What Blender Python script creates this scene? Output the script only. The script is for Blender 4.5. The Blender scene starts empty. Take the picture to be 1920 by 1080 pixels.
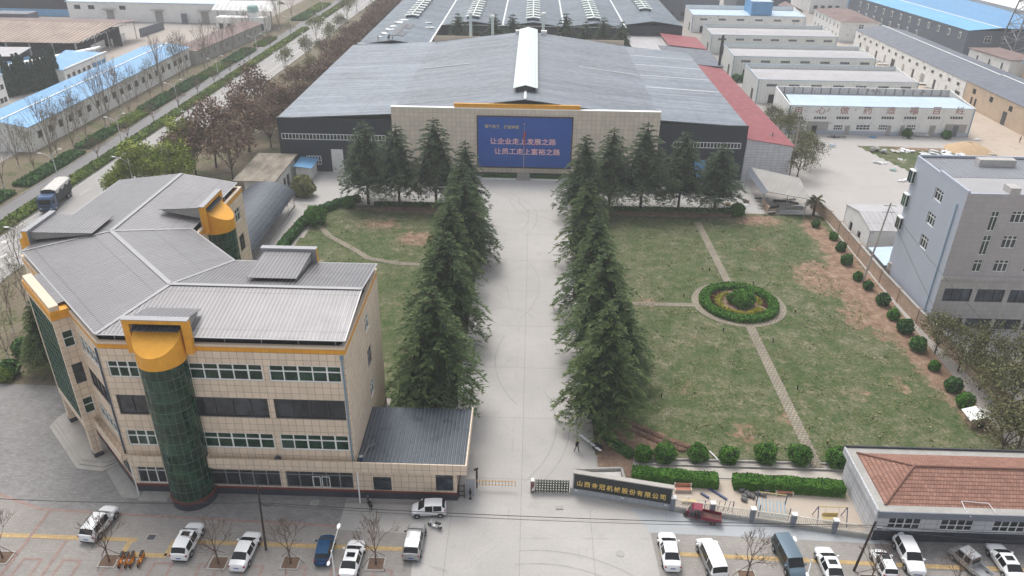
import bpy, math, random
import numpy as np
from mathutils import Vector, Matrix, noise
R = math.radians
random.seed(7)
RNG = np.random.default_rng(7)
SC = bpy.context.scene
COL = SC.collection

# ---------------------------------------------------------------- camera
CAM_H = 60.0
FPX, PIT, ROL, YAW = 1452.378, .496079, .0150178, -.0212674
_cy, _sy = math.cos(YAW), math.sin(YAW)
FW = np.array([_sy*math.cos(PIT), _cy*math.cos(PIT), -math.sin(PIT)])
_rt = np.array([_cy, -_sy, 0.0])
_up = np.cross(_rt, FW)
RT = _rt*math.cos(ROL) + _up*math.sin(ROL)
UP = -_rt*math.sin(ROL) + _up*math.cos(ROL)
cam = bpy.data.objects.new("camera", bpy.data.cameras.new("camera"))
COL.objects.link(cam)
cam.data.sensor_width = 36
cam.data.lens = FPX/1920*36
cam.data.clip_start = .5
cam.data.clip_end = 4000
cam.matrix_world = Matrix(((RT[0], UP[0], -FW[0], 0), (RT[1], UP[1], -FW[1], 0), (RT[2], UP[2], -FW[2], CAM_H), (0, 0, 0, 1)))
SC.camera = cam

# ---------------------------------------------------------------- sky and sun
HAZE = .0005
SUN_EL, SUN_AZ = R(60), R(-24)
w = bpy.data.worlds.new("World"); SC.world = w; w.use_nodes = True
nt = w.node_tree; nt.nodes.clear()
sky = nt.nodes.new('ShaderNodeTexSky'); sky.sky_type = 'NISHITA'; sky.sun_disc = False
sky.sun_elevation = SUN_EL; sky.sun_rotation = SUN_AZ; sky.dust_density = 4.0; sky.air_density = 1.0; sky.ozone_density = 1.0
hs = nt.nodes.new('ShaderNodeHueSaturation'); hs.inputs['Saturation'].default_value = .28
bg = nt.nodes.new('ShaderNodeBackground'); bg.inputs['Strength'].default_value = .145
wo = nt.nodes.new('ShaderNodeOutputWorld')
nt.links.new(sky.outputs[0], hs.inputs['Color']); nt.links.new(hs.outputs[0], bg.inputs['Color']); nt.links.new(bg.outputs[0], wo.inputs['Surface'])
sl = bpy.data.lights.new("sun", 'SUN'); sl.energy = .95; sl.angle = R(26); sl.color = (1, .95, .88)
so = bpy.data.objects.new("sun", sl); COL.objects.link(so)
sd = Vector((math.sin(SUN_AZ)*math.cos(SUN_EL), math.cos(SUN_AZ)*math.cos(SUN_EL), math.sin(SUN_EL)))
so.rotation_euler = sd.to_track_quat('Z', 'Y').to_euler()
SC.view_settings.view_transform = 'Standard'; SC.view_settings.look = 'None'
SC.view_settings.exposure = .64; SC.view_settings.gamma = 1.0
SC.view_settings.use_curve_mapping = False
SC.cycles.max_bounces = 6; SC.cycles.volume_bounces = 0

# ---------------------------------------------------------------- layout: a pixel of the survey photo to a world point on a level or a wall plane
def ray(px, py):
    return FW + RT*(px-960)/FPX - UP*(py-540)/FPX
def g(px, py, z=0.0):
    d = ray(px, py); t = (z-CAM_H)/d[2]
    return (float(d[0]*t), float(d[1]*t))
def ony(px, py, Y):
    d = ray(px, py); t = Y/d[1]
    return (float(d[0]*t), float(CAM_H+d[2]*t))
def onx(px, py, X):
    d = ray(px, py); t = X/d[0]
    return (float(d[1]*t), float(CAM_H+d[2]*t))

# ---------------------------------------------------------------- materials
class NT:
    def __init__(s, name):
        s.m = bpy.data.materials.new(name); s.m.use_nodes = True
        s.t = s.m.node_tree; s.b = s.t.nodes['Principled BSDF']
    def n(s, typ, **kw):
        nd = s.t.nodes.new(typ)
        for k, v in kw.items():
            if k in nd.inputs: s.setin(nd.inputs[k], v)
            elif hasattr(nd, k): setattr(nd, k, v)
        return nd
    def setin(s, i, v):
        if isinstance(v, bpy.types.NodeSocket): s.t.links.new(v, i)
        elif isinstance(v, tuple) and len(v) == 3 and i.type == 'RGBA': i.default_value = (*v, 1)
        else: i.default_value = v
    def math(s, op, a, b=0.0, c=0.0, clamp=False):
        nd = s.t.nodes.new('ShaderNodeMath'); nd.operation = op; nd.use_clamp = clamp
        for i, v in enumerate((a, b, c)): s.setin(nd.inputs[i], v)
        return nd.outputs[0]
    def mix(s, f, a, b, mode='MIX'):
        nd = s.t.nodes.new('ShaderNodeMix'); nd.data_type = 'RGBA'; nd.blend_type = mode
        s.setin(nd.inputs[0], f); s.setin(nd.inputs[6], a); s.setin(nd.inputs[7], b)
        return nd.outputs[2]
    def pos(s):
        return s.n('ShaderNodeNewGeometry').outputs['Position']
    def uv(s):
        return s.n('ShaderNodeUVMap', uv_map='UVMap').outputs[0]
    def noise(s, vec, scale, detail=3, rough=.55, sx=1, sy=1, sz=1):
        if (sx, sy, sz) != (1, 1, 1):
            vec = s.n('ShaderNodeMapping', Vector=vec, Scale=(sx, sy, sz)).outputs[0]
        return s.n('ShaderNodeTexNoise', Vector=vec, Scale=scale, Detail=detail, Roughness=rough).outputs['Fac']
    def ramp(s, f, stops):
        nd = s.t.nodes.new('ShaderNodeValToRGB'); s.setin(nd.inputs[0], f)
        e = nd.color_ramp.elements
        while len(e) < len(stops): e.new(.5)
        for q, (p, c) in zip(e, stops):
            q.position = p; q.color = (*c, 1) if len(c) == 3 else c
        return nd.outputs[0]
    def rng(s, f, a, b, c=0.0, d=1.0):
        nd = s.n('ShaderNodeMapRange'); nd.clamp = True
        for i, v in enumerate((f, a, b, c, d)): s.setin(nd.inputs[i], v)
        return nd.outputs[0]
    def out(s, col=None, rough=None, metal=None, bump=None, bs=.3, bd=.05, spec=None):
        if col is not None: s.setin(s.b.inputs['Base Color'], col)
        if rough is not None: s.setin(s.b.inputs['Roughness'], rough)
        if metal is not None: s.setin(s.b.inputs['Metallic'], metal)
        if spec is not None: s.b.inputs['Specular IOR Level'].default_value = spec
        if bump is not None:
            bn = s.n('ShaderNodeBump', Height=bump, Strength=bs, Distance=bd)
            s.t.links.new(bn.outputs[0], s.b.inputs['Normal'])
        return s.m

def var(s, col, amt, scale, seed=0.0, streak=False):
    p = s.pos()
    a = s.noise(p, scale, 4)
    b = s.noise(p, scale*7.3, 3)
    if streak: b = s.noise(p, scale*4, 3, .6, 1, 1, .12)
    f = s.math('ADD', s.math('MULTIPLY', a, .65), s.math('MULTIPLY', b, .35))
    v = s.rng(f, .32, .68, 1-amt, 1+amt)
    return s.mix(1.0, col, s.n('ShaderNodeCombineColor', Red=v, Green=v, Blue=v).outputs[0], 'MULTIPLY')

def plain(name, col, rough=.75, metal=0.0, amt=.12, scale=.5, spec=.4, streak=False):
    s = NT(name)
    return s.out(var(s, col, amt, scale, streak=streak), rough, metal, spec=spec)

def tiled(name, col, line, w_, h_, mort=.02, rough=.6, amt=.07, off=0.0, per=.06, scale=.4, spec=.35, streak=True):
    s = NT(name)
    c2 = tuple(min(1, x*(1+per)) for x in col); c1 = tuple(x*(1-per) for x in col)
    b = s.n('ShaderNodeTexBrick', Vector=s.uv(), Color1=c1, Color2=c2, Mortar=line, Scale=1.0)
    b.offset = off; b.inputs['Mortar Size'].default_value = mort; b.inputs['Mortar Smooth'].default_value = .3
    b.inputs['Brick Width'].default_value = w_; b.inputs['Row Height'].default_value = h_
    return s.out(var(s, b.outputs['Color'], amt, scale, streak=streak), rough, 0.0, bump=b.outputs['Fac'], bs=-.2, bd=.02, spec=spec)

def ribbed(name, col, pitch, rough=.45, metal=.35, amt=.1, dark=.75, depth=.03, scale=.12, sheet=0.0, along='u', lines=0.0):
    """profiled sheet: ribs follow the slope, a little weathering, overlap lines across"""
    s = NT(name)
    sep = s.n('ShaderNodeSeparateXYZ', Vector=s.uv())
    u = sep.outputs[0] if along == 'u' else sep.outputs[1]
    v_ = sep.outputs[1] if along == 'u' else sep.outputs[0]
    ph = s.math('MULTIPLY', u, 2*math.pi/pitch)
    sn = s.math('SINE', ph)
    prof = s.rng(sn, -.2, .75, 0, 1)
    vv = s.rng(prof, 0, 1, dark, 1.0)
    c = s.mix(1.0, col, s.n('ShaderNodeCombineColor', Red=vv, Green=vv, Blue=vv).outputs[0], 'MULTIPLY')
    # streaks down the slope and broad patches
    st = s.noise(s.n('ShaderNodeCombineXYZ', X=s.math('MULTIPLY', u, 1.4), Y=s.math('MULTIPLY', v_, .06)).outputs[0], 1.0, 4, .65)
    st = s.rng(st, .3, .7, 1-amt*.9, 1+amt*.9)
    c = s.mix(1.0, c, s.n('ShaderNodeCombineColor', Red=st, Green=st, Blue=st).outputs[0], 'MULTIPLY')
    if lines:
        l1 = s.noise(s.n('ShaderNodeCombineXYZ', X=s.math('MULTIPLY', u, 1.1), Y=s.math('MULTIPLY', v_, .014)).outputs[0], 1.0, 5, .8)
        l2 = s.noise(s.n('ShaderNodeCombineXYZ', X=s.math('MULTIPLY', u, .16), Y=s.math('MULTIPLY', v_, .03)).outputs[0], 1.0, 3, .6)
        l1 = s.rng(s.math('ADD', s.math('MULTIPLY', l1, .7), s.math('MULTIPLY', l2, .3)), .36, .62, 1-lines, 1+lines)
        c = s.mix(1.0, c, s.n('ShaderNodeCombineColor', Red=l1, Green=l1, Blue=l1).outputs[0], 'MULTIPLY')
    c = var(s, c, amt, scale)
    if sheet:
        fr = s.math('FRACT', s.math('DIVIDE', v_, sheet))
        ln = s.math('LESS_THAN', fr, .12/sheet)
        c = s.mix(s.math('MULTIPLY', ln, .35), c, (.03, .035, .04))
    rr = s.rng(s.noise(s.pos(), .6, 3), .3, .7, rough*.8, rough*1.25)
    return s.out(c, rr, metal, bump=prof, bs=.8, bd=depth, spec=.4)

def glass(name, col, rough=.08, spec=.6):
    s = NT(name)
    n1 = s.noise(s.pos(), .55, 3, .6)
    c = s.mix(s.rng(n1, .45, .62, 0, 1), col, tuple(min(1, x*2.1+.012) for x in col))  # lighter noise patches in the colour stand in for reflections
    bn = s.noise(s.pos(), .8, 2)
    return s.out(c, rough, 0.0, bump=bn, bs=.06, bd=.1, spec=spec)

def leafy(name, cols, rough=.7, scale=.35, trans=.0):
    s = NT(name)
    isl = s.n('ShaderNodeNewGeometry').outputs['Random Per Island']
    n1 = s.noise(s.pos(), scale, 3)
    f = s.math('ADD', s.math('MULTIPLY', isl, .5), s.math('MULTIPLY', s.rng(n1, .3, .7), .5))
    c = s.ramp(f, [(i/(len(cols)-1), c) for i, c in enumerate(cols)])
    m = s.out(c, rough, 0.0, spec=.2)
    return m

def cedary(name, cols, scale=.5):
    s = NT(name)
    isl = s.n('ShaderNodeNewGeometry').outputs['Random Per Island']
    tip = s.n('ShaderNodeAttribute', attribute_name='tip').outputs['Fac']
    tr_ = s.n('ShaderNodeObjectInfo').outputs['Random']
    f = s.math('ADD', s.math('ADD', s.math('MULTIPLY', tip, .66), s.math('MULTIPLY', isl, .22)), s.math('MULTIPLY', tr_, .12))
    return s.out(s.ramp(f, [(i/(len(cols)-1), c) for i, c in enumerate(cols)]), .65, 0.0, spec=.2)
M = {}
M['beige_tile'] = tiled('beige wall tile', (.74, .61, .475), (.33, .25, .19), .8, .8, .026, .5, .05)
M['beige_tile_small'] = tiled('beige facade tile', (.70, .615, .50), (.42, .365, .30), 1.0, 1.0, .03, .5, .04)
M['beige'] = plain('beige cladding', (.68, .55, .42), .6, 0, .06)
M['orange'] = plain('orange painted cladding', (.76, .36, .03), .5, 0, .12, 1.2, streak=True)
M['orange_tile'] = tiled('orange cladding', (.74, .34, .03), (.40, .16, .015), .8, .7, .014, .5, .06)
M['darkbase'] = tiled('dark slate plinth', (.045, .052, .068), (.02, .022, .028), .8, .8, .012, .45, .12)
M['redline'] = plain('dark red trim', (.17, .035, .028), .5)
M['office_roof'] = ribbed('grey profiled roof sheet', (.25, .245, .255), .42, .36, .45, .07, .62, .05, .2, 6.0)
M['roof_trim'] = plain('light roof flashing', (.30, .30, .31), .4, .3, .06)
M['dark_roof'] = ribbed('dark blue profiled roof', (.075, .095, .12), .42, .3, .3, .12, .5, .05, .3)
M['black'] = plain('black recess shade', (.015, .015, .017), .8)  # flat black, painted where gaps and openings lie in shade
M['darkgrey'] = plain('dark grey metal', (.05, .055, .065), .5, .2)
M['white'] = plain('white paint', (.84, .84, .82), .5, 0, .06)
M['frame_white'] = plain('white window frame', (.84, .85, .84), .4, 0, .04)
M['frame_grey'] = plain('grey window frame', (.30, .31, .33), .4, .2, .05)
M['frame_dark'] = plain('dark window frame', (.05, .055, .065), .4, .2, .05)
M['green_glass'] = glass('green glass', (.003, .024, .012), .08, .4)
M['green_glass2'] = glass('deep green glass', (.002, .028, .014), .05, .5)
M['dark_glass'] = glass('dark glass', (.018, .022, .026))
M['blue_glass'] = glass('blue grey glass', (.03, .042, .055))
M['mullion'] = plain('green mullion', (.10, .18, .14), .4, .2, .05)
M['fac_roof'] = ribbed('blue grey factory roof', (.175, .20, .235), .9, .5, .1, .08, .80, .03, .05, 12.0, 'u', .45)
M['fac_roof_far'] = ribbed('factory hall roof', (.115, .15, .185), .9, .55, .1, .08, .82, .03, .05, 12.0, 'u', .5)
M['fac_side_roof'] = ribbed('side hall roof', (.19, .222, .26), .9, .5, .1, .08, .85, .03, .05, 12.0, 'u', .5)
M['navy_wall'] = ribbed('dark navy cladding', (.028, .038, .052), .5, .5, .15, .08, .75, .02, .3)
M['skylight'] = plain('pale ridge vent sheet', (.60, .68, .64), .5, 0, .07, .3)
M['sky_panel'] = plain('white skylight strip', (.66, .70, .70), .5, 0, .07, .3)
M['red_roof'] = ribbed('faded red roof sheet', (.30, .075, .085), .8, .6, .05, .12, .85, .03, .15, 9.0)
M['white_block'] = tiled('painted block wall', (.56, .57, .60), (.34, .35, .38), 1.2, .6, .04, .8, .08)
s = NT('weathered white wall'); cc = var(s, (.76, .76, .74), .10, .25, streak=True)
pe = s.rng(s.noise(s.pos(), .55, 6, .75), .60, .63, 0, .75); M['white_wall'] = s.out(s.mix(pe, cc, (.36, .29, .24)), .85)
M['cream_wall'] = ribbed('cream profiled wall', (.68, .70, .67), .9, .6, .05, .06, .93, .01, .2)
M['bluetrim'] = plain('pale blue trim', (.28, .42, .56), .5)
M['pale_blue_roof'] = ribbed('pale blue roof sheet', (.52, .64, .74), .8, .5, .1, .07, .9, .03, .2, 7.0)
M['bright_blue_roof'] = ribbed('bright blue roof sheet', (.16, .44, .70), .9, .5, .05, .10, .92, .03, .08, 8.0)
M['mid_blue_roof'] = ribbed('blue roof sheet', (.16, .37, .62), .9, .5, .05, .10, .92, .03, .08, 8.0)
M['blue_paint'] = ribbed('blue cladding', (.13, .33, .58), .8, .6, .05, .10, .9, .02, .2)
M['grey_roof'] = ribbed('grey roof sheet', (.44, .43, .44), .9, .6, .05, .09, .92, .03, .2, 8.0)
M['slate_roof'] = ribbed('slate grey roof', (.14, .155, .19), .8, .5, .1, .10, .85, .03, .1, 8.0)
M['brown_roof'] = ribbed('brown roof', (.24, .17, .155), .8, .8, .0, .16, .8, .03, .2)
M['rust_roof'] = ribbed('rusty sheet roof', (.42, .33, .27), 1.6, .8, .0, .25, .55, .05, .12)
M['brick_wall'] = tiled('brick boundary wall', (.40, .27, .19), (.50, .42, .34), .5, .18, .02, .9, .18, .5, .15, .5)
M['bare_brick'] = tiled('pale brick wall', (.50, .38, .27), (.56, .48, .38), .5, .2, .02, .9, .12, .5, .12, .3)
M['concrete_wall'] = plain('bare concrete', (.36, .35, .33), .9, 0, .15, .8, streak=True)
M['grey_render'] = plain('grey rendered wall', (.33, .33, .33), .9, 0, .1, .5)
M['grey_clad'] = ribbed('grey cladding', (.13, .15, .18), .7, .6, .1, .08, .88, .02, .1)
M['bluegrey_wall'] = plain('blue grey painted wall', (.42, .455, .53), .7, 0, .045, .15, streak=True)
M['greytile'] = tiled('grey stone panels', (.44, .41, .41), (.31, .29, .295), 1.0, .75, .018, .5, .05, 0, .04)
M['greytile2'] = tiled('pale stone cladding', (.46, .44, .42), (.27, .26, .25), .9, .8, .016, .5, .06, 0, .06)
M['bg_roof'] = ribbed('grey office roof sheet', (.25, .26, .29), .6, .5, .1, .08, .8, .03, .2)
M['flat_roof'] = plain('grey roof membrane', (.36, .36, .37), .8, 0, .08, .3)
M['bark'] = plain('bark', (.075, .055, .042), .95, 0, .25, 2.0)
M['bark_pale'] = plain('pale grey bark', (.25, .20, .165), .95, 0, .2, 2.0)
M['twig'] = plain('reddish twigs', (.16, .11, .085), .95, 0, .2, 2.0)
M['whitewash'] = plain('lime washed trunk', (.6, .6, .57), .9)
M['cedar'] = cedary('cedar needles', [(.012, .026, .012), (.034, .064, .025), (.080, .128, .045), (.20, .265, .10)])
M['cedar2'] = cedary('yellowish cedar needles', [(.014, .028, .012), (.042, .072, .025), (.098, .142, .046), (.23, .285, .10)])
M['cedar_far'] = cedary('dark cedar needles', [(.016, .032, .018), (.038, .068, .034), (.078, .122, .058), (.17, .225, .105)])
M['box'] = leafy('clipped box leaves', [(.02, .065, .008), (.05, .145, .016), (.09, .22, .028), (.15, .30, .05)], scale=1.2)
M['hedge_y'] = leafy('yellow green hedge', [(.045, .085, .014), (.11, .18, .026), (.20, .27, .04), (.33, .36, .07)], scale=.12)
M['hedge_d'] = leafy('dark green hedge', [(0.020, 0.051, 0.017), (0.043, 0.111, 0.027), (0.068, 0.170, 0.037), (0.119, 0.238, 0.051)], scale=.3)
M['yellow_leaf'] = leafy('golden privet leaves', [(.20, .19, .01), (.27, .26, .03), (.36, .33, .04)], scale=2)
M['maroon_leaf'] = leafy('purple barberry leaves', [(.05, .016, .016), (.08, .025, .022), (.12, .05, .03)], scale=2)
M['brown_leaf'] = leafy('russet leaves', [(.10, .060, .042), (.16, .10, .068), (.23, .155, .10), (.33, .25, .17)], scale=.3)
M['lime_leaf'] = leafy('lime green spring leaves', [(.08, .12, .018), (.16, .22, .03), (.27, .32, .045), (.38, .39, .09)], scale=.4)
M['olive_leaf'] = leafy('olive grey leaves', [(.06, .072, .03), (.11, .12, .05), (.17, .17, .075), (.24, .22, .11)], scale=.4)
M['willow_leaf'] = leafy('pale willow leaves', [(.14, .15, .06), (.22, .23, .10), (.31, .31, .15)], scale=.4)
M['cypress'] = leafy('cypress foliage', [(0.018, 0.042, 0.026), (0.031, 0.065, 0.036), (0.046, 0.086, 0.047)], scale=.4)
M['grassblade'] = leafy('grass tufts', [(.09, .14, .04), (.15, .19, .06), (.25, .24, .12), (.36, .32, .20)], scale=.25)
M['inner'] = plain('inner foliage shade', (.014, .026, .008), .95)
M['twigs_inner'] = plain('inner twigs', (.05, .04, .03), .95)
M['steel'] = plain('galvanised steel', (.45, .46, .47), .35, .7, .08)
M['whitemetal'] = plain('white lamp metal', (.75, .76, .76), .35, .1, .05)
M['black_iron'] = plain('black iron', (.025, .028, .03), .5, .3)
M['green_iron'] = plain('dark green gate metal', (.012, .035, .024), .6, 0)
M['gold'] = plain('gold lettering', (.80, .56, .16), .35, .15, .04)
M['granite'] = tiled('grey granite', (.36, .38, .41), (.25, .26, .28), .62, .7, .02, .6, .08)
M['black_granite'] = plain('black granite', (.022, .026, .028), .25, 0, .2, 3.0)
M['wood'] = plain('weathered wood pole', (.045, .032, .028), .9)
M['pole_conc'] = plain('concrete pole', (.42, .38, .35), .9)
M['orangepaint'] = plain('orange white barrier paint', (.72, .42, .14), .5)
M['screen_blue'] = None
s = NT('blue painted board'); cc = var(s, (.008, .09, .40), .08, .8)
M['screen_blue'] = s.out(cc, .5, 0, spec=.4)
M['letter_white'] = plain('white lettering', (.88, .70, .76), .5)
M['letter_red'] = plain('red lettering', (.62, .03, .10), .5)
M['letter_gold'] = plain('yellow lettering', (.62, .48, .22), .5)
M['faded_red'] = plain('faded red lettering', (.36, .17, .15), .9, 0, .3, 3.0)
M['tyre'] = plain('tyre rubber', (.02, .02, .021), .85)
M['rim'] = plain('alloy rim', (.42, .43, .45), .35, .6)
M['car_white'] = plain('white car paint', (.85, .86, .87), .22, 0, .02)
M['car_silver'] = plain('silver car paint', (.42, .43, .44), .3, .5, .03)
M['car_blue'] = plain('blue car paint', (.012, .07, .17), .22, .2, .03)
M['car_bluegrey'] = plain('blue grey van paint', (.13, .185, .23), .3, .3, .03)
M['car_greygreen'] = plain('grey green van sides', (.045, .06, .06), .35, .2, .05)
M['carglass'] = plain('tinted car glass', (.012, .014, .016), .06, 0, .1)
M['tail_red'] = plain('red tail lamp', (.30, .01, .015), .2)
M['lamp_clear'] = plain('clear headlamp', (.5, .52, .54), .15, .2)
M['plate_blue'] = plain('blue number plate', (.03, .10, .42), .4)
M['trim_black'] = plain('black plastic trim', (.018, .018, .019), .6)
M['truck_blue'] = plain('truck cab blue', (.035, .085, .19), .35, .1, .1)
M['tarp'] = plain('white tarpaulin', (.62, .60, .57), .7, 0, .18, 1.2)
M['tarp_dark'] = plain('dark tarpaulin', (.035, .045, .045), .8, 0, .2, 1.0)
M['trike_red'] = plain('crimson tricycle paint', (.20, .012, .04), .4, 0, .1, 2)
M['cargo_dirty'] = plain('dusty cargo bed', (.14, .07, .06), .9, 0, .3, 2)
M['bike_orange'] = plain('orange scooter body', (.70, .26, .02), .4)
M['skin'] = plain('skin', (.42, .25, .18), .6)
M['cloth_black'] = plain('black clothing', (.018, .018, .022), .85)
M['cloth_dark'] = plain('dark clothing', (.035, .03, .028), .9)
M['hair'] = plain('dark hair', (.015, .012, .01), .7)
M['sand'] = plain('sand', (.50, .36, .22), .95, 0, .15, 1.0)
M['rubble'] = plain('pale rubble', (.55, .53, .50), .9, 0, .25, 1.0)
M['foam'] = plain('white foam board', (.74, .75, .76), .7, 0, .08)
M['solar'] = plain('solar panel', (.012, .016, .03), .25, .2, .1)
M['pot'] = plain('grey barrel', (.13, .13, .13), .8)
M['blue_steel'] = plain('blue painted steel', (.06, .08, .17), .5)
M['yellow_paint'] = plain('yellow painted steel', (.56, .44, .20), .5)
M['slats'] = plain('salmon bench slats', (.50, .22, .15), .6)
M['ltblue_slide'] = plain('pale blue rollers', (.38, .48, .54), .5)
M['cream_fence'] = plain('cream railings', (.72, .68, .60), .6)
M['greypier'] = plain('blue grey pier', (.19, .21, .25), .7)
M['cable'] = plain('black cable', (.02, .02, .02), .7)
M['soil'] = plain('bare soil', (.155, .10, .07), .95, 0, .25, .8)
M['red_flag'] = plain('red flag', (.42, .02, .03), .7)
M['stone'] = plain('kerb stone', (.40, .38, .35), .9, 0, .12)
M['teal'] = plain('teal tank', (.30, .45, .42), .5)
# ---------------------------------------------------------------- mesh helpers
def wloc(o):
    v = Vector((0, 0, 0))
    while o is not None:
        v += o.location; o = o.parent
    return v
def tag(o, label=None, cat=None, group=None, kind=None):
    if label: o['label'] = label
    if cat: o['category'] = cat
    if group: o['group'] = group
    if kind: o['kind'] = kind
    return o
def thing(name, label, cat, loc=(0, 0, 0), group=None):
    o = bpy.data.objects.new(name, None); COL.objects.link(o)
    o.location = loc; o.empty_display_size = .3
    return tag(o, label, cat, group)
class MB:
    def __init__(s): s.v = []; s.f = []; s.sm = False
    def poly(s, pts):
        b = len(s.v); s.v += [tuple(map(float, p)) for p in pts]; s.f.append(tuple(range(b, b+len(pts)))); return s
    def mesh(s, vs, fs):
        b = len(s.v); s.v += [tuple(map(float, p)) for p in vs]; s.f += [tuple(b+i for i in f) for f in fs]; return s
    def box(s, x0, y0, z0, x1, y1, z1):
        x0, x1 = sorted((x0, x1)); y0, y1 = sorted((y0, y1)); z0, z1 = sorted((z0, z1))
        return s.mesh([(x0,y0,z0),(x1,y0,z0),(x1,y1,z0),(x0,y1,z0),(x0,y0,z1),(x1,y0,z1),(x1,y1,z1),(x0,y1,z1)],
                      [(0,3,2,1),(4,5,6,7),(0,1,5,4),(1,2,6,5),(2,3,7,6),(3,0,4,7)])
    def prism(s, pts, z0, z1):
        n = len(pts)
        a = sum(pts[i][0]*pts[(i+1)%n][1]-pts[(i+1)%n][0]*pts[i][1] for i in range(n))
        if a < 0: pts = pts[::-1]
        vs = [(x, y, z0) for x, y in pts]+[(x, y, z1) for x, y in pts]
        return s.mesh(vs, [tuple(range(n-1, -1, -1)), tuple(range(n, 2*n))]+[(i, (i+1)%n, (i+1)%n+n, i+n) for i in range(n)])
    def slab(s, pts, th):
        """closed slab under a (planar) polygon given counter-clockwise from above"""
        n = len(pts); vs = [tuple(p) for p in pts]+[(p[0], p[1], p[2]-th) for p in pts]
        return s.mesh(vs, [tuple(range(n)), tuple(range(2*n-1, n-1, -1))]+[(i, i+n, (i+1)%n+n, (i+1)%n) for i in range(n)])
    def tube(s, p0, p1, r0, r1=None, n=6, caps=True):
        r1 = r0 if r1 is None else r1
        p0 = Vector(p0); p1 = Vector(p1); d = (p1-p0)
        if d.length < 1e-6: return s
        d.normalize(); a = d.orthogonal().normalized(); b = d.cross(a)
        vs = []
        for p, r in ((p0, r0), (p1, r1)):
            for i in range(n):
                t = 2*math.pi*i/n; vs.append(p+a*(r*math.cos(t))+b*(r*math.sin(t)))
        fs = [(i, (i+1)%n, (i+1)%n+n, i+n) for i in range(n)]
        if caps: fs += [tuple(range(n-1, -1, -1)), tuple(range(n, 2*n))]
        return s.mesh(vs, fs)
    def path(s, pts, r, n=5):
        for a, b in zip(pts, pts[1:]): s.tube(a, b, r, r, n)
        return s
    def bar(s, p0, p1, w_, h_):
        """rectangular bar between two points, w_ across, h_ up"""
        p0 = Vector(p0); p1 = Vector(p1); d = (p1-p0).normalized()
        up = Vector((0, 0, 1)) if abs(d.z) < .95 else Vector((0, 1, 0))
        a = d.cross(up).normalized()*(w_/2); b = a.cross(d).normalized()*(h_/2)
        vs = [p+q for p in (p0, p1) for q in (-a-b, a-b, a+b, -a+b)]
        return s.mesh(vs, [(0,1,2,3),(7,6,5,4),(0,4,5,1),(1,5,6,2),(2,6,7,3),(3,7,4,0)])
    def lathe(s, c, prof, n=16, a0=0, a1=2*math.pi):
        full = abs(a1-a0-2*math.pi) < 1e-6; m = n if full else n+1
        vs = []
        for r, z in prof:
            for i in range(m):
                t = a0+(a1-a0)*i/n; vs.append((c[0]+r*math.cos(t), c[1]+r*math.sin(t), c[2]+z))
        fs = []
        for j in range(len(prof)-1):
            for i in range(n if full else n):
                i2 = (i+1) % m if full else i+1
                fs.append((j*m+i, j*m+i2, (j+1)*m+i2, (j+1)*m+i))
        return s.mesh(vs, fs)
    def disc(s, c, r, n=16, z=0):
        return s.poly([(c[0]+r*math.cos(2*math.pi*i/n), c[1]+r*math.sin(2*math.pi*i/n), c[2]+z) for i in range(n)])
    def ball(s, c, rx, ry=None, rz=None, n=12, jit=0.0, seed=0):
        ry = ry or rx; rz = rz or rx; m = max(4, n//2)
        rn = random.Random(seed)
        vs = [(c[0], c[1], c[2]-rz)]
        for j in range(1, m):
            a = -math.pi/2+math.pi*j/m
            for i in range(n):
                t = 2*math.pi*i/n; k = 1+rn.uniform(-jit, jit)
                vs.append((c[0]+rx*k*math.cos(a)*math.cos(t), c[1]+ry*k*math.cos(a)*math.sin(t), c[2]+rz*k*math.sin(a)))
        vs.append((c[0], c[1], c[2]+rz)); L = len(vs)-1
        fs = [(0, 1+(i+1)%n, 1+i) for i in range(n)]
        for j in range(m-2):
            for i in range(n):
                a = 1+j*n; fs.append((a+i, a+(i+1)%n, a+n+(i+1)%n, a+n+i))
        a = 1+(m-2)*n
        fs += [(a+i, a+(i+1)%n, L) for i in range(n)]
        return s.mesh(vs, fs)
    def wall(s, p0, p1, z0, z1, holes=(), depth=.25):
        """wall skin seen from the right of p0->p1, with real openings and their reveals"""
        p0 = Vector((p0[0], p0[1], 0)); p1 = Vector((p1[0], p1[1], 0)); L = (p1-p0).length
        t = (p1-p0).normalized(); nin = Vector((-t.y, t.x, 0))*depth
        us = sorted({0, L}|{h[0] for h in holes}|{h[1] for h in holes}); zs = sorted({z0, z1}|{h[2] for h in holes}|{h[3] for h in holes})
        P = lambda u, z, i=0: p0+t*u+nin*i+Vector((0, 0, z))
        for a, b in zip(us, us[1:]):
            for c, d in zip(zs, zs[1:]):
                mu, mz = (a+b)/2, (c+d)/2
                if any(h[0] < mu < h[1] and h[2] < mz < h[3] for h in holes): continue
                s.poly([P(a, c), P(b, c), P(b, d), P(a, d)])
        for a, b, c, d in holes:
            s.poly([P(a, c), P(b, c), P(b, c, 1), P(a, c, 1)]); s.poly([P(a, d, 1), P(b, d, 1), P(b, d), P(a, d)])
            s.poly([P(a, c), P(a, c, 1), P(a, d, 1), P(a, d)]); s.poly([P(b, c, 1), P(b, c), P(b, d), P(b, d, 1)])
        return s
    def xf(s, mat):
        s.v = [tuple(mat @ Vector(p)) for p in s.v]; return s
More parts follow.
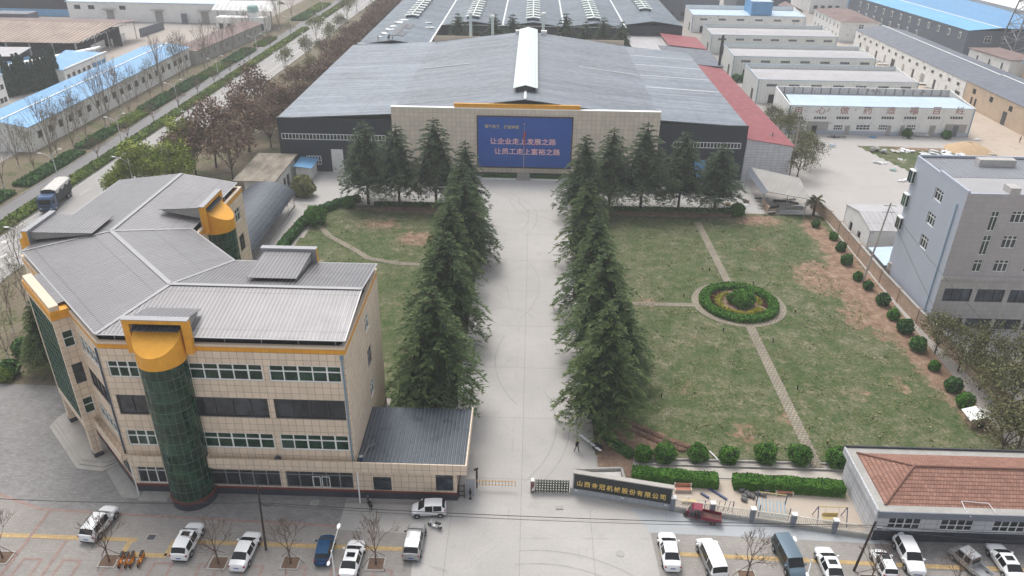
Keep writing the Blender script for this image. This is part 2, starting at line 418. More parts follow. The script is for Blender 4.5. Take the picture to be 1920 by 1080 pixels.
def autouv(me):
    nl = len(me.loops); co = np.empty(len(me.vertices)*3, 'f'); me.vertices.foreach_get('co', co); co = co.reshape(-1, 3)
    li = np.empty(nl, 'i'); me.loops.foreach_get('vertex_index', li)
    np_ = len(me.polygons); nr = np.empty(np_*3, 'f'); me.polygons.foreach_get('normal', nr); nr = nr.reshape(-1, 3)
    tot = np.empty(np_, 'i'); me.polygons.foreach_get('loop_total', tot)
    n = np.repeat(nr, tot, axis=0)
    t = np.stack([-n[:, 1], n[:, 0], np.zeros(nl)], 1)
    ln = np.linalg.norm(t, axis=1); flat = ln < .02
    t[flat] = (1, 0, 0); ln[flat] = 1; t /= ln[:, None]
    b = np.cross(n, t); p = co[li]
    uv = np.stack([(p*t).sum(1), (p*b).sum(1)], 1).astype('f')
    l = me.uv_layers.new(name='UVMap'); l.data.foreach_set('uv', uv.ravel())
def build(mb, name, mat, parent=None, origin=None, smooth=False):
    me = bpy.data.meshes.new(name)
    me.from_pydata([tuple(p) for p in mb.v], [], mb.f)
    for m_ in (mat if isinstance(mat, (list, tuple)) else [mat]): me.materials.append(m_)
    autouv(me)
    o = bpy.data.objects.new(name, me); COL.objects.link(o)
    off = wloc(parent) if parent is not None else (Vector(origin) if origin else Vector((0, 0, 0)))
    if off.length > 0: me.transform(Matrix.Translation(-off))
    if parent is not None: o.parent = parent
    elif origin: o.location = origin
    if smooth: me.polygons.foreach_set('use_smooth', [True]*len(me.polygons))
    me.update(); return o
def struct(name, mb, mat, kind='structure'):
    return tag(build(mb, name, mat), kind=kind)
def npmesh(name, verts, faces, mat, parent=None, origin=None, offset=True):
    me = bpy.data.meshes.new(name)
    verts = np.asarray(verts, 'f'); faces = np.asarray(faces, 'i'); k = faces.shape[1]
    off = wloc(parent) if (parent is not None and offset) else (Vector(origin) if origin else Vector((0, 0, 0)))
    verts = verts-np.array(off, 'f')
    me.vertices.add(len(verts)); me.vertices.foreach_set('co', verts.ravel())
    me.loops.add(faces.size); me.loops.foreach_set('vertex_index', faces.ravel())
    me.polygons.add(len(faces)); me.polygons.foreach_set('loop_start', np.arange(0, faces.size, k, dtype='i')); me.polygons.foreach_set('loop_total', np.full(len(faces), k, 'i'))
    me.update(calc_edges=True); me.materials.append(mat)
    o = bpy.data.objects.new(name, me); COL.objects.link(o)
    if parent is not None: o.parent = parent
    elif origin: o.location = origin
    return o
def copy_tree(o, parent=None):
    c = o.copy(); COL.objects.link(c); c.parent = parent
    for ch in list(o.children): copy_tree(ch, c)
    return c
def relabel(o, label, group=None):
    o['label'] = label
    if group: o['group'] = group
ORD = ['first', 'second', 'third', 'fourth', 'fifth', 'sixth', 'seventh', 'eighth', 'ninth', 'tenth', 'eleventh', 'twelfth', 'thirteenth', 'fourteenth', 'fifteenth', 'sixteenth', 'seventeenth', 'eighteenth', 'nineteenth', 'twentieth'] + ['twenty-'+x for x in ['first', 'second', 'third', 'fourth', 'fifth', 'sixth', 'seventh', 'eighth', 'ninth']] + ['thirtieth'] + ['thirty-'+x for x in ['first', 'second', 'third', 'fourth', 'fifth', 'sixth', 'seventh', 'eighth', 'ninth']] + ['fortieth'] + ['forty-'+x for x in ['first', 'second', 'third', 'fourth', 'fifth', 'sixth', 'seventh', 'eighth', 'ninth']]

# windows: a framed unit set in an opening; frame bars are the part, the pane its sub-part
def window(parent, p0, p1, u0, u1, z0, z1, depth=.18, cols=4, trans=.4, fm='frame_white', gm='green_glass', bar=.07, name='window', label=None):
    p0 = Vector((p0[0], p0[1], 0)); p1 = Vector((p1[0], p1[1], 0)); t = (p1-p0).normalized(); nin = Vector((-t.y, t.x, 0))
    P = lambda u, z, d: p0+t*u+nin*d+Vector((0, 0, z))
    f = MB()
    def rect(a, b, c, d, o0, o1):
        q = [P(a, c, o0), P(b, c, o0), P(b, c, o1), P(a, c, o1), P(a, d, o0), P(b, d, o0), P(b, d, o1), P(a, d, o1)]
        f.mesh(q, [(0,3,2,1),(4,5,6,7),(0,1,5,4),(1,2,6,5),(2,3,7,6),(3,0,4,7)])
    e = .004; a, b, c, d = u0+e, u1-e, z0+e, z1-e; o0, o1 = depth-.10, depth-.02
    rect(a, b, c, c+bar, o0, o1); rect(a, b, d-bar, d, o0, o1)
    rect(a, a+bar, c+bar, d-bar, o0, o1); rect(b-bar, b, c+bar, d-bar, o0, o1)
    for i in range(1, cols):
        x = a+(b-a)*i/cols; ww = bar*(1.0 if i % 2 else 1.35)/2
        rect(x-ww, x+ww, c+bar, d-bar, o0+.006, o1)
    if trans:
        zt = c+(d-c)*(1-trans); rect(a+bar, b-bar, zt-bar/2, zt+bar/2, o0+.003, o1)
    fo = build(f, name, M[fm], parent)
    if label: fo['label'] = label
    gl = MB().poly([P(u0, z0, depth-.012), P(u1, z0, depth-.012), P(u1, z1, depth-.012), P(u0, z1, depth-.012)])
    build(gl, 'pane', M[gm], fo)
    return fo

def text_mesh(txt, size, mat, parent, origin, right, up, extrude=.02, name='lettering', sx=1.0, bold=0.0, align='LEFT'):
    cu = bpy.data.curves.new('t', 'FONT'); cu.body = txt; cu.size = size; cu.extrude = extrude; cu.align_x = align; cu.resolution_u = 2
    cu.offset = bold
    to = bpy.data.objects.new('t', cu); COL.objects.link(to)
    dg = bpy.context.evaluated_depsgraph_get(); me = bpy.data.meshes.new_from_object(to.evaluated_get(dg))
    bpy.data.objects.remove(to); bpy.data.curves.remove(cu)
    right = Vector(right).normalized(); up = Vector(up).normalized(); nn = right.cross(up)
    mt = Matrix((( right.x*sx, up.x, nn.x, origin[0]), (right.y*sx, up.y, nn.y, origin[1]), (right.z*sx, up.z, nn.z, origin[2]), (0, 0, 0, 1)))
    me.transform(mt); me.materials.clear(); me.materials.append(mat); me.name = name
    o = bpy.data.objects.new(name, me); COL.objects.link(o)
    if parent is not None:
        me.transform(Matrix.Translation(-wloc(parent))); o.parent = parent
    return o

# ---------------------------------------------------------------- foliage helpers
def cards(pts, nrm, size, rng, jit=.8, aspect=1.6, tri=False):
    """small leaf shaped faces at pts, roughly facing nrm"""
    n = len(pts); d = nrm+rng.normal(0, jit, (n, 3)); d /= np.linalg.norm(d, axis=1)[:, None]+1e-9
    r = rng.normal(0, 1, (n, 3)); a = np.cross(d, r); a /= np.linalg.norm(a, axis=1)[:, None]+1e-9; b = np.cross(d, a)
    s_ = size*rng.uniform(.6, 1.3, (n, 1)); a = a*s_*aspect*.5; b = b*s_*.5
    if tri:
        v = np.stack([pts-a, pts+a*.6+b, pts+a*.6-b], 1).reshape(-1, 3)
        return v, np.arange(n*3).reshape(-1, 3)
    v = np.stack([pts-a, pts+b, pts+a, pts-b], 1).reshape(-1, 3)
    return v, np.arange(n*4).reshape(-1, 4)
def ball_pts(n, c, r, rng, flat=1.0, lo=-.85, shell=.12):
    d = rng.normal(0, 1, (n, 3)); d /= np.linalg.norm(d, axis=1)[:, None]
    d = d[d[:, 2] > lo]
    k = 1+rng.uniform(-shell, shell*.35, (len(d), 1))
    return np.array(c)+d*k*np.array(r), d
def leafball(name, c, r, mat, parent, n=1600, size=.16, seed=1, label=None, inner=True, lumps=0):
    rng = np.random.default_rng(seed)
    r = np.array(r if hasattr(r, '__len__') else (r, r, r), float)
    p, d = ball_pts(n, c, r, rng)
    if lumps:
        q = np.array([noise.noise(Vector(x*1.9/r.max()*lumps)+Vector((seed*3.1, 0, 0))) for x in (p-np.array(c))])
        p = np.array(c)+(p-np.array(c))*(1+.34*q[:, None])
    v, f = cards(p, d, size, rng)
    o = npmesh(name, v, f, mat, parent)
    if inner:
        build(MB().ball(c, r[0]*.88, r[1]*.88, r[2]*.88, 14, .04, seed), 'shade_core', M['inner'], parent)  # dark solid under the leaf cards, coloured as the shade inside
    return o
def hedge_pts(poly_pts, w_, h_, n, rng, closed=False):
    """points and normals over the top and sides of a hedge running along a polyline"""
    P = [np.array(p, float) for p in poly_pts]; segs = list(zip(P, P[1:])) + ([(P[-1], P[0])] if closed else [])
    ln = np.array([np.linalg.norm(b-a) for a, b in segs]); tot = ln.sum()
    pts = []; nr = []
    for (a, b), L in zip(segs, ln):
        k = int(n*L/tot)+1; t = (b-a)/L; s_ = np.array([t[1], -t[0]])
        u = rng.uniform(0, 1, k); q = rng.uniform(0, 1, k); per = w_+2*h_; q = q*per
        side = np.where(q < h_, -1, np.where(q > h_+w_, 1, 0))
        off = np.where(side == 0, q-h_-w_/2, side*w_/2); z = np.where(side == -1, q, np.where(side == 1, per-q, h_))
        c = a+np.outer(u, b-a)
        xy = c+np.outer(off, s_)
        nn = np.stack([side*s_[0], side*s_[1], np.where(side == 0, 1.0, .15)], 1)
        edge = np.abs(off)/(w_/2)
        z = z*(1-.12*np.where(side == 0, edge**4, 0)) + .06*h_*np.sin(xy[:, 0]*1.7+xy[:, 1]*2.3)
        pts.append(np.column_stack([xy, z+rng.normal(0, .04, k)])); nr.append(nn)
    # end caps
    if not closed:
        for e, o_ in ((P[0], P[1]), (P[-1], P[-2])):
            t = (e-o_)/np.linalg.norm(e-o_); s_ = np.array([t[1], -t[0]]); k = max(10, int(n*w_*h_/(tot*(w_+2*h_))))
            off = rng.uniform(-w_/2, w_/2, k); z = rng.uniform(0, h_, k)
            pts.append(np.column_stack([e+np.outer(off, s_)+t*.02, z])); nr.append(np.tile([t[0], t[1], .2], (k, 1)))
    return np.concatenate(pts), np.concatenate(nr)
def hedge(name, label, poly_pts, w_, h_, mat, n, size, group=None, cat='hedge', seed=3, z0=0.0, closed=False):
    root = thing(name, label, cat, (poly_pts[0][0], poly_pts[0][1], z0), group)
    rng = np.random.default_rng(seed)
    p, d = hedge_pts(poly_pts, w_, h_, n, rng, closed); p[:, 2] += z0
    v, f = cards(p, d, size, rng)
    npmesh('leaves', v, f, mat, root)
    m = MB(); P = [Vector((p[0], p[1])) for p in poly_pts]
    segs = list(zip(P, P[1:]))+([(P[-1], P[0])] if closed else [])
    for a, b in segs:
        t = (b-a).normalized(); s_ = Vector((t.y, -t.x))*(w_/2*.86)
        a = a+t*.08; b = b-t*.08
        m.prism([a-s_, b-s_, b+s_, a+s_], z0+.003, z0+h_*.88)
    build(m, 'shade_core', M['inner'], root)  # near-black blocks give the hedge its inner shade by colour
    return root

def grow(mb, p, d, L, r, depth, rng, tips, spread=.55, n=4, kids=(2, 3), grav=0.0, ratio=.72, minr=.012):
    q = p+d*L
    q2 = p+d*L*.5+Vector((rng.uniform(-1, 1), rng.uniform(-1, 1), 0))*L*.05
    r1 = max(minr, r*.66)
    mb.tube(p, q2, r, (r+r1)/2, n, False); mb.tube(q2, q, (r+r1)/2, r1, n, False)
    if depth <= 0:
        tips.append(q); return
    tips.append(q2)
    k = rng.randint(*kids)
    for i in range(k):
        a = rng.uniform(0, 2*math.pi) if k < 3 else 2*math.pi*(i+rng.uniform(-.3, .3))/k
        o = d.orthogonal().normalized(); o2 = d.cross(o)
        sp = spread*rng.uniform(.6, 1.25)
        nd = (d+(o*math.cos(a)+o2*math.sin(a))*sp+Vector((0, 0, grav))).normalized()
        grow(mb, q, nd, L*ratio*rng.uniform(.8, 1.15), r1, depth-1, rng, tips, spread, 3 if depth < 4 else n, kids, grav, ratio, minr)

def cedar_proto(name, h, r, seed, mat, z0f=.16, dens=1.0, label='cedar', blade=.62):
    """layered deodar: whorls of long branches with drooping needle sprays"""
    rng = np.random.default_rng(seed); root = thing(name, label, 'conifer tree')
    tr = MB(); zi = h*(z0f+.05); build(MB().lathe((0, 0, 0), [(.1, zi-.4), (r*.50, zi), (r*.42, zi+(h-zi)*.25), (r*.22, zi+(h-zi)*.6), (.05, h*.93)], 9), 'shade_core', M['inner'], root); tr.tube((0, 0, -.1), (0, 0, h*.5), .26*h/17, .17*h/17, 8); tr.tube((0, 0, h*.5), (0, 0, h*.97), .17*h/17, .03, 6)  # solid dark cone, crown shade put into its colour to stop see-through
    V = []; TP = []; z = h*z0f
    nb = 0
    while z < h*.985:
        t = (z-h*z0f)/(h*(1-z0f))
        L0 = r*(1-t)**.8*(1.0 if t > .06 else .8)+.15
        k = max(5, int((5+5.5*(1-t))*dens)); a0 = rng.uniform(0, 6.28)
        for i in range(k):
            a = a0+2*math.pi*(i+rng.uniform(-.38, .38))/k; L = L0*rng.uniform(.78, 1.1)
            if rng.random() < .06: L *= 1.18
            up = .40*t+.10+rng.uniform(-.06, .08)
            ca, sa = math.cos(a), math.sin(a); side = np.array([-sa, ca, 0])
            zb = z+rng.uniform(-.28, .28)*h/17
            def bp(s_): return np.array([ca*L*s_, sa*L*s_, zb+L*(up*s_-.46*s_**4)])
            tr.tube(bp(0), bp(.5), .045*h/17, .03, 3, False); tr.tube(bp(.5), bp(.95), .03, .012, 3, False)
            m = max(5, int(L*7.0*dens)); ss = rng.uniform(.16 if L > 1.5 else .05, 1.0, m)
            for s_ in ss:
                sd_ = rng.choice([-1, 1]); wv = (.36*L*(1-abs(s_-.5)*1.1)+.20)*rng.uniform(.05, 1)
                base = bp(s_)
                dirv = np.array([ca, sa, 0])*(.55)+side*sd_*.75
                tip = base+dirv*wv+np.array([0, 0, -.20*wv-.03])
                # needle fan
                nf = 7
                for q in range(nf):
                    f = q/(nf-1)
                    pos = base+(tip-base)*(.25+.75*f)
                    dd = np.array([ca, sa, 0])*rng.uniform(.2, 1)+side*sd_*rng.uniform(-.5, 1)+np.array([0, 0, rng.uniform(-.38, .12)])
                    dd /= np.linalg.norm(dd); l = blade*rng.uniform(.45, 1.0)*(.75+.25*min(1, L/3))
                    wd = np.cross(dd, rng.normal(0, 1, 3)*np.array([.35, .35, 1.0])); wd /= np.linalg.norm(wd)+1e-9
                    V.append((pos-wd*.075, pos+wd*.075, pos+dd*l)); TP.append(min(1, max(0, (s_-.2)*1.05+f*.22+rng.uniform(-.1, .1)))*(1-.15*(dd[2] < -.35)))
        z += (.82+.42*(1-t))*h/17/dens**.5
    # leader
    for q in range(26):
        zz = h*(.93+.07*rng.random()); a = rng.uniform(0, 6.28); dd = np.array([math.cos(a)*.6, math.sin(a)*.6, .3]); p = np.array([0, 0, zz])
        V.append((p+np.array([0, 0, -.05]), p+np.array([0, 0, .06]), p+dd*.4*rng.uniform(.4, 1))); TP.append(.7)
    V = np.array(V).reshape(-1, 3)
    build(tr, 'trunk', M['bark'], root, smooth=True)
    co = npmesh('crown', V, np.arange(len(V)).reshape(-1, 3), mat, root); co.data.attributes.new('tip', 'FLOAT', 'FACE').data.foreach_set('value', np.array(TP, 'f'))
    return root

def broad_proto(name, label, h, trunk_h, seed, bark, leafmat=None, depth=5, nleaf=4000, lsize=.22, spread=.55, r0=.16, L0=None, cloud=.55, kids=(2, 3), grav=.02, ratio=.74, cat='tree', minr=.012, lean=.05, whitewash=0.0):
    rn = random.Random(seed); root = thing(name, label, cat)
    tips = []; mb = MB()
    d = Vector((rn.uniform(-lean, lean), rn.uniform(-lean, lean), 1)).normalized()
    mb.tube((0, 0, -.1), d*trunk_h, r0*1.15, r0*.85, 7)
    L0 = L0 or (h-trunk_h)*.30
    k = rn.randint(3, 4)
    for i in range(k):
        a = 2*math.pi*(i+rn.uniform(-.25, .25))/k
        grow(mb, d*trunk_h*rn.uniform(.9, 1.0), Vector((math.cos(a)*spread*1.1, math.sin(a)*spread*1.1, 1)).normalized(), L0, r0*.6, depth-1, rn, tips, spread, 4, kids, grav, ratio, minr)
    grow(mb, d*trunk_h, d, L0*1.15, r0*.7, depth-1, rn, tips, spread*.8, 4, kids, grav, ratio, minr)
    build(mb, 'trunk', bark, root, smooth=True)
    if whitewash: build(MB().tube((0, 0, 0), d*whitewash, r0*1.22, r0*1.18, 8), 'limewash', M['whitewash'], root)
    if leafmat is not None:
        rng = np.random.default_rng(seed); T = np.array([tuple(t) for t in tips])
        c = T.mean(0)
        idx = rng.integers(0, len(T), nleaf); p = T[idx]+rng.normal(0, cloud*.5, (nleaf, 3))
        nn = p-c; nn /= np.linalg.norm(nn, axis=1)[:, None]+1e-6
        v, f = cards(p, nn, lsize, rng, jit=.9)
        npmesh('crown', v, f, leafmat, root)
    return root
# ---------------------------------------------------------------- ground sheets
def concrete(name, col, joint=None, amt=.10, scale=.06, jcol=.72, stain=.25, off=0.0, mort=.03):
    s = NT(name); p = s.pos()
    c = var(s, col, amt, scale)
    st = s.noise(p, .35, 6, .7); st = s.rng(st, .56, .74, 0, stain)
    c = s.mix(st, c, tuple(x*.55 for x in col))
    fine = s.noise(p, 3.5, 4, .7); fv = s.rng(fine, .3, .7, .93, 1.06)
    c = s.mix(1.0, c, s.n('ShaderNodeCombineColor', Red=fv, Green=fv, Blue=fv).outputs[0], 'MULTIPLY')
    # thin tyre-dark arcs and cracks
    vo = s.n('ShaderNodeTexVoronoi', feature='DISTANCE_TO_EDGE', Vector=s.n('ShaderNodeMapping', Vector=p, Scale=(.05, .03, .05)).outputs[0], Scale=1.0)
    wob = s.noise(p, .5, 3)
    cr = s.math('LESS_THAN', s.math('ADD', vo.outputs['Distance'], s.math('MULTIPLY', s.math('SUBTRACT', wob, .5), .012)), .0009)
    c = s.mix(s.math('MULTIPLY', cr, .3), c, tuple(x*.5 for x in col))
    if joint:
        b = s.n('ShaderNodeTexBrick', Vector=p, Color1=(1, 1, 1), Color2=(.955, .955, .955), Mortar=(jcol, jcol, jcol), Scale=1.0)
        b.offset = off; b.inputs['Mortar Size'].default_value = mort; b.inputs['Brick Width'].default_value = joint[0]; b.inputs['Row Height'].default_value = joint[1]
        c = s.mix(1.0, c, b.outputs['Color'], 'MULTIPLY')
    return s.out(c, .88, 0, bump=fine, bs=.2, bd=.01, spec=.25)
def paver(name, col, w_, h_, per=.08, amt=.14, mort=.02, dark=.8):
    s = NT(name); p = s.pos()
    b = s.n('ShaderNodeTexBrick', Vector=p, Color1=tuple(x*(1-per) for x in col), Color2=tuple(x*(1+per) for x in col), Mortar=tuple(x*dark for x in col), Scale=1.0)
    b.inputs['Mortar Size'].default_value = mort; b.inputs['Brick Width'].default_value = w_; b.inputs['Row Height'].default_value = h_
    c = var(s, b.outputs['Color'], amt, .12)
    n2 = s.noise(p, 1.2, 5, .75)
    c = s.mix(s.rng(n2, .60, .70, 0, .45), c, tuple(x*.42 for x in col))
    n3 = s.noise(p, 2.6, 4, .7)
    c = s.mix(s.rng(n3, .58, .72, 0, .4), c, tuple(min(1, x*1.7) for x in col))
    return s.out(c, .85, 0, spec=.25)
def earth(name, cols, scale=.25, speck=None, bump=.6):
    s = NT(name); p = s.pos()
    a = s.noise(p, scale, 6, .68); b = s.noise(p, scale*9, 5, .7)
    f = s.math('ADD', s.math('MULTIPLY', a, .6), s.math('MULTIPLY', b, .4))
    c = s.ramp(s.rng(f, .34, .66), [(i/(len(cols)-1), x) for i, x in enumerate(cols)])
    return s.out(c, .95, 0, bump=b, bs=bump, bd=.06, spec=.15)
G_ = {}
G_['land'] = concrete('dusty ground', (.36, .335, .31), None, .18, .02, stain=.5)
G_['drive'] = concrete('pale concrete drive', (.425, .41, .392), (8.6, 11.0), .10, .05, .76, .3, 0, .05)
G_['fore'] = concrete('forecourt concrete', (.425, .41, .392), (7.35, 60), .10, .05, .74, .3, 0, .04)
G_['yard'] = concrete('factory yard concrete', (.44, .43, .415), (14, 9), .06, .04, .88, .14, 0, .03)
G_['bluecon'] = concrete('bluish concrete', (.39, .41, .425), None, .06, .06, stain=.12)
G_['yardR'] = concrete('yard concrete', (.43, .41, .39), (9, 9), .08, .04, .90, .22, 0, .04)
G_['asphalt'] = concrete('worn asphalt', (.36, .35, .34), None, .07, .03, stain=.2)
G_['asphalt2'] = concrete('grey asphalt service lane', (.23, .225, .225), None, .08, .04, stain=.22)
G_['parking'] = paver('parking pavers', (.31, .29, .27), .42, .21, .07, .14)
G_['dark'] = paver('dark cobble pavers', (.25, .245, .24), .5, .25, .13, .2)
G_['redp'] = paver('red pavers', (.33, .235, .21), .4, .2, .15, .15)
G_['yelp'] = paver('yellow tactile pavers', (.50, .36, .18), .35, .35, .10, .12, .03, .75)
G_['bricksq'] = paver('brick path', (.30, .265, .205), .5, .45, .12, .25, .09, .58)
G_['soil'] = earth('bare brown soil', [(.12, .075, .055), (.19, .125, .09), (.27, .19, .14), (.33, .25, .19)], .3)
G_['redsoil'] = earth('reddish dug soil', [(.09, .055, .04), (.15, .09, .065), (.21, .135, .10)], .35)
G_['dirt'] = earth('pale dirt road', [(.33, .27, .21), (.45, .37, .30), (.50, .43, .36), (.38, .31, .25)], .08, bump=.2)
G_['verge'] = earth('roadside soil', [(.065, .085, .03), (.14, .115, .08), (.20, .165, .12), (.09, .11, .04), (.05, .075, .025)], .12)
G_['sandy'] = earth('sandy play ground', [(.40, .34, .28), (.48, .41, .34), (.44, .40, .35)], .12, bump=.2)

def sheet(name, pts, mat, z, kind='structure'):
    n = len(pts)
    a = sum(pts[i][0]*pts[(i+1)%n][1]-pts[(i+1)%n][0]*pts[i][1] for i in range(n))
    if a < 0: pts = pts[::-1]
    return struct(name, MB().poly([(x, y, z) for x, y in pts]), mat, kind)
def rect(x0, y0, x1, y1): return [(x0, y0), (x1, y0), (x1, y1), (x0, y1)]
def rag(pts, amp=.5, step=1.2, seed=1):
    rn = random.Random(seed); out = []
    for (x0, y0), (x1, y1) in zip(pts, pts[1:]+pts[:1]):
        L = math.hypot(x1-x0, y1-y0); k = max(1, int(L/step))
        for i in range(k):
            t = i/k; out.append((x0+(x1-x0)*t+rn.uniform(-amp, amp), y0+(y1-y0)*t+rn.uniform(-amp, amp)))
    return out

sheet('ground', rect(-1500, -300, 1500, 1800), G_['land'], -.02)
# lawns: one grid each, a soil mask held as an attribute
def lawn_mat():
    s = NT('patchy lawn'); p = s.pos()
    at = s.n('ShaderNodeAttribute', attribute_name='soil').outputs['Fac']
    a = s.math('ADD', s.math('MULTIPLY', s.noise(p, .13, 5, .7), .4), s.math('MULTIPLY', s.noise(p, .55, 5, .75), .6)); b = s.noise(p, 2.3, 6, .85); c_ = s.noise(p, 6.0, 4, .85)
    f = s.math('ADD', s.math('ADD', s.math('MULTIPLY', a, .46), s.math('MULTIPLY', b, .34)), s.math('MULTIPLY', c_, .20))
    grass = s.ramp(s.rng(f, .415, .595), [(0, (.032, .062, .018)), (.26, (.060, .094, .032)), (.5, (.10, .118, .055)), (.72, (.17, .162, .10)), (1, (.32, .28, .21))])
    m_ = s.noise(p, .7, 6, .72)
    sf = s.rng(s.math('ADD', at, s.math('MULTIPLY', s.math('SUBTRACT', m_, .5), 1.5)), .42, .62)
    soil = s.ramp(s.rng(s.noise(p, .8, 6, .75), .3, .7), [(0, (.14, .085, .058)), (.5, (.25, .165, .115)), (1, (.40, .30, .215))])
    col = s.mix(sf, grass, soil)
    h = s.noise(p, 3.0, 5, .8)
    return s.out(col, .95, 0, bump=h, bs=.5, bd=.06, spec=.12)
LAWN = lawn_mat()
def lawn(name, x0, x1, y0, y1, blobs, inside=None, step=.7, z=.006, kind='structure'):
    nx = int((x1-x0)/step)+1; ny = int((y1-y0)/step)+1
    X, Y = np.meshgrid(np.linspace(x0, x1, nx), np.linspace(y0, y1, ny)); v = np.column_stack([X.ravel(), Y.ravel(), np.full(X.size, z)])
    v[:, 2] += .03+.03*np.sin(v[:, 0]*.31)*np.sin(v[:, 1]*.23)
    idx = np.arange(nx*ny).reshape(ny, nx)
    f = np.stack([idx[:-1, :-1], idx[:-1, 1:], idx[1:, 1:], idx[1:, :-1]], -1).reshape(-1, 4)
    if inside is not None:
        cen = v[f].mean(1); f = f[inside(cen[:, 0], cen[:, 1])]
    o = npmesh(name, v, f, LAWN)
    a = np.zeros(len(v))
    for bx, by, rx, ry, k in blobs:
        a = np.maximum(a, k*np.clip(1.25-np.sqrt(((v[:, 0]-bx)/rx)**2+((v[:, 1]-by)/ry)**2), 0, 1))
    at = o.data.attributes.new('soil', 'FLOAT', 'POINT'); at.data.foreach_set('value', a.astype('f'))
    return tag(o, kind=kind)
LR_BLOBS = [(55, 112, 6, 20, 1.0), (57.5, 93, 4.6, 20, 1.0), (56, 128, 4, 12, .9), (50, 117, 7, 9, .85), (51, 104, 4, 6, .75), (44, 84, 4, 3, .5), (22, 84, 3, 3, .5), (25, 97, 4, 3, .42), (55, 137, 3.5, 9, .8), (27, 143.2, 20, 1.9, .95), (45, 141, 7, 4, .85),
            (19, 107, 3.2, 3.2, .66), (13, 73, 6, 3.4, 1.0), (27, 75, 3, 4, .58), (33, 78, 2.5, 4, .55), (50, 86, 3, 5, .5), (10.3, 110, 2.2, 40, .75), (42, 128, 5, 5, .45), (57, 80, 3, 6, .8), (53, 100, 3, 6, .6)]
lawn('lawn', 8.5, 58.4, 70.4, 144.4, LR_BLOBS)
LL_BLOBS = [(-22, 142.5, 14, 2.4, 1.0), (-12, 130, 3, 6, .6), (-20, 129, 6, 5, .75), (-28, 135, 8, 5, .6), (-15.5, 104, 2.5, 6, .7), (-14.5, 88, 2.5, 5, .7), (-12.5, 100, 4, 5, .62), (-16, 92, 3, 5, .5), (-13, 82, 3, 3, .8), (-10.5, 110, 2.2, 40, .7)]
lawn('lawn_behind_office', -46, -8.5, 73.3, 144.2, LL_BLOBS, inside=lambda x, y: ((x > -17.3) | ((y > 80) & (x+y > 47) & (x > -41.2)) | (y > 105)) & (y < 118+(x+43)*6.5) & ((x > -43)|(y < 130)))
# driveway, forecourt, factory yard
sheet('driveway', rect(-8.6, 61.5, 8.5, 144.2), G_['drive'], .012)
sheet('side_path', rect(-17.3, 71.6, -8.6, 73.4), G_['yardR'], .010)
sheet('forecourt', [(-18.8, 61.5), (-18.8, 57.7), (-10.8, 57.5), (-8.9, 30), (14.6, 30), (13.4, 58.6), (11.8, 62.2), (8.5, 63.2), (8.5, 61.5)], G_['fore'], .014)
sheet('factory_yard', rect(-47.5, 144.2, 47.5, 163.3), G_['yard'], .012)
sheet('wet_concrete_apron', [(11.8, 62.15), (13.4, 58.62), (24, 58.4), (38, 58.0), (36.6, 58.7), (17, 61.6)], G_['bluecon'], .018)
# pavements in front
sheet('pavement', rect(-75, 30, -8.9, 61.9), G_['parking'], .006)
sheet('pavement_east', [(14.6, 30), (75, 30), (75, 58.6), (13.4, 58.6)], G_['parking'], .006)
sheet('dark_pavement', [(-70, 61.8), (-57.2, 61.6), (-50.7, 59.3), (-41.6, 58.9), (-18.8, 58.2), (-18.8, 62.4), (-41.6, 62.4), (-60.3, 81), (-75, 81), (-75, 61.8)], G_['dark'], .016)
sheet('dark_pavement_east', rect(36, 54.8, 70, 58.9), paver('worn grey pavers', (.235, .225, .22), .42, .21, .15, .25), .010)
def band(name, pts, w_, mat, z):
    m = MB()
    for a, b in zip(pts, pts[1:]):
        t = (Vector(b)-Vector(a)).normalized(); s_ = Vector((t.y, -t.x))*w_/2; a, b = Vector(a), Vector(b)
        m.poly([(*(a+s_), z), (*(b+s_), z), (*(b-s_), z), (*(a-s_), z)])
    return struct(name, m, mat)
band('red_paver_line', [(-70, 62.2), (-57.2, 61.6), (-50.7, 59.3), (-41.6, 58.9), (-18.8, 58.2)], .35, G_['redp'], .022)
band('yellow_paver_line', [(-75, 55.7), (-38.6, 55.5)], .55, G_['yelp'], .020)
for k_, q_ in enumerate([[(-39.2, 55.5), (-39.2, 53.6), (-34.8, 53.6), (-34.8, 55.5)], [(-34.9, 55.5), (-10.6, 55.4)], [(14.0, 55.9), (40, 55.3)], [(40, 55.3), (75, 55.0)]]):
    band('yellow_paver_line', q_, .55, G_['yelp'], .024+.003*k_)
m = MB()
def stall(x, y):
    for a, b, c, d in [(0, 0, .25, 3.2), (1.75, 0, 2.0, 3.2), (.25, 2.95, 1.75, 3.2)]:
        m.poly([(x+a, y+b, .0265), (x+c, y+b, .0265), (x+c, y+d, .0265), (x+a, y+d, .0265)])
for x in (-52.5, -48.6, -44.7, -40.2, -35.7, -31.2, -26.8, -22.6, -18.3, -14.2, 19.5, 24.4, 29.3, 33.4, 38.0, 43, 47): stall(x, 49.6)
struct('red_paver_stalls', m, G_['redp'])
band('red_paver_divider', [(-49.5, 59.2), (-49.5, 47)], .35, G_['redp'], .029)
band('red_paver_divider', [(-45.6, 55.2), (-45.6, 47)], .3, G_['redp'], .030)
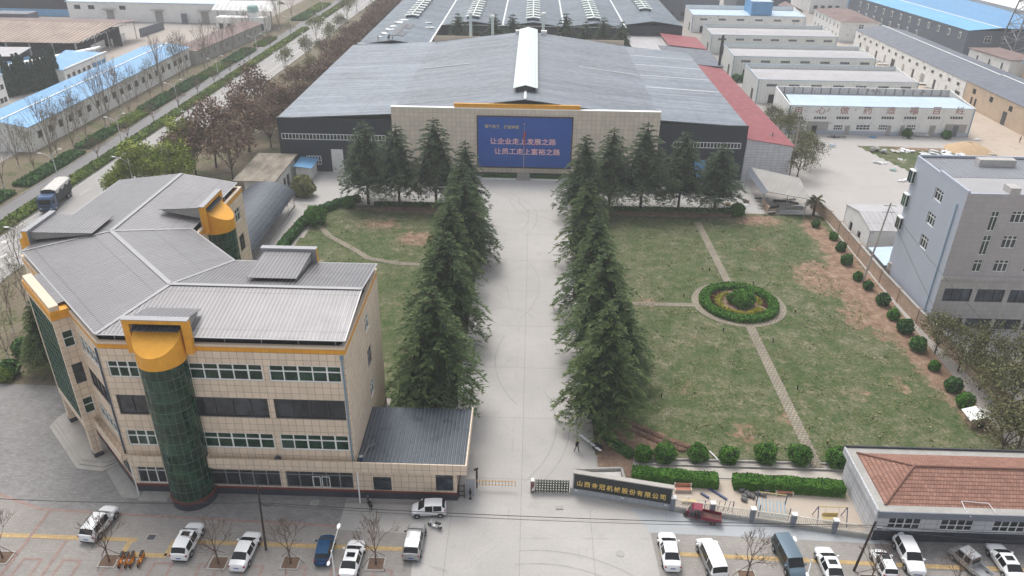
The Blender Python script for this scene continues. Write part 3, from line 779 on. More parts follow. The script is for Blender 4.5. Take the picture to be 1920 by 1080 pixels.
# left highway: service lane, hedge median, carriageway (very slightly turned)
def rd(x, y): return (x+(y-150)*.013, y)
def strip(name, x0, x1, y0, y1, mat, z): return sheet(name, [rd(x0, y0), rd(x1, y0), rd(x1, y1), rd(x0, y1)], mat, z)
strip('roadside_verge', -120, -103.6, 60, 700, G_['verge'], .004)
strip('service_road', -103.6, -98.9, 60, 700, G_['asphalt2'], .008)
strip('road', -95.4, -84.6, 60, 700, G_['asphalt'], .010)
strip('roadside_verge_inner', -84.6, -58, 60, 300, G_['verge'], .0)
strip('roadside_verge_inner_far', -84.6, -58, 300, 620, G_['verge'], .0)
strip('crossing_road', -98.9, -95.4, 336, 350, G_['asphalt'], .012)
m = MB()
def seg(x0, x1, y0, y1, z=.03): m.poly([(*rd(x0, y0), z), (*rd(x1, y0), z), (*rd(x1, y1), z), (*rd(x0, y1), z)])
y = 70
while y < 600:
    seg(-91.95, -91.8, y, y+4.2 if y > 132 else y+7); y += 9.5
seg(-88.2, -88.05, 60, 600); seg(-87.85, -87.7, 60, 600); seg(-85.1, -84.95, 60, 600); seg(-95.1, -94.95, 60, 600, .031)
for ax, ay in ((-93.4, 118), (-90.0, 112)):
    seg(ax-.1, ax+.1, ay, ay+5); 
    m.poly([(*rd(ax-.6, ay+5), .034), (*rd(ax+.6, ay+5), .034), (*rd(ax, ay+7.2), .034)])
struct('road_markings', m, plain('worn road paint', (.62, .61, .58), .8, 0, .2, 2))
m = MB()
for x0 in (-98.9, -95.55): m.prism([rd(x0, 60), rd(x0+.15, 60), rd(x0+.15, 336), rd(x0, 336)], .0, .15); m.prism([rd(x0, 350), rd(x0+.15, 350), rd(x0+.15, 640), rd(x0, 640)], .0, .15)
m.prism([rd(-103.75, 60), rd(-103.6, 60), rd(-103.6, 640), rd(-103.75, 640)], 0, .15); m.prism([rd(-84.6, 60), rd(-84.45, 60), rd(-84.45, 640), rd(-84.6, 640)], 0, .15)
struct('road_kerbs', m, M['stone'])
strip('median_soil', -98.75, -95.55, 60, 336, G_['verge'], .06); strip('median_soil', -98.75, -95.55, 350, 640, G_['verge'], .06)
# soil in front of the play strip and the path behind the sign
sheet('soil_bank', rag([(8.7, 64.6), (12.2, 66.6), (13.2, 71.5), (9, 74.4), (8.7, 70)], .15, 1.2, 4), G_['soil'], .058)
sheet('garden_path', [(11.6, 67.5), (37.2, 66.6), (37.2, 68.6), (11.6, 68.9)], concrete('pale path', (.46, .42, .37), None, .1, .2, stain=.5), .050)
sheet('play_ground_sand', [(12.2, 62.6), (16.1, 61.9), (36.5, 58.6), (36.5, 66.6), (12.2, 66.8)], G_['sandy'], .030)
m = MB(); rn = random.Random(5)
for a, b in (((13.9, 68.9), (37.0, 68.9)), ((14.1, 69.9), (32.4, 69.9)), ((34.4, 69.9), (36.2, 69.9))):
    x = a[0]
    while x < b[0]: m.box(x, a[1], 0, min(b[0], x+1.45), a[1]+.16, .22+rn.uniform(-.03, .03)); x += 1.5
struct('stone_kerb', m, M['stone'])
# brick garden paths and the ring round the flower bed
band('brick_path', [(32.9, 139.5), (33.4, 114.5)], 1.3, G_['bricksq'], .085)
band('brick_path', [(33.7, 100.8), (33.9, 69.2)], 1.4, G_['bricksq'], .085)
band('brick_path', [(14.5, 106.6), (26.9, 106.6)], 1.1, G_['bricksq'], .085)
band('brick_path', [(-41, 136), (-36.5, 129), (-31.5, 124.3), (-27.5, 120.2), (-22, 118.5), (-11, 118.2)], 1.1, G_['bricksq'], .085)
m = MB(); n = 48
for i in range(n):
    a, b = 2*math.pi*i/n, 2*math.pi*(i+1)/n
    m.poly([(33.5+r_*math.cos(t), 107.4+r_*.98*math.sin(t), .092) for r_, t in ((6.2, a), (7.3, a), (7.3, b), (6.2, b))])
struct('brick_ring_path', m, G_['bricksq'])
m = MB(); m.disc((33.5, 107.4, .094), 6.2, 40); struct('flower_bed_soil', m, G_['soil'])
# path beside the arched shed
sheet('shed_path', [(-49.5, 105), (-44.5, 105), (-42.8, 140), (-46.5, 144.2), (-50.5, 144.2)], G_['yardR'], .020)
# factory side yard on the right, dirt road, grass patch
sheet('east_yard', [(58.6, 104), (120, 104), (123, 199.6), (66.0, 199.6), (57.5, 165), (57.5, 140)], G_['yardR'], .006)
sheet('dirt_road', rag([(112, 170), (150, 170), (150, 206), (131, 232), (127, 320), (113.5, 322), (113.5, 200)], .5, 4, 3), G_['dirt'], .010)
sheet('east_yard_front', rect(60, 60, 120, 104), G_['yardR'], .004)
lawn('grass_patch', 82, 114, 155, 191, [(100, 190, 16, 4, .9), (83, 172, 3, 12, .8), (112, 175, 4, 20, .7)], inside=lambda x, y: (y < 190.5-(x-82)*.05) & (y > 190-(x-82)*3.5), z=.012)
sheet('gravel_lane', rect(110.5, 205, 123.5, 335), G_['dirt'], .002)
sheet('west_yard', rect(-160, 274, -118, 330), concrete('dusty yard', (.42, .37, .33), (12, 12), .1, .03, .88, .25), .002)
# dug trench in front of the near right cedars
m = MB(); tr = [(11.5, 77.8), (13.5, 75.6), (16.5, 73.5), (20, 71.6)]; rn = random.Random(2)
for side, off in ((-1, -.55), (1, .5)):
    pts = []
    for a, b in zip(tr, tr[1:]):
        for k in range(6):
            t = k/6; pts.append((a[0]+(b[0]-a[0])*t+off*.7, a[1]+(b[1]-a[1])*t+off*.7))
    for p, q in zip(pts, pts[1:]): m.ball(((p[0]+q[0])/2, (p[1]+q[1])/2, .05), (.5+rn.uniform(0, .2)), .42, .2+rn.uniform(0, .10), 8, .15, rn.randint(0, 99))
struct('spoil_ridges', m, G_['redsoil'])
sheet('trench', rag([(11.7, 77.6), (13.7, 75.5), (16.7, 73.4), (20, 71.5), (20.2, 71.7), (16.9, 73.7), (13.9, 75.8), (11.9, 77.9)], .06, 1, 6), plain('dark trench soil', (.05, .032, .024), .95, 0, .2, 2), .07)  # flat strip, darker brown than the spoil beside it
# tyre marks swept over the drive
TM = plain('tyre darkened concrete', (.335, .325, .31), .9, 0, .12, .8)
def arcm(cx, cy, r, a0, a1, w_=.16, n=26, z=.0165):
    m = MB()
    for i in range(n):
        t0, t1 = R(a0+(a1-a0)*i/n), R(a0+(a1-a0)*(i+1)/n)
        m.poly([(cx+q*math.cos(t), cy+q*math.sin(t), z) for q, t in ((r, t0), (r+w_, t0), (r+w_, t1), (r, t1))])
    struct('tyre_mark', m, TM)
for k, q in enumerate([(-14, 140, 14, -25, 60), (-14, 140, 15.7, -25, 55), (10, 150, 12, 180, 250), (10, 150, 13.8, 182, 245), (-20, 112, 22, -30, 20), (14, 90, 18, 160, 215), (-12, 76, 16, -40, 25), (-12, 76, 17.6, -38, 20), (2, 40, 14, 30, 100), (2, 40, 15.7, 35, 98), (-3, 100, 4.2, 20, 150)]): arcm(*q, z=.0162+.0006*k)
# grass tufts over the lawns
def tufts(n, x0, x1, y0, y1, seed, keep=None, big=1.0):
    rng = np.random.default_rng(seed); p = np.column_stack([rng.uniform(x0, x1, n), rng.uniform(y0, y1, n), np.zeros(n)])
    q = np.array([noise.noise(Vector((a*.35, b*.35, 0)))+.6*noise.noise(Vector((a*1.3, b*1.3, 3))) for a, b, _ in p])
    k = q > -.05
    if big > 1: k = q > .12
    if keep is not None: k &= keep(p[:, 0], p[:, 1])
    p = p[k]; n = len(p)
    V = []
    for j in range(3):
        a = rng.uniform(0, 6.28, n); l = rng.uniform(.05, .17, n)*big; d = np.column_stack([np.cos(a), np.sin(a), np.zeros(n)]); s_ = np.column_stack([-np.sin(a), np.cos(a), np.zeros(n)])
        wd = rng.uniform(.03, .09, n)[:, None]*big**.5
        V.append(np.stack([p-s_*wd, p+s_*wd, p+d*l[:, None]+np.column_stack([np.zeros(n), np.zeros(n), l*rng.uniform(.2, 1.1, n)])], 1))
    V = np.concatenate(V).reshape(-1, 3); V[:, 2] += .05
    return V
def keepR(x, y): return ((x-33.5)**2+(y-107.4)**2 > 56) & (np.abs(x-33.5) > .9) & (x < 54.5-np.clip((y-95)*.1, -2, 3)) & (x > 10.5)
V = np.concatenate([tufts(30000, 9, 57.5, 71.5, 142, 1, keepR), tufts(9000, -44, -9, 80, 141, 2, lambda x, y: ((x > -17) | (y > 106)) & (y < 117+(x+43)*6.5)), tufts(5200, 9, 58, 71.5, 142, 5, keepR, 2.4), tufts(1800, -44, -9, 80, 141, 6, lambda x, y: ((x > -17) | (y > 106)) & (y < 117+(x+43)*6.5), 2.4)])
tag(npmesh('grass', V, np.arange(len(V)).reshape(-1, 3), M['grassblade']), 'short tufts of patchy grass over the lawns', 'grass', kind='stuff')
# ---------------------------------------------------------------- four storey office with the bent plan
def offs(pts, d):
    """offset a CCW polygon outward by d"""
    n = len(pts); out = []
    for i in range(n):
        p0, p1, p2 = Vector(pts[i-1]), Vector(pts[i]), Vector(pts[(i+1) % n])
        a = (p1-p0).normalized(); b = (p2-p1).normalized()
        na = Vector((a.y, -a.x)); nb = Vector((b.y, -b.x)); m_ = (na+nb); m_ /= max(.2, 1+na.dot(nb))
        out.append(tuple(p1+m_*d))
    return out
def ring(mb, pts, o0, o1, z0, z1):
    a = offs(pts, o0); b = offs(pts, o1); n = len(pts)
    for i in range(n):
        j = (i+1) % n; A, B, C, D = a[i], a[j], b[j], b[i]
        for z, fl in ((z1, 0), (z0, 1)):
            q = [(*D, z), (*C, z), (*B, z), (*A, z)]; mb.poly(q[::-1] if fl else q)
        mb.poly([(*D, z0), (*C, z0), (*C, z1), (*D, z1)]); mb.poly([(*B, z0), (*A, z0), (*A, z1), (*B, z1)])
    return mb
OF = thing('office_building', 'beige tiled four storey office with orange trim and bent grey sheet roof', 'building', (-36, 76, 0))
FP = [(-17.4, 62.4), (-17.4, 79.3), (-33.9, 79.3), (-41.5, 87.2), (-41.5, 104), (-59.6, 104), (-59.6, 80.4), (-41.6, 62.4)]
ROWS = [(15.0, 16.97), (10.4, 12.88), (6.36, 8.4)]
GR = (1.2, 3.42)
wl = MB()
def facade(p0, p1, cols, rows, ground=None, deep=.22):
    h = [(a, b, c, d) for a, b in cols for c, d in rows]+([(a, b, *ground) for a, b in cols] if ground else [])
    wl.wall(p0, p1, 0, 18.4, h, deep); return h
FC = [(.45, 3.5), (8.5, 15.85), (16.45, 23.65)]
facade(FP[7], FP[0], FC, ROWS, GR)
facade(FP[0], FP[1], [(9.05, 11.1)], ROWS)
facade(FP[1], FP[2], [(1.2, 4.2), (12.2, 15.4)], ROWS, GR)
facade(FP[2], FP[3], [(2.5, 8.4)], ROWS)
facade(FP[3], FP[4], [(13.1, 15.0)], ROWS, GR)
facade(FP[4], FP[5], [(3, 7), (11, 15)], ROWS)
facade(FP[5], FP[6], [(2, 8), (13, 14.9), (20.6, 22.6)], ROWS)
LSW = math.dist(FP[6], FP[7])
SWC = [(1.2, 6.6), (18.4, 24.6)]
facade(FP[6], FP[7], SWC, ROWS, GR)
wo_ = build(wl, 'wall', M['beige_tile'], OF)
m = MB(); ring(m, FP, -.3, .006, 18.42, 18.95); build(m, 'orange_band', M['orange_tile'], OF)
m = MB(); ring(m, FP, -.36, .05, 18.96, 19.2); build(m, 'parapet_cap', M['beige'], OF)
m = MB(); ring(m, FP, -.2, .03, -.02, .83); build(m, 'plinth', M['darkbase'], OF)
m = MB(); ring(m, FP, -.2, .045, .835, 1.12); build(m, 'plinth_trim', M['redline'], OF)
m = MB(); m.prism(offs(FP, -.02), 18.0, 18.38); m.prism(offs(FP, -1.1), 18.39, 19.78); build(m, 'roof_gap_shade', M['black'], OF)  # solid black prisms, shade under the eaves set by colour
# the roof: six profiled planes
zE, zR = 19.85, 21.05
A, B, C_, D, E_, G1, H, K = [(-17.35, 62.6), (-17.25, 79.2), (-33.7, 79.2), (-42, 87.6), (-41.9, 103.8), (-58.9, 103.8), (-59.2, 80.2), (-41.6, 62.6)]
R1, R2, R3, F_ = (-17.25, 70.9), (-37.5, 70.9), (-50.1, 83.8), (-49.7, 103.8)
e = lambda p: (p[0], p[1], zE); r_ = lambda p: (p[0], p[1], zR)
rf = MB()
for q in ([e(K), e(A), r_(R1), r_(R2)], [r_(R1), e(B), e(C_), r_(R2)], [r_(R2), e(C_), e(D), r_(R3)], [r_(R3), e(D), e(E_), r_(F_)], [e(G1), e(H), r_(R3), r_(F_)], [e(H), e(K), r_(R2), r_(R3)]):
    rf.slab(q, .08)
# the part of the roof that runs out over the entrance bay
t_ = (Vector(FP[7])-Vector(FP[6])).normalized(); n_ = Vector((t_.y, -t_.x))  # along the facade towards the front corner, outward
def sw(u, o, z): p = Vector(FP[7])-t_*u+n_*o; return (p.x, p.y, z)
sl_ = (zR-zE)/8.6
rf.slab([sw(17.6, -.1, zE-.01), sw(17.6, 1.1, zE-1.2*sl_-.01), sw(9.2, 1.1, zE-1.2*sl_-.01), sw(9.2, -.1, zE-.01)], .08)
build(rf, 'roof', M['office_roof'], OF)
m = MB()
def cap(p, q, w_=.5, up=.05): m.bar((p[0], p[1], p[2]+up), (q[0], q[1], q[2]+up), w_, .06)
for p, q in ((r_(R1), r_(R2)), (r_(R2), r_(R3)), (r_(R3), r_(F_))): cap(p, q, .5)
for p, q in ((e(K), r_(R2)), (e(C_), r_(R2)), (e(H), r_(R3)), (e(D), r_(R3))): cap(p, q, .38, .03)
for p, q in ((e(K), e(A)), (e(A), r_(R1)), (r_(R1), e(B)), (e(B), e(C_)), (e(C_), e(D)), (e(D), e(E_)), (e(E_), r_(F_)), (r_(F_), e(G1)), (e(G1), e(H)), (e(H), e(K))): cap(p, q, .16, -.02)
build(m, 'roof_flashing', M['roof_trim'], OF)
m = MB()
for x in np.arange(-40, -17, 3.6):
    m.box(x, 62.85, 19.2, x+.08, 62.93, 19.8)
for y in np.arange(64, 79, 2.4): m.box(-17.72, y, 19.2, -17.64, y+.08, 19.85)
for y in (88, 98.5, 103.2): m.box(-41.95, y, 19.2, -41.87, y+.08, 19.85)
m.box(-17.9, 62.7, 19.2, -17.6, 62.95, 19.32)
build(m, 'roof_post', M['roof_trim'], OF)
# windows
for ri, (c, d) in enumerate(ROWS):
    fm, gm = ('frame_white', 'green_glass') if ri != 1 else ('frame_dark', 'dark_glass')
    for ci, (a, b) in enumerate(FC):
        window(OF, FP[7], FP[0], a, b, c, d, cols=(3, 5, 5)[ci] if ri != 1 else (2, 4, 4)[ci], trans=.38 if ri != 1 else 0, fm=fm, gm=gm, bar=.115 if ri != 1 else .14)
    window(OF, FP[0], FP[1], 9.05, 11.1, c, d, cols=2, fm=fm if ri != 1 else 'frame_grey', gm=gm)
    window(OF, FP[3], FP[4], 13.1, 15.0, c, d, cols=2, fm=fm if ri != 1 else 'frame_dark', gm=gm)
    for a, b in SWC: window(OF, FP[6], FP[7], a, b, c, d, cols=5, trans=.38 if ri != 1 else 0, fm=fm, gm=gm)
    for a, b in ((1.2, 4.2), (12.2, 15.4)): window(OF, FP[1], FP[2], a, b, c, d, cols=3, fm=fm, gm=gm)
    window(OF, FP[2], FP[3], 2.5, 8.4, c, d, cols=4, fm=fm, gm=gm)
    for a, b in ((3, 7), (11, 15)): window(OF, FP[4], FP[5], a, b, c, d, cols=3, fm=fm, gm=gm)
    for a, b in ((2, 8), (13, 14.9), (20.6, 22.6)): window(OF, FP[5], FP[6], a, b, c, d, cols=2, fm=fm, gm=gm)
for ci, (a, b) in enumerate(FC):
    window(OF, FP[7], FP[0], a, b, *GR, cols=(3, 5, 5)[ci], trans=.22, fm='frame_white' if ci == 0 else 'frame_grey', gm='dark_glass', bar=.08)
for a, b in SWC: window(OF, FP[6], FP[7], a, b, *GR, cols=4, trans=.2, fm='frame_grey', gm='dark_glass')
for a, b in ((1.2, 4.2), (12.2, 15.4)): window(OF, FP[1], FP[2], a, b, *GR, cols=3, fm='frame_grey', gm='dark_glass')
window(OF, FP[3], FP[4], 13.1, 15.0, *GR, cols=2, fm='frame_grey', gm='dark_glass')
# hanging curtains behind the ground floor glass and the white double door
m = MB()
for x0, x1 in ((-30.2, -28.7), (-24.9, -23.9), (-23.4, -22.6), (-19.2, -18.1)):
    x = x0
    while x < x1: m.poly([(x, 62.602, 1.3), (x+.1, 62.585, 1.3), (x+.1, 62.585, 3.0), (x, 62.602, 3.0)]); m.poly([(x+.1, 62.585, 1.3), (x+.2, 62.602, 1.3), (x+.2, 62.602, 3.0), (x+.1, 62.585, 3.0)]); x += .2
build(m, 'curtain', plain('grey curtain', (.26, .27, .27), .9, 0, .1), OF)
m = MB()
for x in (-22.35, -21.35): 
    m.box(x, 62.46, 1.25, x+.08, 62.5, 2.75); m.box(x+.8, 62.46, 1.25, x+.88, 62.5, 2.75); m.box(x+.08, 62.46, 1.25, x+.8, 62.5, 1.33); m.box(x+.08, 62.46, 2.67, x+.8, 62.5, 2.75)
build(m, 'door_frame', M['frame_white'], OF)
# the gutter ledge above the ground floor
def ledge(pts, name='ledge'):
    f = MB()
    for a, b in zip(pts, pts[1:]):
        a, b = Vector(a), Vector(b); t = (b-a).normalized(); s_ = Vector((t.y, -t.x))
        f.prism([a+s_*.8, b+s_*.8, b+s_*.66, a+s_*.66], 4.3, 5.55)
        f.prism([a+s_*.655, b+s_*.655, b+s_*.01, a+s_*.01], 4.75, 4.95)
    return f
f = ledge([(-32.85, 62.4), (-17.4, 62.4)]); f.box(-32.86, 61.74, 4.3, -33.0, 62.38, 5.55)
f.mesh([(-17.4, 61.6, 4.3), (-17.4, 61.74, 4.3), (-17.4, 61.6, 5.55), (-17.4, 61.74, 5.55)], [(0, 1, 3, 2)])
build(f, 'ledge', M['beige_tile'], OF)
f = ledge([(-41.27, 62.4), (-37.45, 62.4)]); f.box(-37.44, 61.74, 4.3, -37.3, 62.38, 5.55); build(f, 'ledge', M['beige_tile'], OF)
f = ledge([tuple(sw(9.2, 0, 0)[:2]), tuple(sw(-.33, 0, 0)[:2])]); build(f, 'ledge', M['beige_tile'], OF)
# downpipes
m = MB(); m.tube((-17.75, 62.3, 5.2), (-17.75, 62.3, 17.9), .085, n=8); m.box(-17.9, 62.2, 17.9, -17.6, 62.39, 18.3); build(m, 'drainpipe', plain('blue drainpipe', (.16, .28, .38), .5), OF, smooth=False)
m = MB(); m.tube((-17.2, 61.5, .1), (-17.2, 61.5, 4.3), .08, n=8); build(m, 'drainpipe', M['white'], OF); build(MB().tube((-41.2, 61.7, .1), (-41.2, 61.7, 4.3), .07, n=8), 'drainpipe', M['white'], OF)
m = MB(); p = sw(.5, .12, 5); m.tube(p, (p[0], p[1], 18.2), .09, n=8); build(m, 'drainpipe', plain('navy drainpipe', (.04, .07, .12), .5), OF)
m = MB(); m.box(-25.9, 61.85, 4.96, -25.3, 62.3, 5.5); m.ball((-25.6, 62.05, 5.6), .24, .2, .2, 8); build(m, 'alarm_horn', M['darkgrey'], OF)
M['portal_grey'] = plain('grey portal panel', (.31, .315, .33), .5, .1, .06)
# round glazed towers with orange caps and the portal frames above them
def tower(name_suffix, cx, cy, ang, CL=7.4, CZ=21.1, HT=22.0):
    X = Matrix.Translation((cx, cy, 0)) @ Matrix.Rotation(ang, 4, 'Z')
    B_ = lambda mb, nm, mt, par=OF, sm=False: build(mb.xf(X), nm, mt, par, smooth=sm)
    a0, a1 = math.pi-.32, 2*math.pi+.32; rr = 2.22
    gl = MB().lathe((0, 0, 0), [(rr, 1.15), (rr, 17.72)], 26, a0, a1); go = B_(gl, 'glass_tower', M['green_glass2'], OF, True)
    mu = MB()
    for k in range(14):
        z = 1.15+k*1.275; mu.lathe((0, 0, 0), [(rr+.004, z-.02), (rr+.03, z-.02), (rr+.03, z+.02), (rr+.004, z+.02)], 26, a0, a1)
    for k in range(14):
        a = a0+(a1-a0)*k/13; mu.tube((math.cos(a)*(rr+.012), math.sin(a)*(rr+.012), 1.15), (math.cos(a)*(rr+.012), math.sin(a)*(rr+.012), 17.7), .018, n=4, caps=False)
    B_(mu, 'mullions', M['mullion'], go)
    B_(MB().lathe((0, 0, 0), [(rr+.14, -.1), (rr+.14, .86)], 26, a0, a1).lathe((0, 0, 0), [(rr+.14, .86), (rr, .87)], 26, a0, a1), 'tower_plinth', M['darkbase'], go)
    B_(MB().lathe((0, 0, 0), [(rr+.16, .87), (rr+.16, 1.14), (rr, 1.15)], 26, a0, a1), 'tower_trim', M['redline'], go)
    # orange drum cut by an inclined plane
    o = MB(); n = 30; rc = 2.3; zt = lambda y: 20.75+(y-.1)*.66
    P = [(rc*math.cos(a0+(a1-a0)*i/n), min(.6, rc*math.sin(a0+(a1-a0)*i/n))) for i in range(n+1)]
    for p, q in zip(P, P[1:]): o.poly([(p[0], p[1], 17.7), (q[0], q[1], 17.7), (q[0], q[1], zt(q[1])), (p[0], p[1], zt(p[1]))])
    o.poly([(p[0], p[1], 17.7) for p in P[::-1]]); o.poly([(p[0], p[1], zt(p[1])) for p in P])
    B_(o, 'tower_cap', M['orange'], OF)
    fr = MB()
    for x0, x1 in ((-3.15, -2.5), (2.5, 3.15)): fr.box(x0, -.05, 18.3, x1, .6, HT-.42)
    fr.box(-3.15, -.05, HT-.418, 3.15, .6, HT)
    fo = B_(fr, 'portal_frame', M['orange'], OF)
    B_(MB().box(-3.2, -.09, HT+.002, 3.2, .68, HT+.07), 'portal_cap', M['portal_grey'], fo); B_(MB().box(-3.17, .602, 18.4, 3.17, .66, HT), 'portal_back', M['portal_grey'], fo)
    bk = MB().box(-2.49, .4, 20.4, 2.49, .599, HT-.43); B_(bk, 'portal_gap_shade', M['black'], fo)  # black panel, painted shade behind the frame
    cs = MB().slab([(-2.7, .7, HT-.25), (2.7, .7, HT-.25), (2.7, CL, CZ), (-2.7, CL, CZ)], .07); B_(cs, 'canopy', M['office_roof'], OF)
    for x in (-2.5, 2.4):
        sd_ = MB().mesh([(x, .3, 20.0), (x, .3, HT-.35), (x, CL-.4, CZ-.05), (x, CL-.4, CZ-.3), (x+.08, .3, 20.0), (x+.08, .3, HT-.35), (x+.08, CL-.4, CZ-.05), (x+.08, CL-.4, CZ-.3)], [(0,1,2,3),(7,6,5,4),(0,4,5,1),(1,5,6,2),(2,6,7,3),(3,7,4,0)])
        B_(sd_, 'canopy_side', M['concrete_wall'], OF)
    sf_ = MB().box(-2.3, -.5, 21.05, 2.3, .35, 21.12); B_(sf_, 'sill_sheet', M['dark_roof'], OF)
tower('s', -35.15, 61.95, 0, 4.2, 20.95, 22.0)
tower('n', -27.3, 79.75, math.pi, 7.2, 21.2, 21.5)
tower('e', -41.05, 92.8, math.pi/2, 6.0, 21.3, 21.9)
tower('w', -60.05, 85.4, -math.pi/2, 8.2, 21.2, 21.4)
# entrance bay with curtain wall, columns and terrace
bay = MB()
q0, q1, q2, q3 = [sw(u, o, 0)[:2] for u, o in ((18, 0), (18, 1.7), (8.2, 1.7), (8.2, 0))]
L9 = 9.8
bay.wall(q1, q2, 4.3, 18.5, [(.5, L9-.5, 5.3, 17.9)], .2)
bay.wall(q2, q3, 4.3, 18.5, [(.45, 1.5, c, d) for c, d in ROWS], .2)
bay.wall(q0, q1, 4.3, 18.5, [(.3, 1.4, c, d) for c, d in ROWS], .2)
bay.poly([(*q3, 4.3), (*q2, 4.3), (*q1, 4.3), (*q0, 4.3)])
bo = build(bay, 'entrance_bay', M['beige_tile'], OF)
for c, d in ROWS:
    window(bo, q2, q3, .45, 1.5, c, d, cols=1, trans=.45, fm='frame_white' if c != 10.4 else 'frame_dark', gm='green_glass' if c != 10.4 else 'dark_glass', depth=.15)
    window(bo, q0, q1, .3, 1.4, c, d, cols=1, trans=.45, depth=.15)
gw = window(bo, q1, q2, .5, L9-.5, 5.3, 17.9, cols=7, trans=0, fm='mullion', gm='green_glass2', depth=.14, bar=.04, name='curtain_wall')
m = MB()
for z in np.arange(6.3, 17.8, 1.0):
    a = Vector(q1)+t_*.5-n_*.03; b = Vector(q2)-t_*.5-n_*.03; m.bar((a.x, a.y, z), (b.x, b.y, z), .05, .04)
build(m, 'mullions', M['mullion'], bo)
m = MB(); m.prism([sw(18.1, 1.78, 0)[:2], sw(8.1, 1.78, 0)[:2], sw(8.1, -.1, 0)[:2], sw(18.1, -.1, 0)[:2]], 18.52, 19.45); build(m, 'orange_band', M['orange_tile'], bo)
m = MB(); m.prism([sw(17.9, 1.65, 0)[:2], sw(8.3, 1.65, 0)[:2], sw(8.3, .75, 0)[:2], sw(17.9, .75, 0)[:2]], 19.46, 20.0); build(m, 'parapet_cap', M['beige'], bo)
m = MB(); d_ = MB()
for u in (17.3, 8.7):
    pl = [sw(u+.45, 1.65, 0)[:2], sw(u-.45, 1.65, 0)[:2], sw(u-.45, .75, 0)[:2], sw(u+.45, .75, 0)[:2]]
    cc_ = MB().prism(pl, .9, 4.3); co_ = build(cc_, 'column', M['beige_tile'], OF)
    build(MB().prism(offs(pl if sum(pl[i][0]*pl[(i+1)%4][1]-pl[(i+1)%4][0]*pl[i][1] for i in range(4)) > 0 else pl[::-1], .02), .1, .9), 'column_base', M['darkbase'], co_)
m = MB()
for i, (o, z) in enumerate(((2.9, .34), (3.3, .22), (3.75, .10))):
    m.prism([sw(19.5, -.3, 0)[:2], sw(19.5, o-1.4, 0)[:2], sw(18.2, o, 0)[:2], sw(9.0-(o-2.9), o, 0)[:2], sw(6.6-(o-2.9), o-1.9, 0)[:2], sw(6.6-(o-2.9), -.3, 0)[:2]], -.05-.01*i, z)
build(m, 'steps', M['stone'], OF)
m = MB(); m.poly([sw(6.4, .02, .03), sw(6.4, 1.4, .03), sw(.2, 1.7, .03), sw(-1.6, .1, .03), sw(-.4, .02, .03)][::-1]); m.box(-41.0, 60.9, 0, -37.9, 62.36, .06); build(m, 'side_apron', M['concrete_wall'], OF)
# annex: gatehouse wing with a dark sheet roof
AN = thing('gatehouse', 'single storey beige tiled gatehouse with dark profiled roof beside the gate', 'building', (-12, 67, 0))
w_ = MB(); w_.wall((-17.38, 62.4), (-6.9, 62.4), 0, 4.4, [(1.55, 3.5, 1.12, 3.0), (8.25, 10.1, 1.3, 3.5)], .2)
w_.wall((-6.9, 62.4), (-6.9, 71.4), 0, 4.4, [(.8, 2.6, 1.3, 3.4)], .2); w_.wall((-6.9, 71.4), (-17.38, 71.4), 0, 4.4)
build(w_, 'wall', M['beige_tile'], AN)
m = MB(); m.box(-17.38, 62.36, -.02, -6.86, 62.399, .85); m.box(-6.899, 62.40, -.02, -6.86, 71.42, .85); build(m, 'plinth', M['darkbase'], AN)
m = MB(); m.box(-17.38, 62.345, .855, -6.85, 62.398, 1.1); m.box(-6.898, 62.40, .855, -6.85, 71.42, 1.1); build(m, 'plinth_trim', M['redline'], AN)
window(AN, (-17.38, 62.4), (-6.9, 62.4), 1.55, 3.5, 1.12, 3.0, cols=2, trans=.3, fm='frame_dark', gm='blue_glass')
window(AN, (-17.38, 62.4), (-6.9, 62.4), 8.25, 10.1, 1.3, 3.5, cols=1, trans=.25, fm='frame_dark', gm='blue_glass')
window(AN, (-6.9, 62.4), (-6.9, 71.4), .8, 2.6, 1.3, 3.4, cols=2, trans=.3, fm='frame_dark', gm='blue_glass')
m = MB(); m.box(-17.395, 61.6, 4.3, -5.75, 61.74, 5.56); m.box(-5.89, 61.741, 4.3, -5.75, 71.6, 5.56); m.box(-17.38, 71.46, 4.3, -5.891, 71.6, 5.2); m.box(-17.38, 61.741, 4.3, -5.891, 71.459, 4.42); build(m, 'fascia', M['beige_tile'], AN)
m = MB().slab([(-17.36, 61.75, 5.05), (-5.9, 61.75, 5.05), (-5.9, 71.44, 5.35), (-17.36, 71.44, 5.35)], .08); build(m, 'roof', M['dark_roof'], AN)
tk = thing('water_can', 'small blue drum lying in the corner of the dark gatehouse roof', 'drum', (-16.9, 62.5, 5.1))
build(MB().tube((-16.9, 62.5, 5.16), (-16.9, 62.5, 5.66), .2, n=10), 'drum_body', plain('navy drum', (.03, .06, .14), .4), tk)
build(MB().tube((-16.9, 62.5, 5.66), (-16.9, 62.5, 5.7), .22, n=10).tube((-16.8, 62.8, 5.2), (-16.5, 64.6, 5.3), .03, n=5).tube((-16.5, 64.6, 5.3), (-15.8, 65.0, 5.35), .03, n=5), 'drum_pipe', M['concrete_wall'], tk)
def cctv(name, label, loc, hgt, armd):
    t = thing(name, label, 'camera', loc); m = MB(); m.tube(loc, (loc[0], loc[1], loc[2]+hgt), .04, n=6); m.tube((loc[0], loc[1], loc[2]+hgt), (loc[0]+armd[0], loc[1]+armd[1], loc[2]+hgt+.1), .03, n=6)
    build(m, 'bracket', M['whitemetal'], t); q = (loc[0]+armd[0], loc[1]+armd[1], loc[2]+hgt+.1)
    build(MB().bar(q, (q[0]+armd[0]*.9, q[1]+armd[1]*.9-.05, q[2]-.12), .14, .14), 'camera_body', M['whitemetal'], t)
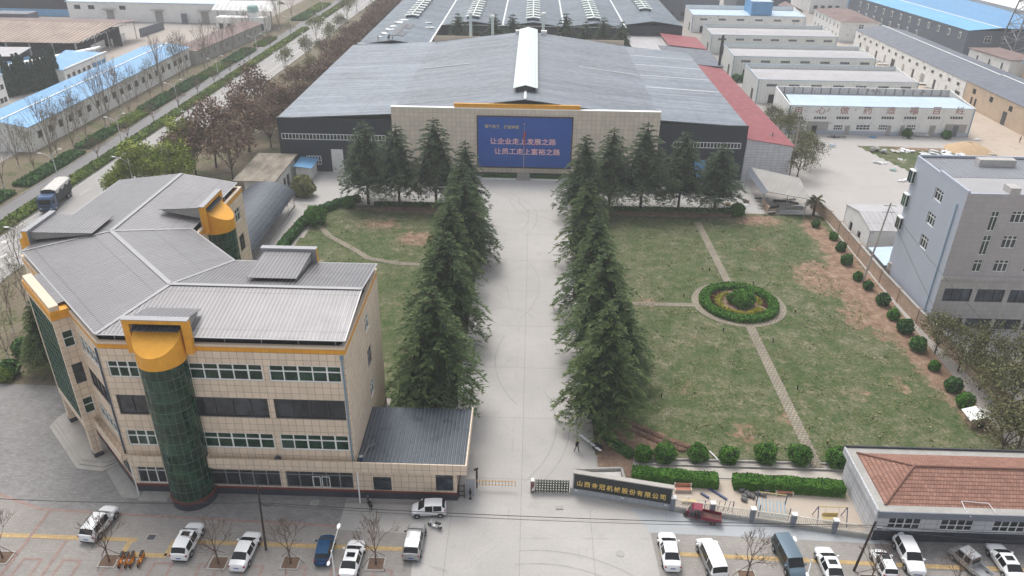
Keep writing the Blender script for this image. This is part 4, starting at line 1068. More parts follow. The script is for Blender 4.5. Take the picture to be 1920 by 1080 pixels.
cctv('security_camera', 'white security camera below the orange band of the inner glass tower', (-41.3, 96.4, 14.0), .5, (.5, -.3))

# arched carport between the office and the old store
AS = thing('arched_shed', 'long open shed with a curved dark corrugated roof behind the office', 'shed', (-51, 124, 0))
x0, x1, y0, y1 = -56.2, -46.3, 106.2, 142.6; n = 14; m = MB(); P = []
for i in range(n+1):
    a = math.pi*(.14+.72*i/n); P.append((-51.25-5.15*math.cos(a)/math.cos(math.pi*.14), 3.0+2.3*(math.sin(a)-math.sin(math.pi*.14))/(1-math.sin(math.pi*.14))))
for p, q in zip(P, P[1:]):
    m.poly([(p[0], y0, p[1]), (q[0], y0, q[1]), (q[0], y1, q[1]), (p[0], y1, p[1])][::-1]); m.poly([(p[0], y0, p[1]-.05), (q[0], y0, q[1]-.05), (q[0], y1, q[1]-.05), (p[0], y1, p[1]-.05)])
build(m, 'roof', ribbed('dark arched sheet', (.085, .10, .125), .9, .45, .3, .14, .6, .04, .3), AS, smooth=False)
for k in range(10):
    y = y0+.5+k*(y1-y0-1)/9
    for x in (-46.6, -56.0): build(MB().tube((x, y, 0), (x, y, 3.05), .06, n=6), 'post', M['steel'], AS)
m = MB(); m.box(-46.65, y0, 2.9, -46.55, y1, 3.0); m.box(-46.62, y0, 1.0, -46.58, y1, 1.06); m.box(-56.05, y0, 2.9, -55.95, y1, 3.0)
for k in range(40):
    y = y0+k*(y1-y0)/39; m.box(-46.615, y, .1, -46.585, y+.03, 1.0)
build(m, 'railing', M['steel'], AS)
st = MB(); st.box(-46.9, 104.5, 0, -46.7, 142.8, .35); struct('shed_kerb', st, M['stone'])
# old flat roofed store behind it
OS = thing('old_storehouse', 'old pale storehouse with a patched mossy flat roof beside the arched shed', 'building', (-54, 150, 0))
m = MB().box(-57.5, 146, 0, -51.3, 160.5, 4.3); build(m, 'wall', M['white_wall'], OS)
m = MB().slab([(-59.2, 144.4, 4.55), (-50.6, 144.4, 4.55), (-50.6, 161, 4.75), (-59.2, 161, 4.75)], .22); 
sN = NT('mossy concrete roof'); cN = sN.ramp(sN.noise(sN.pos(), .6, 6, .7, 1, .3, 1), [(.3, (.10, .085, .065)), (.5, (.24, .21, .17)), (.7, (.36, .32, .26))]); build(m, 'roof', sN.out(cN, .95, 0), OS)
m = MB()
for y in (148.2, 151.5): m.box(-51.28, y, 1.0, -51.2, y+1.2, 2.4)
build(m, 'window', M['dark_glass'], OS)
build(MB().box(-51.28, 153.8, 0, -51.2, 155.2, 2.4), 'door', M['darkgrey'], OS)
BS = thing('blue_awning_shed', 'tiny shed with bright blue roof sheet against the dark hall wall', 'shed', (-48.5, 160, 0))
build(MB().box(-50.2, 157.2, 0, -47.2, 162.8, 3.0), 'wall', M['white_wall'], BS)
build(MB().slab([(-50.55, 156.6, 3.5), (-46.6, 156.6, 3.1), (-46.6, 163, 3.1), (-50.55, 163, 3.5)], .08), 'roof', M['mid_blue_roof'], BS)
# ---------------------------------------------------------------- main factory hall
FA = thing('factory_hall', 'large grey roofed factory hall with beige tiled front and blue board', 'factory', (-1.2, 200, 0))
Y0 = 163.3; YB = 242.0
m = MB(); m.box(-29.9, 162.7, .9, 27.6, 163.6, 15.0); build(m, 'front_wall', M['beige_tile_small'], FA)
m = MB(); m.box(-29.95, 162.62, 15.0, 27.65, 163.68, 15.14); build(m, 'front_wall_cap', M['white'], FA)
m = MB(); m.box(-29.85, 162.66, 0, 27.55, 163.5, .9); build(m, 'plinth', M['darkbase'], FA)
m = MB(); m.box(-16.4, 163.05, 15.145, 10.5, 163.55, 16.0); build(m, 'orange_sign_beam', M['orange'], FA)
# roofs
m = MB(); zc, zr = 13.4, 17.0; xr = -1.3
m.slab([(-30.0, Y0+.3, zc), (xr, Y0+.3, zr), (xr, YB, zr), (-30.0, YB, zc)], .15)
m.slab([(xr, Y0+.3, zr), (27.8, Y0+.3, zc), (27.8, YB, zc), (xr, YB, zr)], .15)
build(m, 'main_roof', M['fac_roof'], FA)
m = MB().slab([(-54.9, Y0+.1, 11.95), (-30.0, Y0+.1, 13.38), (-30.0, YB+.4, 13.38), (-54.9, YB+.4, 11.95)], .15); build(m, 'west_aisle_roof', M['fac_side_roof'], FA)
m = MB().slab([(27.8, Y0+.1, 13.2), (46.5, Y0+.1, 12.15), (46.5, 239, 12.15), (27.8, 242, 13.2)], .15); build(m, 'east_aisle_roof', M['fac_side_roof'], FA)
for y in (192, 204.5, 217, 229): m = MB().mesh([(28.2, y, 13.22), (46.2, y, 12.23), (46.2, y+.5, 12.23), (28.2, y+.5, 13.22)], [(0, 1, 2, 3)]); build(m, 'skylight_strip', M['sky_panel'], FA)
for q in (((-29.2, 205, 13.6), (-16, 205, 15.25)), ((12, 203, 15.4), (27, 203, 13.6))): build(MB().bar(*q, .35, .08), 'roof_overlap', M['sky_panel'], FA)
m = MB(); m.box(-55.0, 163.3, 0, -29.96, 163.7, 12.0); m.box(-55.0, 163.7, 0, -54.8, YB+.4, 11.75); build(m, 'west_wall', M['navy_wall'], FA)
m = MB(); m.box(27.65, 163.3, 0, 46.6, 163.7, 12.25); m.box(46.4, 163.7, 0, 46.6, 240, 12.0); build(m, 'east_wall', M['navy_wall'], FA)
m = MB(); m.box(-29.9, 241.7, 0, 27.6, 241.95, 13.2); m.mesh([(-29.8, 241.8, 13.0), (27.5, 241.8, 13.0), (xr, 241.8, 16.7)], [(0, 1, 2)]); build(m, 'back_wall', M['concrete_wall'], FA)
for q in ((-29.9, 242.3, 13.0, -16, 242.5, 15.2), (14, 242.3, 13.0, 27.6, 242.5, 14.8)): build(MB().box(*q), 'back_parapet', M['beige'], FA)
for q in ((-55.05, 163.2, 12.0, -29.96, 163.75, 12.12), (27.66, 163.2, 12.25, 46.65, 163.75, 12.37)): build(MB().box(*q), 'eave_trim', M['darkgrey'], FA)
# high window strips and the lower windows of the dark wings
def strip_win(x0, x1, z0, z1, k, y=163.3, fm='frame_white', gm='dark_glass', mid=False):
    f = MB(); yy = y-.06
    f.box(x0, yy, z0, x1, y-.002, z0+.12); f.box(x0, yy, z1-.12, x1, y-.002, z1)
    for i in range(k+1):
        x = x0+(x1-x0)*i/k; f.box(x-.06, yy, z0+.12, x+.06, y-.002, z1-.12)
    if mid: f.box(x0, yy+.004, (z0+z1)/2-.05, x1, y-.002, (z0+z1)/2+.05)
    o = build(f, 'window', M[fm], FA); build(MB().box(x0+.02, y-.03, z0+.02, x1-.02, y-.004, z1-.02), 'pane', M[gm], o)
strip_win(-54.3, -31.6, 7.3, 8.6, 30); strip_win(31.0, 45.5, 7.3, 8.6, 20)
strip_win(-49.4, -46.2, 1.6, 3.6, 5, mid=True); strip_win(-33.2, -31.0, 1.6, 3.6, 3)
for q in ((-43.8, 163.2, 0, -41.2, 163.29, 5.2), (-37.5, 163.2, 0, -33.6, 163.29, 3.2)): build(MB().box(*q), 'hangar_door', M['white_wall'], FA)
m = MB(); m.box(33.5, 163.2, 0, 38.5, 163.29, 4.6); build(m, 'hangar_door', M['blue_paint'], FA)
# ridge ventilator
m = MB()
zv = 18.2
for s_, pts in ((1, [(-4.0, 170.2, zv-.45), (xr, 170.2, zv+.25), (xr, 241.2, zv+.25), (-4.0, 241.2, zv-.45)]), (1, [(xr, 170.2, zv+.25), (1.4, 170.2, zv-.45), (1.4, 241.2, zv-.45), (xr, 241.2, zv+.25)])): m.slab(pts, .1)
v_ = build(m, 'ridge_vent', M['skylight'], FA)
m = MB(); m.box(-3.4, 170.8, 16.6, .85, 240.8, 17.9); build(m, 'vent_body', M['darkgrey'], v_)
m = MB(); m.box(-1.55, 163.9, 17.0, -1.05, 170.7, 17.12); build(m, 'ridge_cap', M['sky_panel'], FA)
for x in (-5.2, 2.4): build(MB().box(x, 239.5, 16.9, x+1.8, 241, 17.6), 'roof_fan', M['white'], FA)
# the blue board on the facade
BB = thing('blue_billboard', 'big blue painted board with white and red Chinese slogans on the factory front', 'sign', (-1.2, 162.6, 2.2))
build(MB().box(-11.3, 162.55, 2.3, 8.85, 162.69, 13.4), 'board', M['screen_blue'], BB)
m = MB(); m.box(-11.55, 162.5, 2.05, -11.3, 162.69, 13.65); m.box(8.85, 162.5, 2.05, 9.1, 162.69, 13.65); m.box(-11.3, 162.5, 13.4, 8.85, 162.69, 13.65); m.box(-11.3, 162.5, 2.05, 8.85, 162.69, 2.3); build(m, 'frame', plain('dark brown sign frame', (.07, .035, .03), .5), BB)
for txt, x, z, sz, wd in (('让企业走上发展之路', -8.75, 7.55, 1.45, 1.03), ('让员工走上富裕之路', -7.8, 5.3, 1.45, 1.03)):
    text_mesh(txt, sz, M['letter_red'], BB, (x, 162.53, z), (1, 0, 0), (0, 0, 1), .01, 'lettering', 1.07*wd, .04)
    text_mesh(txt, sz, M['letter_white'], BB, (x, 162.51, z), (1, 0, 0), (0, 0, 1), .01, 'lettering', 1.07*wd, .008)
text_mesh('紫气东来', .82, M['letter_gold'], BB, (-9.85, 162.53, 11.0), (1, 0, 0), (0, 0, 1), .01, 'lettering', 1.0, .015)
text_mesh('好运金冠', .82, M['letter_gold'], BB, (-5.75, 162.53, 10.95), (1, 0, 0), (0, 0, 1), .01, 'lettering', 1.0, .015)
FS = thing('front_steps', 'grey stone steps below the middle of the blue board', 'steps', (-1.3, 161, 0))
for k in range(4): build(MB().box(-2.7, 160.4+k*.55, 0, .1, 162.6, .22*(k+1)), 'tread', M['stone'], FS)
for x0, x1, which in ((-10.3, -3.0, 'left'), (.4, 6.6, 'right')):
    hedge('clipped_hedge', 'low dark hedge in the planter %s of the steps below the blue board' % which, [(x0, 161.3), (x1, 161.3)], .9, .8, M['hedge_d'], 1500, .3, 'hedges under the blue board', seed=int(abs(x0)))
    build_ = struct('planter_wall', MB().box(x0-.1, 160.55, 0, x1+.1, 160.8, .35).box(x0-.1, 161.8, 0, x1+.1, 162.0, .35), M['white'])
# flag pole
FLP = thing('flagpole', 'tall steel flagpole on the steps in front of the blue board', 'flagpole', (-1.3, 160.2, 0))
build(MB().tube((-1.3, 160.2, 0), (-1.3, 160.2, 12.6), .09, .05, 8), 'pole', M['steel'], FLP)
build(MB().ball((-1.3, 160.2, 12.7), .13, n=8), 'finial', M['gold'], FLP)
fl = tag(build(MB().mesh([(-1.3+.08*math.sin(k*1.3)-(.25 if c else 0)*(1-k/9)-.02, 160.2-.08*math.cos(k)*c, 11.0-k*.42) for k in range(10) for c in (0, 1)]+[(-1.28+.08*math.sin(k*1.3)+(.32 if c else 0)*(1-k/14), 160.15-.08*math.cos(k)*c, 11.0-k*.42) for k in range(10) for c in (0, 1)], [(2*k, 2*k+1, 2*k+3, 2*k+2) for k in range(9)]+[(20+2*k, 21+2*k, 23+2*k, 22+2*k) for k in range(9)]), 'flag', M['red_flag'], origin=(-1.3, 160.2, 11)), 'limp red flag hanging on the flagpole', 'flag')

# ---------------------------------------------------------------- the rear hall with five gables and ladder-like ridge lights
RH = thing('rear_factory_hall', 'huge rear factory hall with five low gables and ladder shaped ridge skylights', 'factory', (-1, 350, 0))
m = MB(); XS = [-53.5, -31.8, -10.6, 10.6, 32.0, 52.5]; yf, yb = 278.5, 470; ze, zp = 12.2, 13.6
for a, b in zip(XS, XS[1:]):
    c = (a+b)/2; f0 = 242.5 if a < -50 else (285 if b > 50 else yf)
    if a > -50 or True:
        m.slab([(a, f0, ze), (c, f0, zp), (c, yb, zp), (a, yb, ze)], .15); m.slab([(c, f0, zp), (b, f0, ze), (b, yb, ze), (c, yb, zp)], .15)
build(m, 'roof', M['fac_roof_far'], RH)
m = MB()
for i, (a, b) in enumerate(zip(XS, XS[1:])):
    c = (a+b)/2; y = (283.5, 284, 282.5, 284.5, 308)[i]; z0 = zp+.9
    m.box(c-.22, y, z0+.12, c+.22, yb, z0+.2)
    while y < 440:
        m.mesh([(c-2.6, y, z0-.25), (c, y, z0+.1), (c+2.6, y, z0-.25), (c+2.6, y+2.1, z0-.25), (c, y+2.1, z0+.1), (c-2.6, y+2.1, z0-.25)], [(0, 1, 4, 5), (1, 2, 3, 4)]); y += 5.6
lf = build(m, 'ridge_light', M['skylight'], RH)
m = MB()
for i, (a, b) in enumerate(zip(XS, XS[1:])):
    c = (a+b)/2; y = (283.5, 284, 282.5, 284.5, 308)[i]; m.box(c-2.1, y+.4, zp-.4, c+2.1, 442, zp+.5)
build(m, 'vent_body', M['fac_roof_far'], lf)
m = MB()
for x in XS[1:-1]: m.box(x-.28, yf+.1, ze+.02, x+.28, yb, ze+.06)
build(m, 'valley_gutter', M['sky_panel'], RH)
m = MB(); m.box(-31.9, yf, 0, 32.0, yf+.3, 12.15); m.box(-31.9, 242.8, 0, -31.6, yf, 12.15); m.box(-53.6, 243, 0, -53.3, yb, 12.0); m.box(52.3, 285, 0, 52.6, yb, 12.0); m.box(32, 284.7, 0, 52.6, 285, 12.0)
build(m, 'wall', M['navy_wall'], RH)
m = MB(); m.box(-32.0, 242.8, 12.2, -31.5, yf, 12.5); m.box(-31.5, yf-.1, 12.2, 32, yf+.2, 12.35); m.box(-53.6, 242.4, 12.0, -41, 242.8, 12.5); build(m, 'parapet_cap', M['white'], RH)
m = MB(); m.box(39, 284.55, 8.3, 50, 284.69, 9.8); build(m, 'window', M['dark_glass'], RH)
m = MB().slab([(33, 263, 8.0), (52, 263, 8.0), (52.5, 284.5, 8.6), (33, 284.5, 8.6)], .15); lo = build(m, 'lean_to_roof', M['grey_roof'], RH)
build(MB().box(33.5, 263.4, 0, 44.5, 263.7, 7.8).box(51.6, 263.4, 0, 51.9, 284.6, 7.8), 'lean_to_wall', M['navy_wall'], RH)
# solar panels laid out on the near roof slope, with packaging and the crew
a0 = Vector((-43.2, 249.5)); rn = random.Random(3)
def roofz(x): return 12.2+(1.4*(1-abs(x+42.65)/10.85))
k = 0
for r__ in range(5):
    for c in range(2):
        if (r__, c) in ((2, 1),): continue
        x = -44.6+c*2.15+r__*.12; y = 250+r__*4.4
        t = tag(build(MB().slab([(x, y, roofz(x)+.15), (x+1.95, y, roofz(x+1.95)+.15), (x+1.95, y+4.0, roofz(x+1.95)+.15), (x, y+4.0, roofz(x)+.15)], .05), 'solar_panel', M['solar'], origin=(x, y, roofz(x))), '%s solar panel in the %s column being laid beside the roof crew' % (ORD[r__], ('left', 'right')[c]), 'solar panel', 'solar panels on the roof')
for k, (x, y, sx, sy) in enumerate([(-47.5, 256, 1.8, 1.5), (-46.8, 262, 1.6, 1.8), (-47.0, 268, 2.2, 1.2), (-46, 275, 3.2, 1.3), (-45.0, 279, 3.0, 1.0), (-36.0, 277, 2.4, .9), (-34.8, 270, 1.8, .9), (-47.8, 250, 1.2, .8)]):
    m = MB()
    for q in range(3): m.ball((x+rn.uniform(-.8, .8), y+rn.uniform(-.8, .8), roofz(x)+.15), sx*.5, sy*.6, .25, 8, .25, k*5+q)
    tag(build(m, 'packaging_heap', M['foam'], origin=(x, y, 12.5)), '%s heap of white foam packaging on the rear roof, counted from the left' % ORD[k], 'packaging', 'white packaging on the roof')
# chimneys
for k, (x, r__, z1) in enumerate([(-19, .75, 21.8), (-12.3, .7, 21.0), (3.1, .75, 22.0)]):
    t = thing('chimney_stack', 'round pale steel chimney with flat cap, %s of three behind the main roof' % ('leftmost', 'middle', 'rightmost')[k], 'chimney', (x, 245, 0), 'chimneys behind the main roof')
    build(MB().tube((x, 245, 0), (x, 245, z1-.5), r__*.62, n=12), 'stack', M['skylight'], t, smooth=False)
    build(MB().tube((x, 245, z1-.5), (x, 245, z1), r__*1.0, r__*.9, 12), 'stack_cap', M['white'], t)

# ---------------------------------------------------------------- red roofed lean-to row on the right
RR = thing('red_roof_shed', 'long shed with faded red sheet roof and white block front beside the dark wing', 'shed', (51, 195, 0))
build(MB().slab([(46.62, 163.1, 9.6), (57.2, 163.1, 8.1), (57.2, 237, 8.1), (46.62, 237, 9.6)], .12), 'roof', M['red_roof'], RR)
m = MB(); m.mesh([(46.7, 163.35, 0), (56.8, 163.35, 0), (56.8, 163.35, 8.0), (46.7, 163.35, 9.4)], [(0, 1, 2, 3)]); m.box(56.6, 163.36, 0, 56.8, 236.8, 8.0); build(m, 'wall', M['white_block'], RR)
R2_ = thing('grey_roof_shed', 'grey sheet roofed shed between the two red roofs', 'shed', (51, 248, 0))
build(MB().slab([(41, 237.2, 9.9), (57.6, 237.2, 8.6), (57.6, 262, 8.6), (41, 262, 9.9)], .12), 'roof', M['slate_roof'], R2_)
build(MB().box(41.2, 237.4, 0, 57.3, 261.8, 8.3), 'wall', M['white_block'], R2_)
R3_ = thing('small_red_roof_shed', 'smaller shed with red sheet roof behind the grey roofed shed', 'shed', (50, 272, 0))
build(MB().slab([(44.5, 262.2, 10.0), (57.3, 262.2, 8.8), (57.3, 283, 8.8), (44.5, 283, 10.0)], .12), 'roof', M['red_roof'], R3_)
build(MB().box(44.7, 262.4, 0, 57.0, 282.8, 8.6), 'wall', M['white_wall'], R3_)
fx, fy = g(1320, 97, 8.7)
t = thing('flue_pipe', 'tall dark flue pipe standing on the grey shed roof', 'chimney', (56.5, 239.5, 8.6)); build(MB().tube((56.5, 239.5, 8.6), (56.5, 239.5, 17.5), .42, n=10), 'flue', M['darkgrey'], t); build(MB().tube((56.5, 239.5, 17.5), (56.5, 239.5, 17.9), .5, .45, 10), 'flue_cap', M['white'], t)
# ---------------------------------------------------------------- neighbouring buildings
def wins_on_y(parent, Y, rects, fm='frame_white', gm='dark_glass', cols=2, trans=.4, proud=.05, name='window', wmin=None):
    for (x0, z0, x1, z1) in rects:
        f = MB(); y = Y-proud; b = min(.12, (x1-x0)*.12)
        f.box(x0, y, z0, x1, Y-.003, z0+b); f.box(x0, y, z1-b, x1, Y-.003, z1); f.box(x0, y, z0+b, x0+b, Y-.003, z1-b); f.box(x1-b, y, z0+b, x1, Y-.003, z1-b)
        for i in range(1, cols): x = x0+(x1-x0)*i/cols; f.box(x-b/2, y, z0+b, x+b/2, Y-.003, z1-b)
        if trans: zt = z1-(z1-z0)*trans; f.box(x0+b, y+.004, zt-b/2, x1-b, Y-.003, zt+b/2)
        o = build(f, name, M[fm], parent); build(MB().box(x0+.03, Y-proud*.5, z0+.03, x1-.03, Y-.004, z1-.03), 'pane', M[gm], o)
def wins_on_x(parent, X, rects, fm='frame_white', gm='dark_glass', cols=2, trans=.4, proud=.05, name='window'):
    for (y0, z0, y1, z1) in rects:
        f = MB(); x = X-proud; b = min(.12, (y1-y0)*.12)
        f.box(x, y0, z0, X-.003, y1, z0+b); f.box(x, y0, z1-b, X-.003, y1, z1); f.box(x, y0, z0+b, X-.003, y0+b, z1-b); f.box(x, y1-b, z0+b, X-.003, y1, z1-b)
        for i in range(1, cols): y = y0+(y1-y0)*i/cols; f.box(x, y-b/2, z0+b, X-.003, y+b/2, z1-b)
        if trans: zt = z1-(z1-z0)*trans; f.box(x+.004, y0+b, zt-b/2, X-.003, y1-b, zt+b/2)
        o = build(f, name, M[fm], parent); build(MB().box(X-proud*.5, y0+.03, z0+.03, X-.004, y1-.03, z1-.03), 'pane', M[gm], o)

# white works with faded slogan
WB = thing('slogan_workshop', 'peeling white workshop with pale blue roof and faded red characters on its wall', 'building', (90, 207, 0))
x0, x1, ya, yb = 66.7, 114.0, 199.8, 214.5
m = MB(); m.box(x0, ya, 0, x1, ya+.3, 7.45); m.box(x0, yb-.3, 0, x1, yb, 8.7)
for x in (x0, x1-.3): m.mesh([(x, ya, 0), (x, yb, 0), (x, yb, 8.7), (x, ya, 7.45), (x+.299, ya, 0), (x+.299, yb, 0), (x+.299, yb, 8.7), (x+.299, ya, 7.45)], [(0,1,2,3),(7,6,5,4),(0,4,5,1),(1,5,6,2),(2,6,7,3),(3,7,4,0)])
build(m, 'wall', M['white_wall'], WB)
build(MB().slab([(x0+.3, ya-.1, 7.47), (x1-.4, ya-.1, 7.47), (x1-1.6, ya+8.3, 8.1), (x0+1.0, ya+8.3, 8.1)], .1), 'roof', M['pale_blue_roof'], WB)
build(MB().slab([(x0+1.0, ya+8.3, 8.08), (x1-1.6, ya+8.3, 8.08), (x1-.3, yb-.3, 6.9), (x0+.3, yb-.3, 6.9)], .1), 'rear_roof', M['slate_roof'], WB)
m = MB(); m.box(x0, ya-.03, 7.3, x1, ya-.003, 7.42); m.box(x0-.04, ya-.04, 0, x0+.2, ya-.003, 7.4); m.box(x1-.2, ya-.04, 0, x1+.03, ya-.003, 7.4); build(m, 'trim', M['bluetrim'], WB)
for i in range(20): x = x0+i*(x1-x0)/19; build(MB().box(max(x0+.31, x-.15), yb-.42, 7, min(x1-.31, x+.15), yb-.303, 8.68), 'parapet_rib', M['concrete_wall'], WB)
for ch, px in zip('用心做药造福百姓', (630, 760, 890, 1020, 1150, 1280, 1408, 1540)):
    xx, zz = ony(1280+px/3, 638/3, ya); text_mesh(ch, 2.1, M['faded_red'], WB, (xx-.4, ya-.02, zz+.0), (1, 0, 0), (0, 0, 1), .006, 'lettering', 1.15, .02)
ws = []
for px in (608, 738, 865, 990, 1118, 1245, 1378, 1505):
    a, z1 = ony(1280+px/3, 652/3, ya); b, z0 = ony(1280+(px+70)/3, 674/3, ya); ws.append((a, z0, b, z1))
wins_on_y(WB, ya, ws, 'frame_white', 'dark_glass', 5, 0)
ws = []
for px, w_ in ((850, 46), (977, 72), (1103, 42), (1262, 44)):
    a, z1 = ony(1280+px/3, 700/3, ya); b, z0 = ony(1280+(px+w_)/3, 732/3, ya); ws.append((a, max(.8, z0), b, z1))
wins_on_y(WB, ya, ws, 'frame_white', 'dark_glass', 4, .5)
for px, w_, mt in ((660, 26, 'grey_render'), (727, 30, 'black'), (915, 28, 'concrete_wall'), (1150, 26, 'concrete_wall'), (1228, 22, 'concrete_wall'), (1392, 34, 'concrete_wall'), (1525, 30, 'grey_clad')):
    a, z1 = ony(1280+px/3, 706/3, ya); b, _ = ony(1280+(px+w_)/3, 706/3, ya); build(MB().box(a, ya-.06, .02, b, ya-.004, z1), 'door', M[mt], WB)
for px in (700, 1480): a, _ = ony(1280+px/3, 700/3, ya); build(MB().box(a, ya-.05, 1.0, a+5.5, ya-.0345, 3.3), 'patched_render', M['concrete_wall'], WB)
build(MB().box(x0+.3, ya-.035, 0, x1-.3, ya-.0032, 1.0), 'plinth', M['bluegrey_wall'], WB)

def hall(name, label, x0, x1, ya, yb, wall, roofm, n=7, h=6.9, hb=7.6, wz=(4.9, 5.7), door=True, group=None, trim='bluetrim', hleft=None):
    t = thing(name, label, 'building', ((x0+x1)/2, ya, 0), group)
    m = MB(); m.box(x0, ya, 0, x1, ya+.25, h); m.box(x0, yb-.25, 0, x1, yb, hb)
    for x in (x0, x1-.25): m.mesh([(x, ya+.0, 0), (x, yb, 0), (x, yb, hb), (x, ya+.0, h), (x+.249, ya, 0), (x+.249, yb, 0), (x+.249, yb, hb), (x+.249, ya, h)], [(0,1,2,3),(7,6,5,4),(0,4,5,1),(1,5,6,2),(2,6,7,3),(3,7,4,0)])
    build(m, 'wall', wall, t)
    ym = ya+(yb-ya)*.5
    m = MB(); m.slab([(x0+.25, ya+.26, h-.5), (x1-.25, ya+.26, h-.5), (x1-.25, ym, h+.25), (x0+.25, ym, h+.25)], .1); m.slab([(x0+.25, ym, h+.25), (x1-.25, ym, h+.25), (x1-.25, yb-.26, h-.5), (x0+.25, yb-.26, h-.5)], .1)
    build(m, 'roof', roofm, t)
    if trim:
        m = MB(); m.box(x0-.05, ya-.05, h-.12, x1+.05, ya-.003, h+.06); m.box(x0-.05, ya-.04, 0, x0+.15, ya-.003, h-.12); m.box(x1-.15, ya-.04, 0, x1+.05, ya-.003, h-.12); m.bar((x0-.03, ya, h+.05), (x0-.03, yb, hb+.05), .12, .14); m.box(x0, yb-.3, hb+.002, x1, yb+.05, hb+.12); build(m, 'trim', M[trim], t)
    L = x1-x0
    if n:
        ws = [(x0+L*(i+.62)/(n+.15)-1.55, wz[0], x0+L*(i+.62)/(n+.15)+1.55, wz[1]) for i in range(n)]
        wins_on_y(t, ya, ws, 'frame_grey', 'blue_glass', 4, 0)
    if door:
        build(MB().box(x0+3.6, ya-.06, 0, x0+5.6, ya-.004, 2.6), 'door', M['black'], t)
        build(MB().box(x0-.06, ya+4, 0, x0-.004, ya+6, 3.2), 'door', M['darkgrey'], t)
    return t
G3 = 'cream profiled halls in the right background'
hall('metal_hall', 'nearest cream metal hall with window strips, just behind the slogan workshop', 66.2, 112.5, 229.6, 246.6, M['cream_wall'], M['grey_roof'], 7, group=G3)
hall('metal_hall', 'middle cream metal hall of three with window strips', 66.2, 112.5, 261.8, 277.5, M['cream_wall'], M['grey_roof'], 7, group=G3)
hall('metal_hall', 'farthest cream metal hall with window strips, behind the flue pipe', 66.4, 112.8, 299.4, 317.2, M['cream_wall'], M['grey_roof'], 7, group=G3)
hall('white_workshop', 'peeling white workshop with blue rooftop cabin beyond the cream halls', 67.0, 114.4, 343.0, 362, M['white_wall'], M['pale_blue_roof'], 6, 7.0, 8.2)
CB = thing('rooftop_cabin', 'bright blue box cabin on top of the far white workshop', 'cabin', (95, 352, 7)); build(MB().box(91.8, 346, 7.0, 100.6, 358, 12.2), 'wall', M['blue_paint'], CB); build(MB().box(91.7, 345.9, 12.2, 100.7, 358.1, 12.4), 'roof', M['pale_blue_roof'], CB)

# long white terrace and the unfinished brick one
LW = thing('long_white_terrace', 'long peeling white terrace with slate grey gabled roof running along the dirt lane', 'building', (128, 275, 0))
def lw(y): return 126.0+(316-y)*.03
def longb(t, yA, yB, h, depth, wallm, roofm, ridge=1.9):
    xa, xb = lw(yA), lw(yB)
    m = MB(); m.prism([(xa, yA), (xa+depth, yA), (xb+depth, yB), (xb, yB)], 0, h); m.mesh([(xa+.01, yA+.0, h), (xa+depth, yA, h), (xa+depth*.5, yA, h+ridge-.1), (xb+.01, yB, h), (xb+depth, yB, h), (xb+depth*.5, yB, h+ridge-.1)], [(0, 1, 2), (5, 4, 3)]); build(m, 'wall', wallm, t)
    m = MB(); m.slab([(xa-.2, yA-.2, h+.02), (xa+depth*.5, yA-.2, h+ridge), (xb+depth*.5, yB+.2, h+ridge), (xb-.2, yB+.2, h+.02)], .1); m.slab([(xa+depth*.5, yA-.2, h+ridge), (xa+depth+.2, yA-.2, h+.02), (xb+depth+.2, yB+.2, h+.02), (xb+depth*.5, yB+.2, h+ridge)], .1); build(m, 'roof', roofm, t)
    m = MB(); m.bar((xa+depth*.5, yA, h+ridge+.05), (xb+depth*.5, yB, h+ridge+.05), .6, .08); build(m, 'ridge_cap', M['sky_panel'], t)
longb(LW, 234, 317, 6.6, 19, M['white_wall'], M['slate_roof'])
def slant_wins(t, ys, z0, z1, wd, fm, gm, name='window'):
    for y in ys:
        x = lw(y); f = MB().box(x-.1, y, z0, x+.02, y+wd, z1); o = build(f, name, M[fm], t)
        build(MB().box(x-.13, y+.14, z0+.14, x-.101, y+wd/2-.06, z1-.14).box(x-.13, y+wd/2+.06, z0+.14, x-.101, y+wd-.14, z1-.14), 'pane', M[gm], o)
slant_wins(LW, np.linspace(237, 312, 15), 4.2, 5.5, 1.9, 'frame_white', 'dark_glass')
for k, y in enumerate(np.linspace(236, 310, 11)):
    x = lw(y); build(MB().box(x-.08, y, 0, x+.02, y+(3.2 if k % 3 == 0 else 1.3), 2.9), 'door', M['concrete_wall' if k % 2 else 'darkgrey'], LW)
BK = thing('brick_terrace', 'unfinished pale brick terrace with black window openings and grey roof', 'building', (130, 205, 0))
longb(BK, 168, 233.6, 6.8, 19, M['bare_brick'], M['slate_roof'])
for y in (228, 219, 209.5, 200, 190, 181): x = lw(y); build(MB().box(x-.05, y, 4.2, x+.02, y+1.9, 5.6), 'window_opening', M['black'], BK)
for y in (226.5, 228.6): x = lw(y); build(MB().box(x-.05, y, 1.2, x+.02, y+.9, 3.2), 'window_opening', M['black'], BK)
for y, w_ in ((211, 2.6), (193, 1.6), (184, 2.0)): x = lw(y); build(MB().box(x-.06, y, 0, x+.02, y+w_, 3.6), 'door', M['darkgrey'], BK)
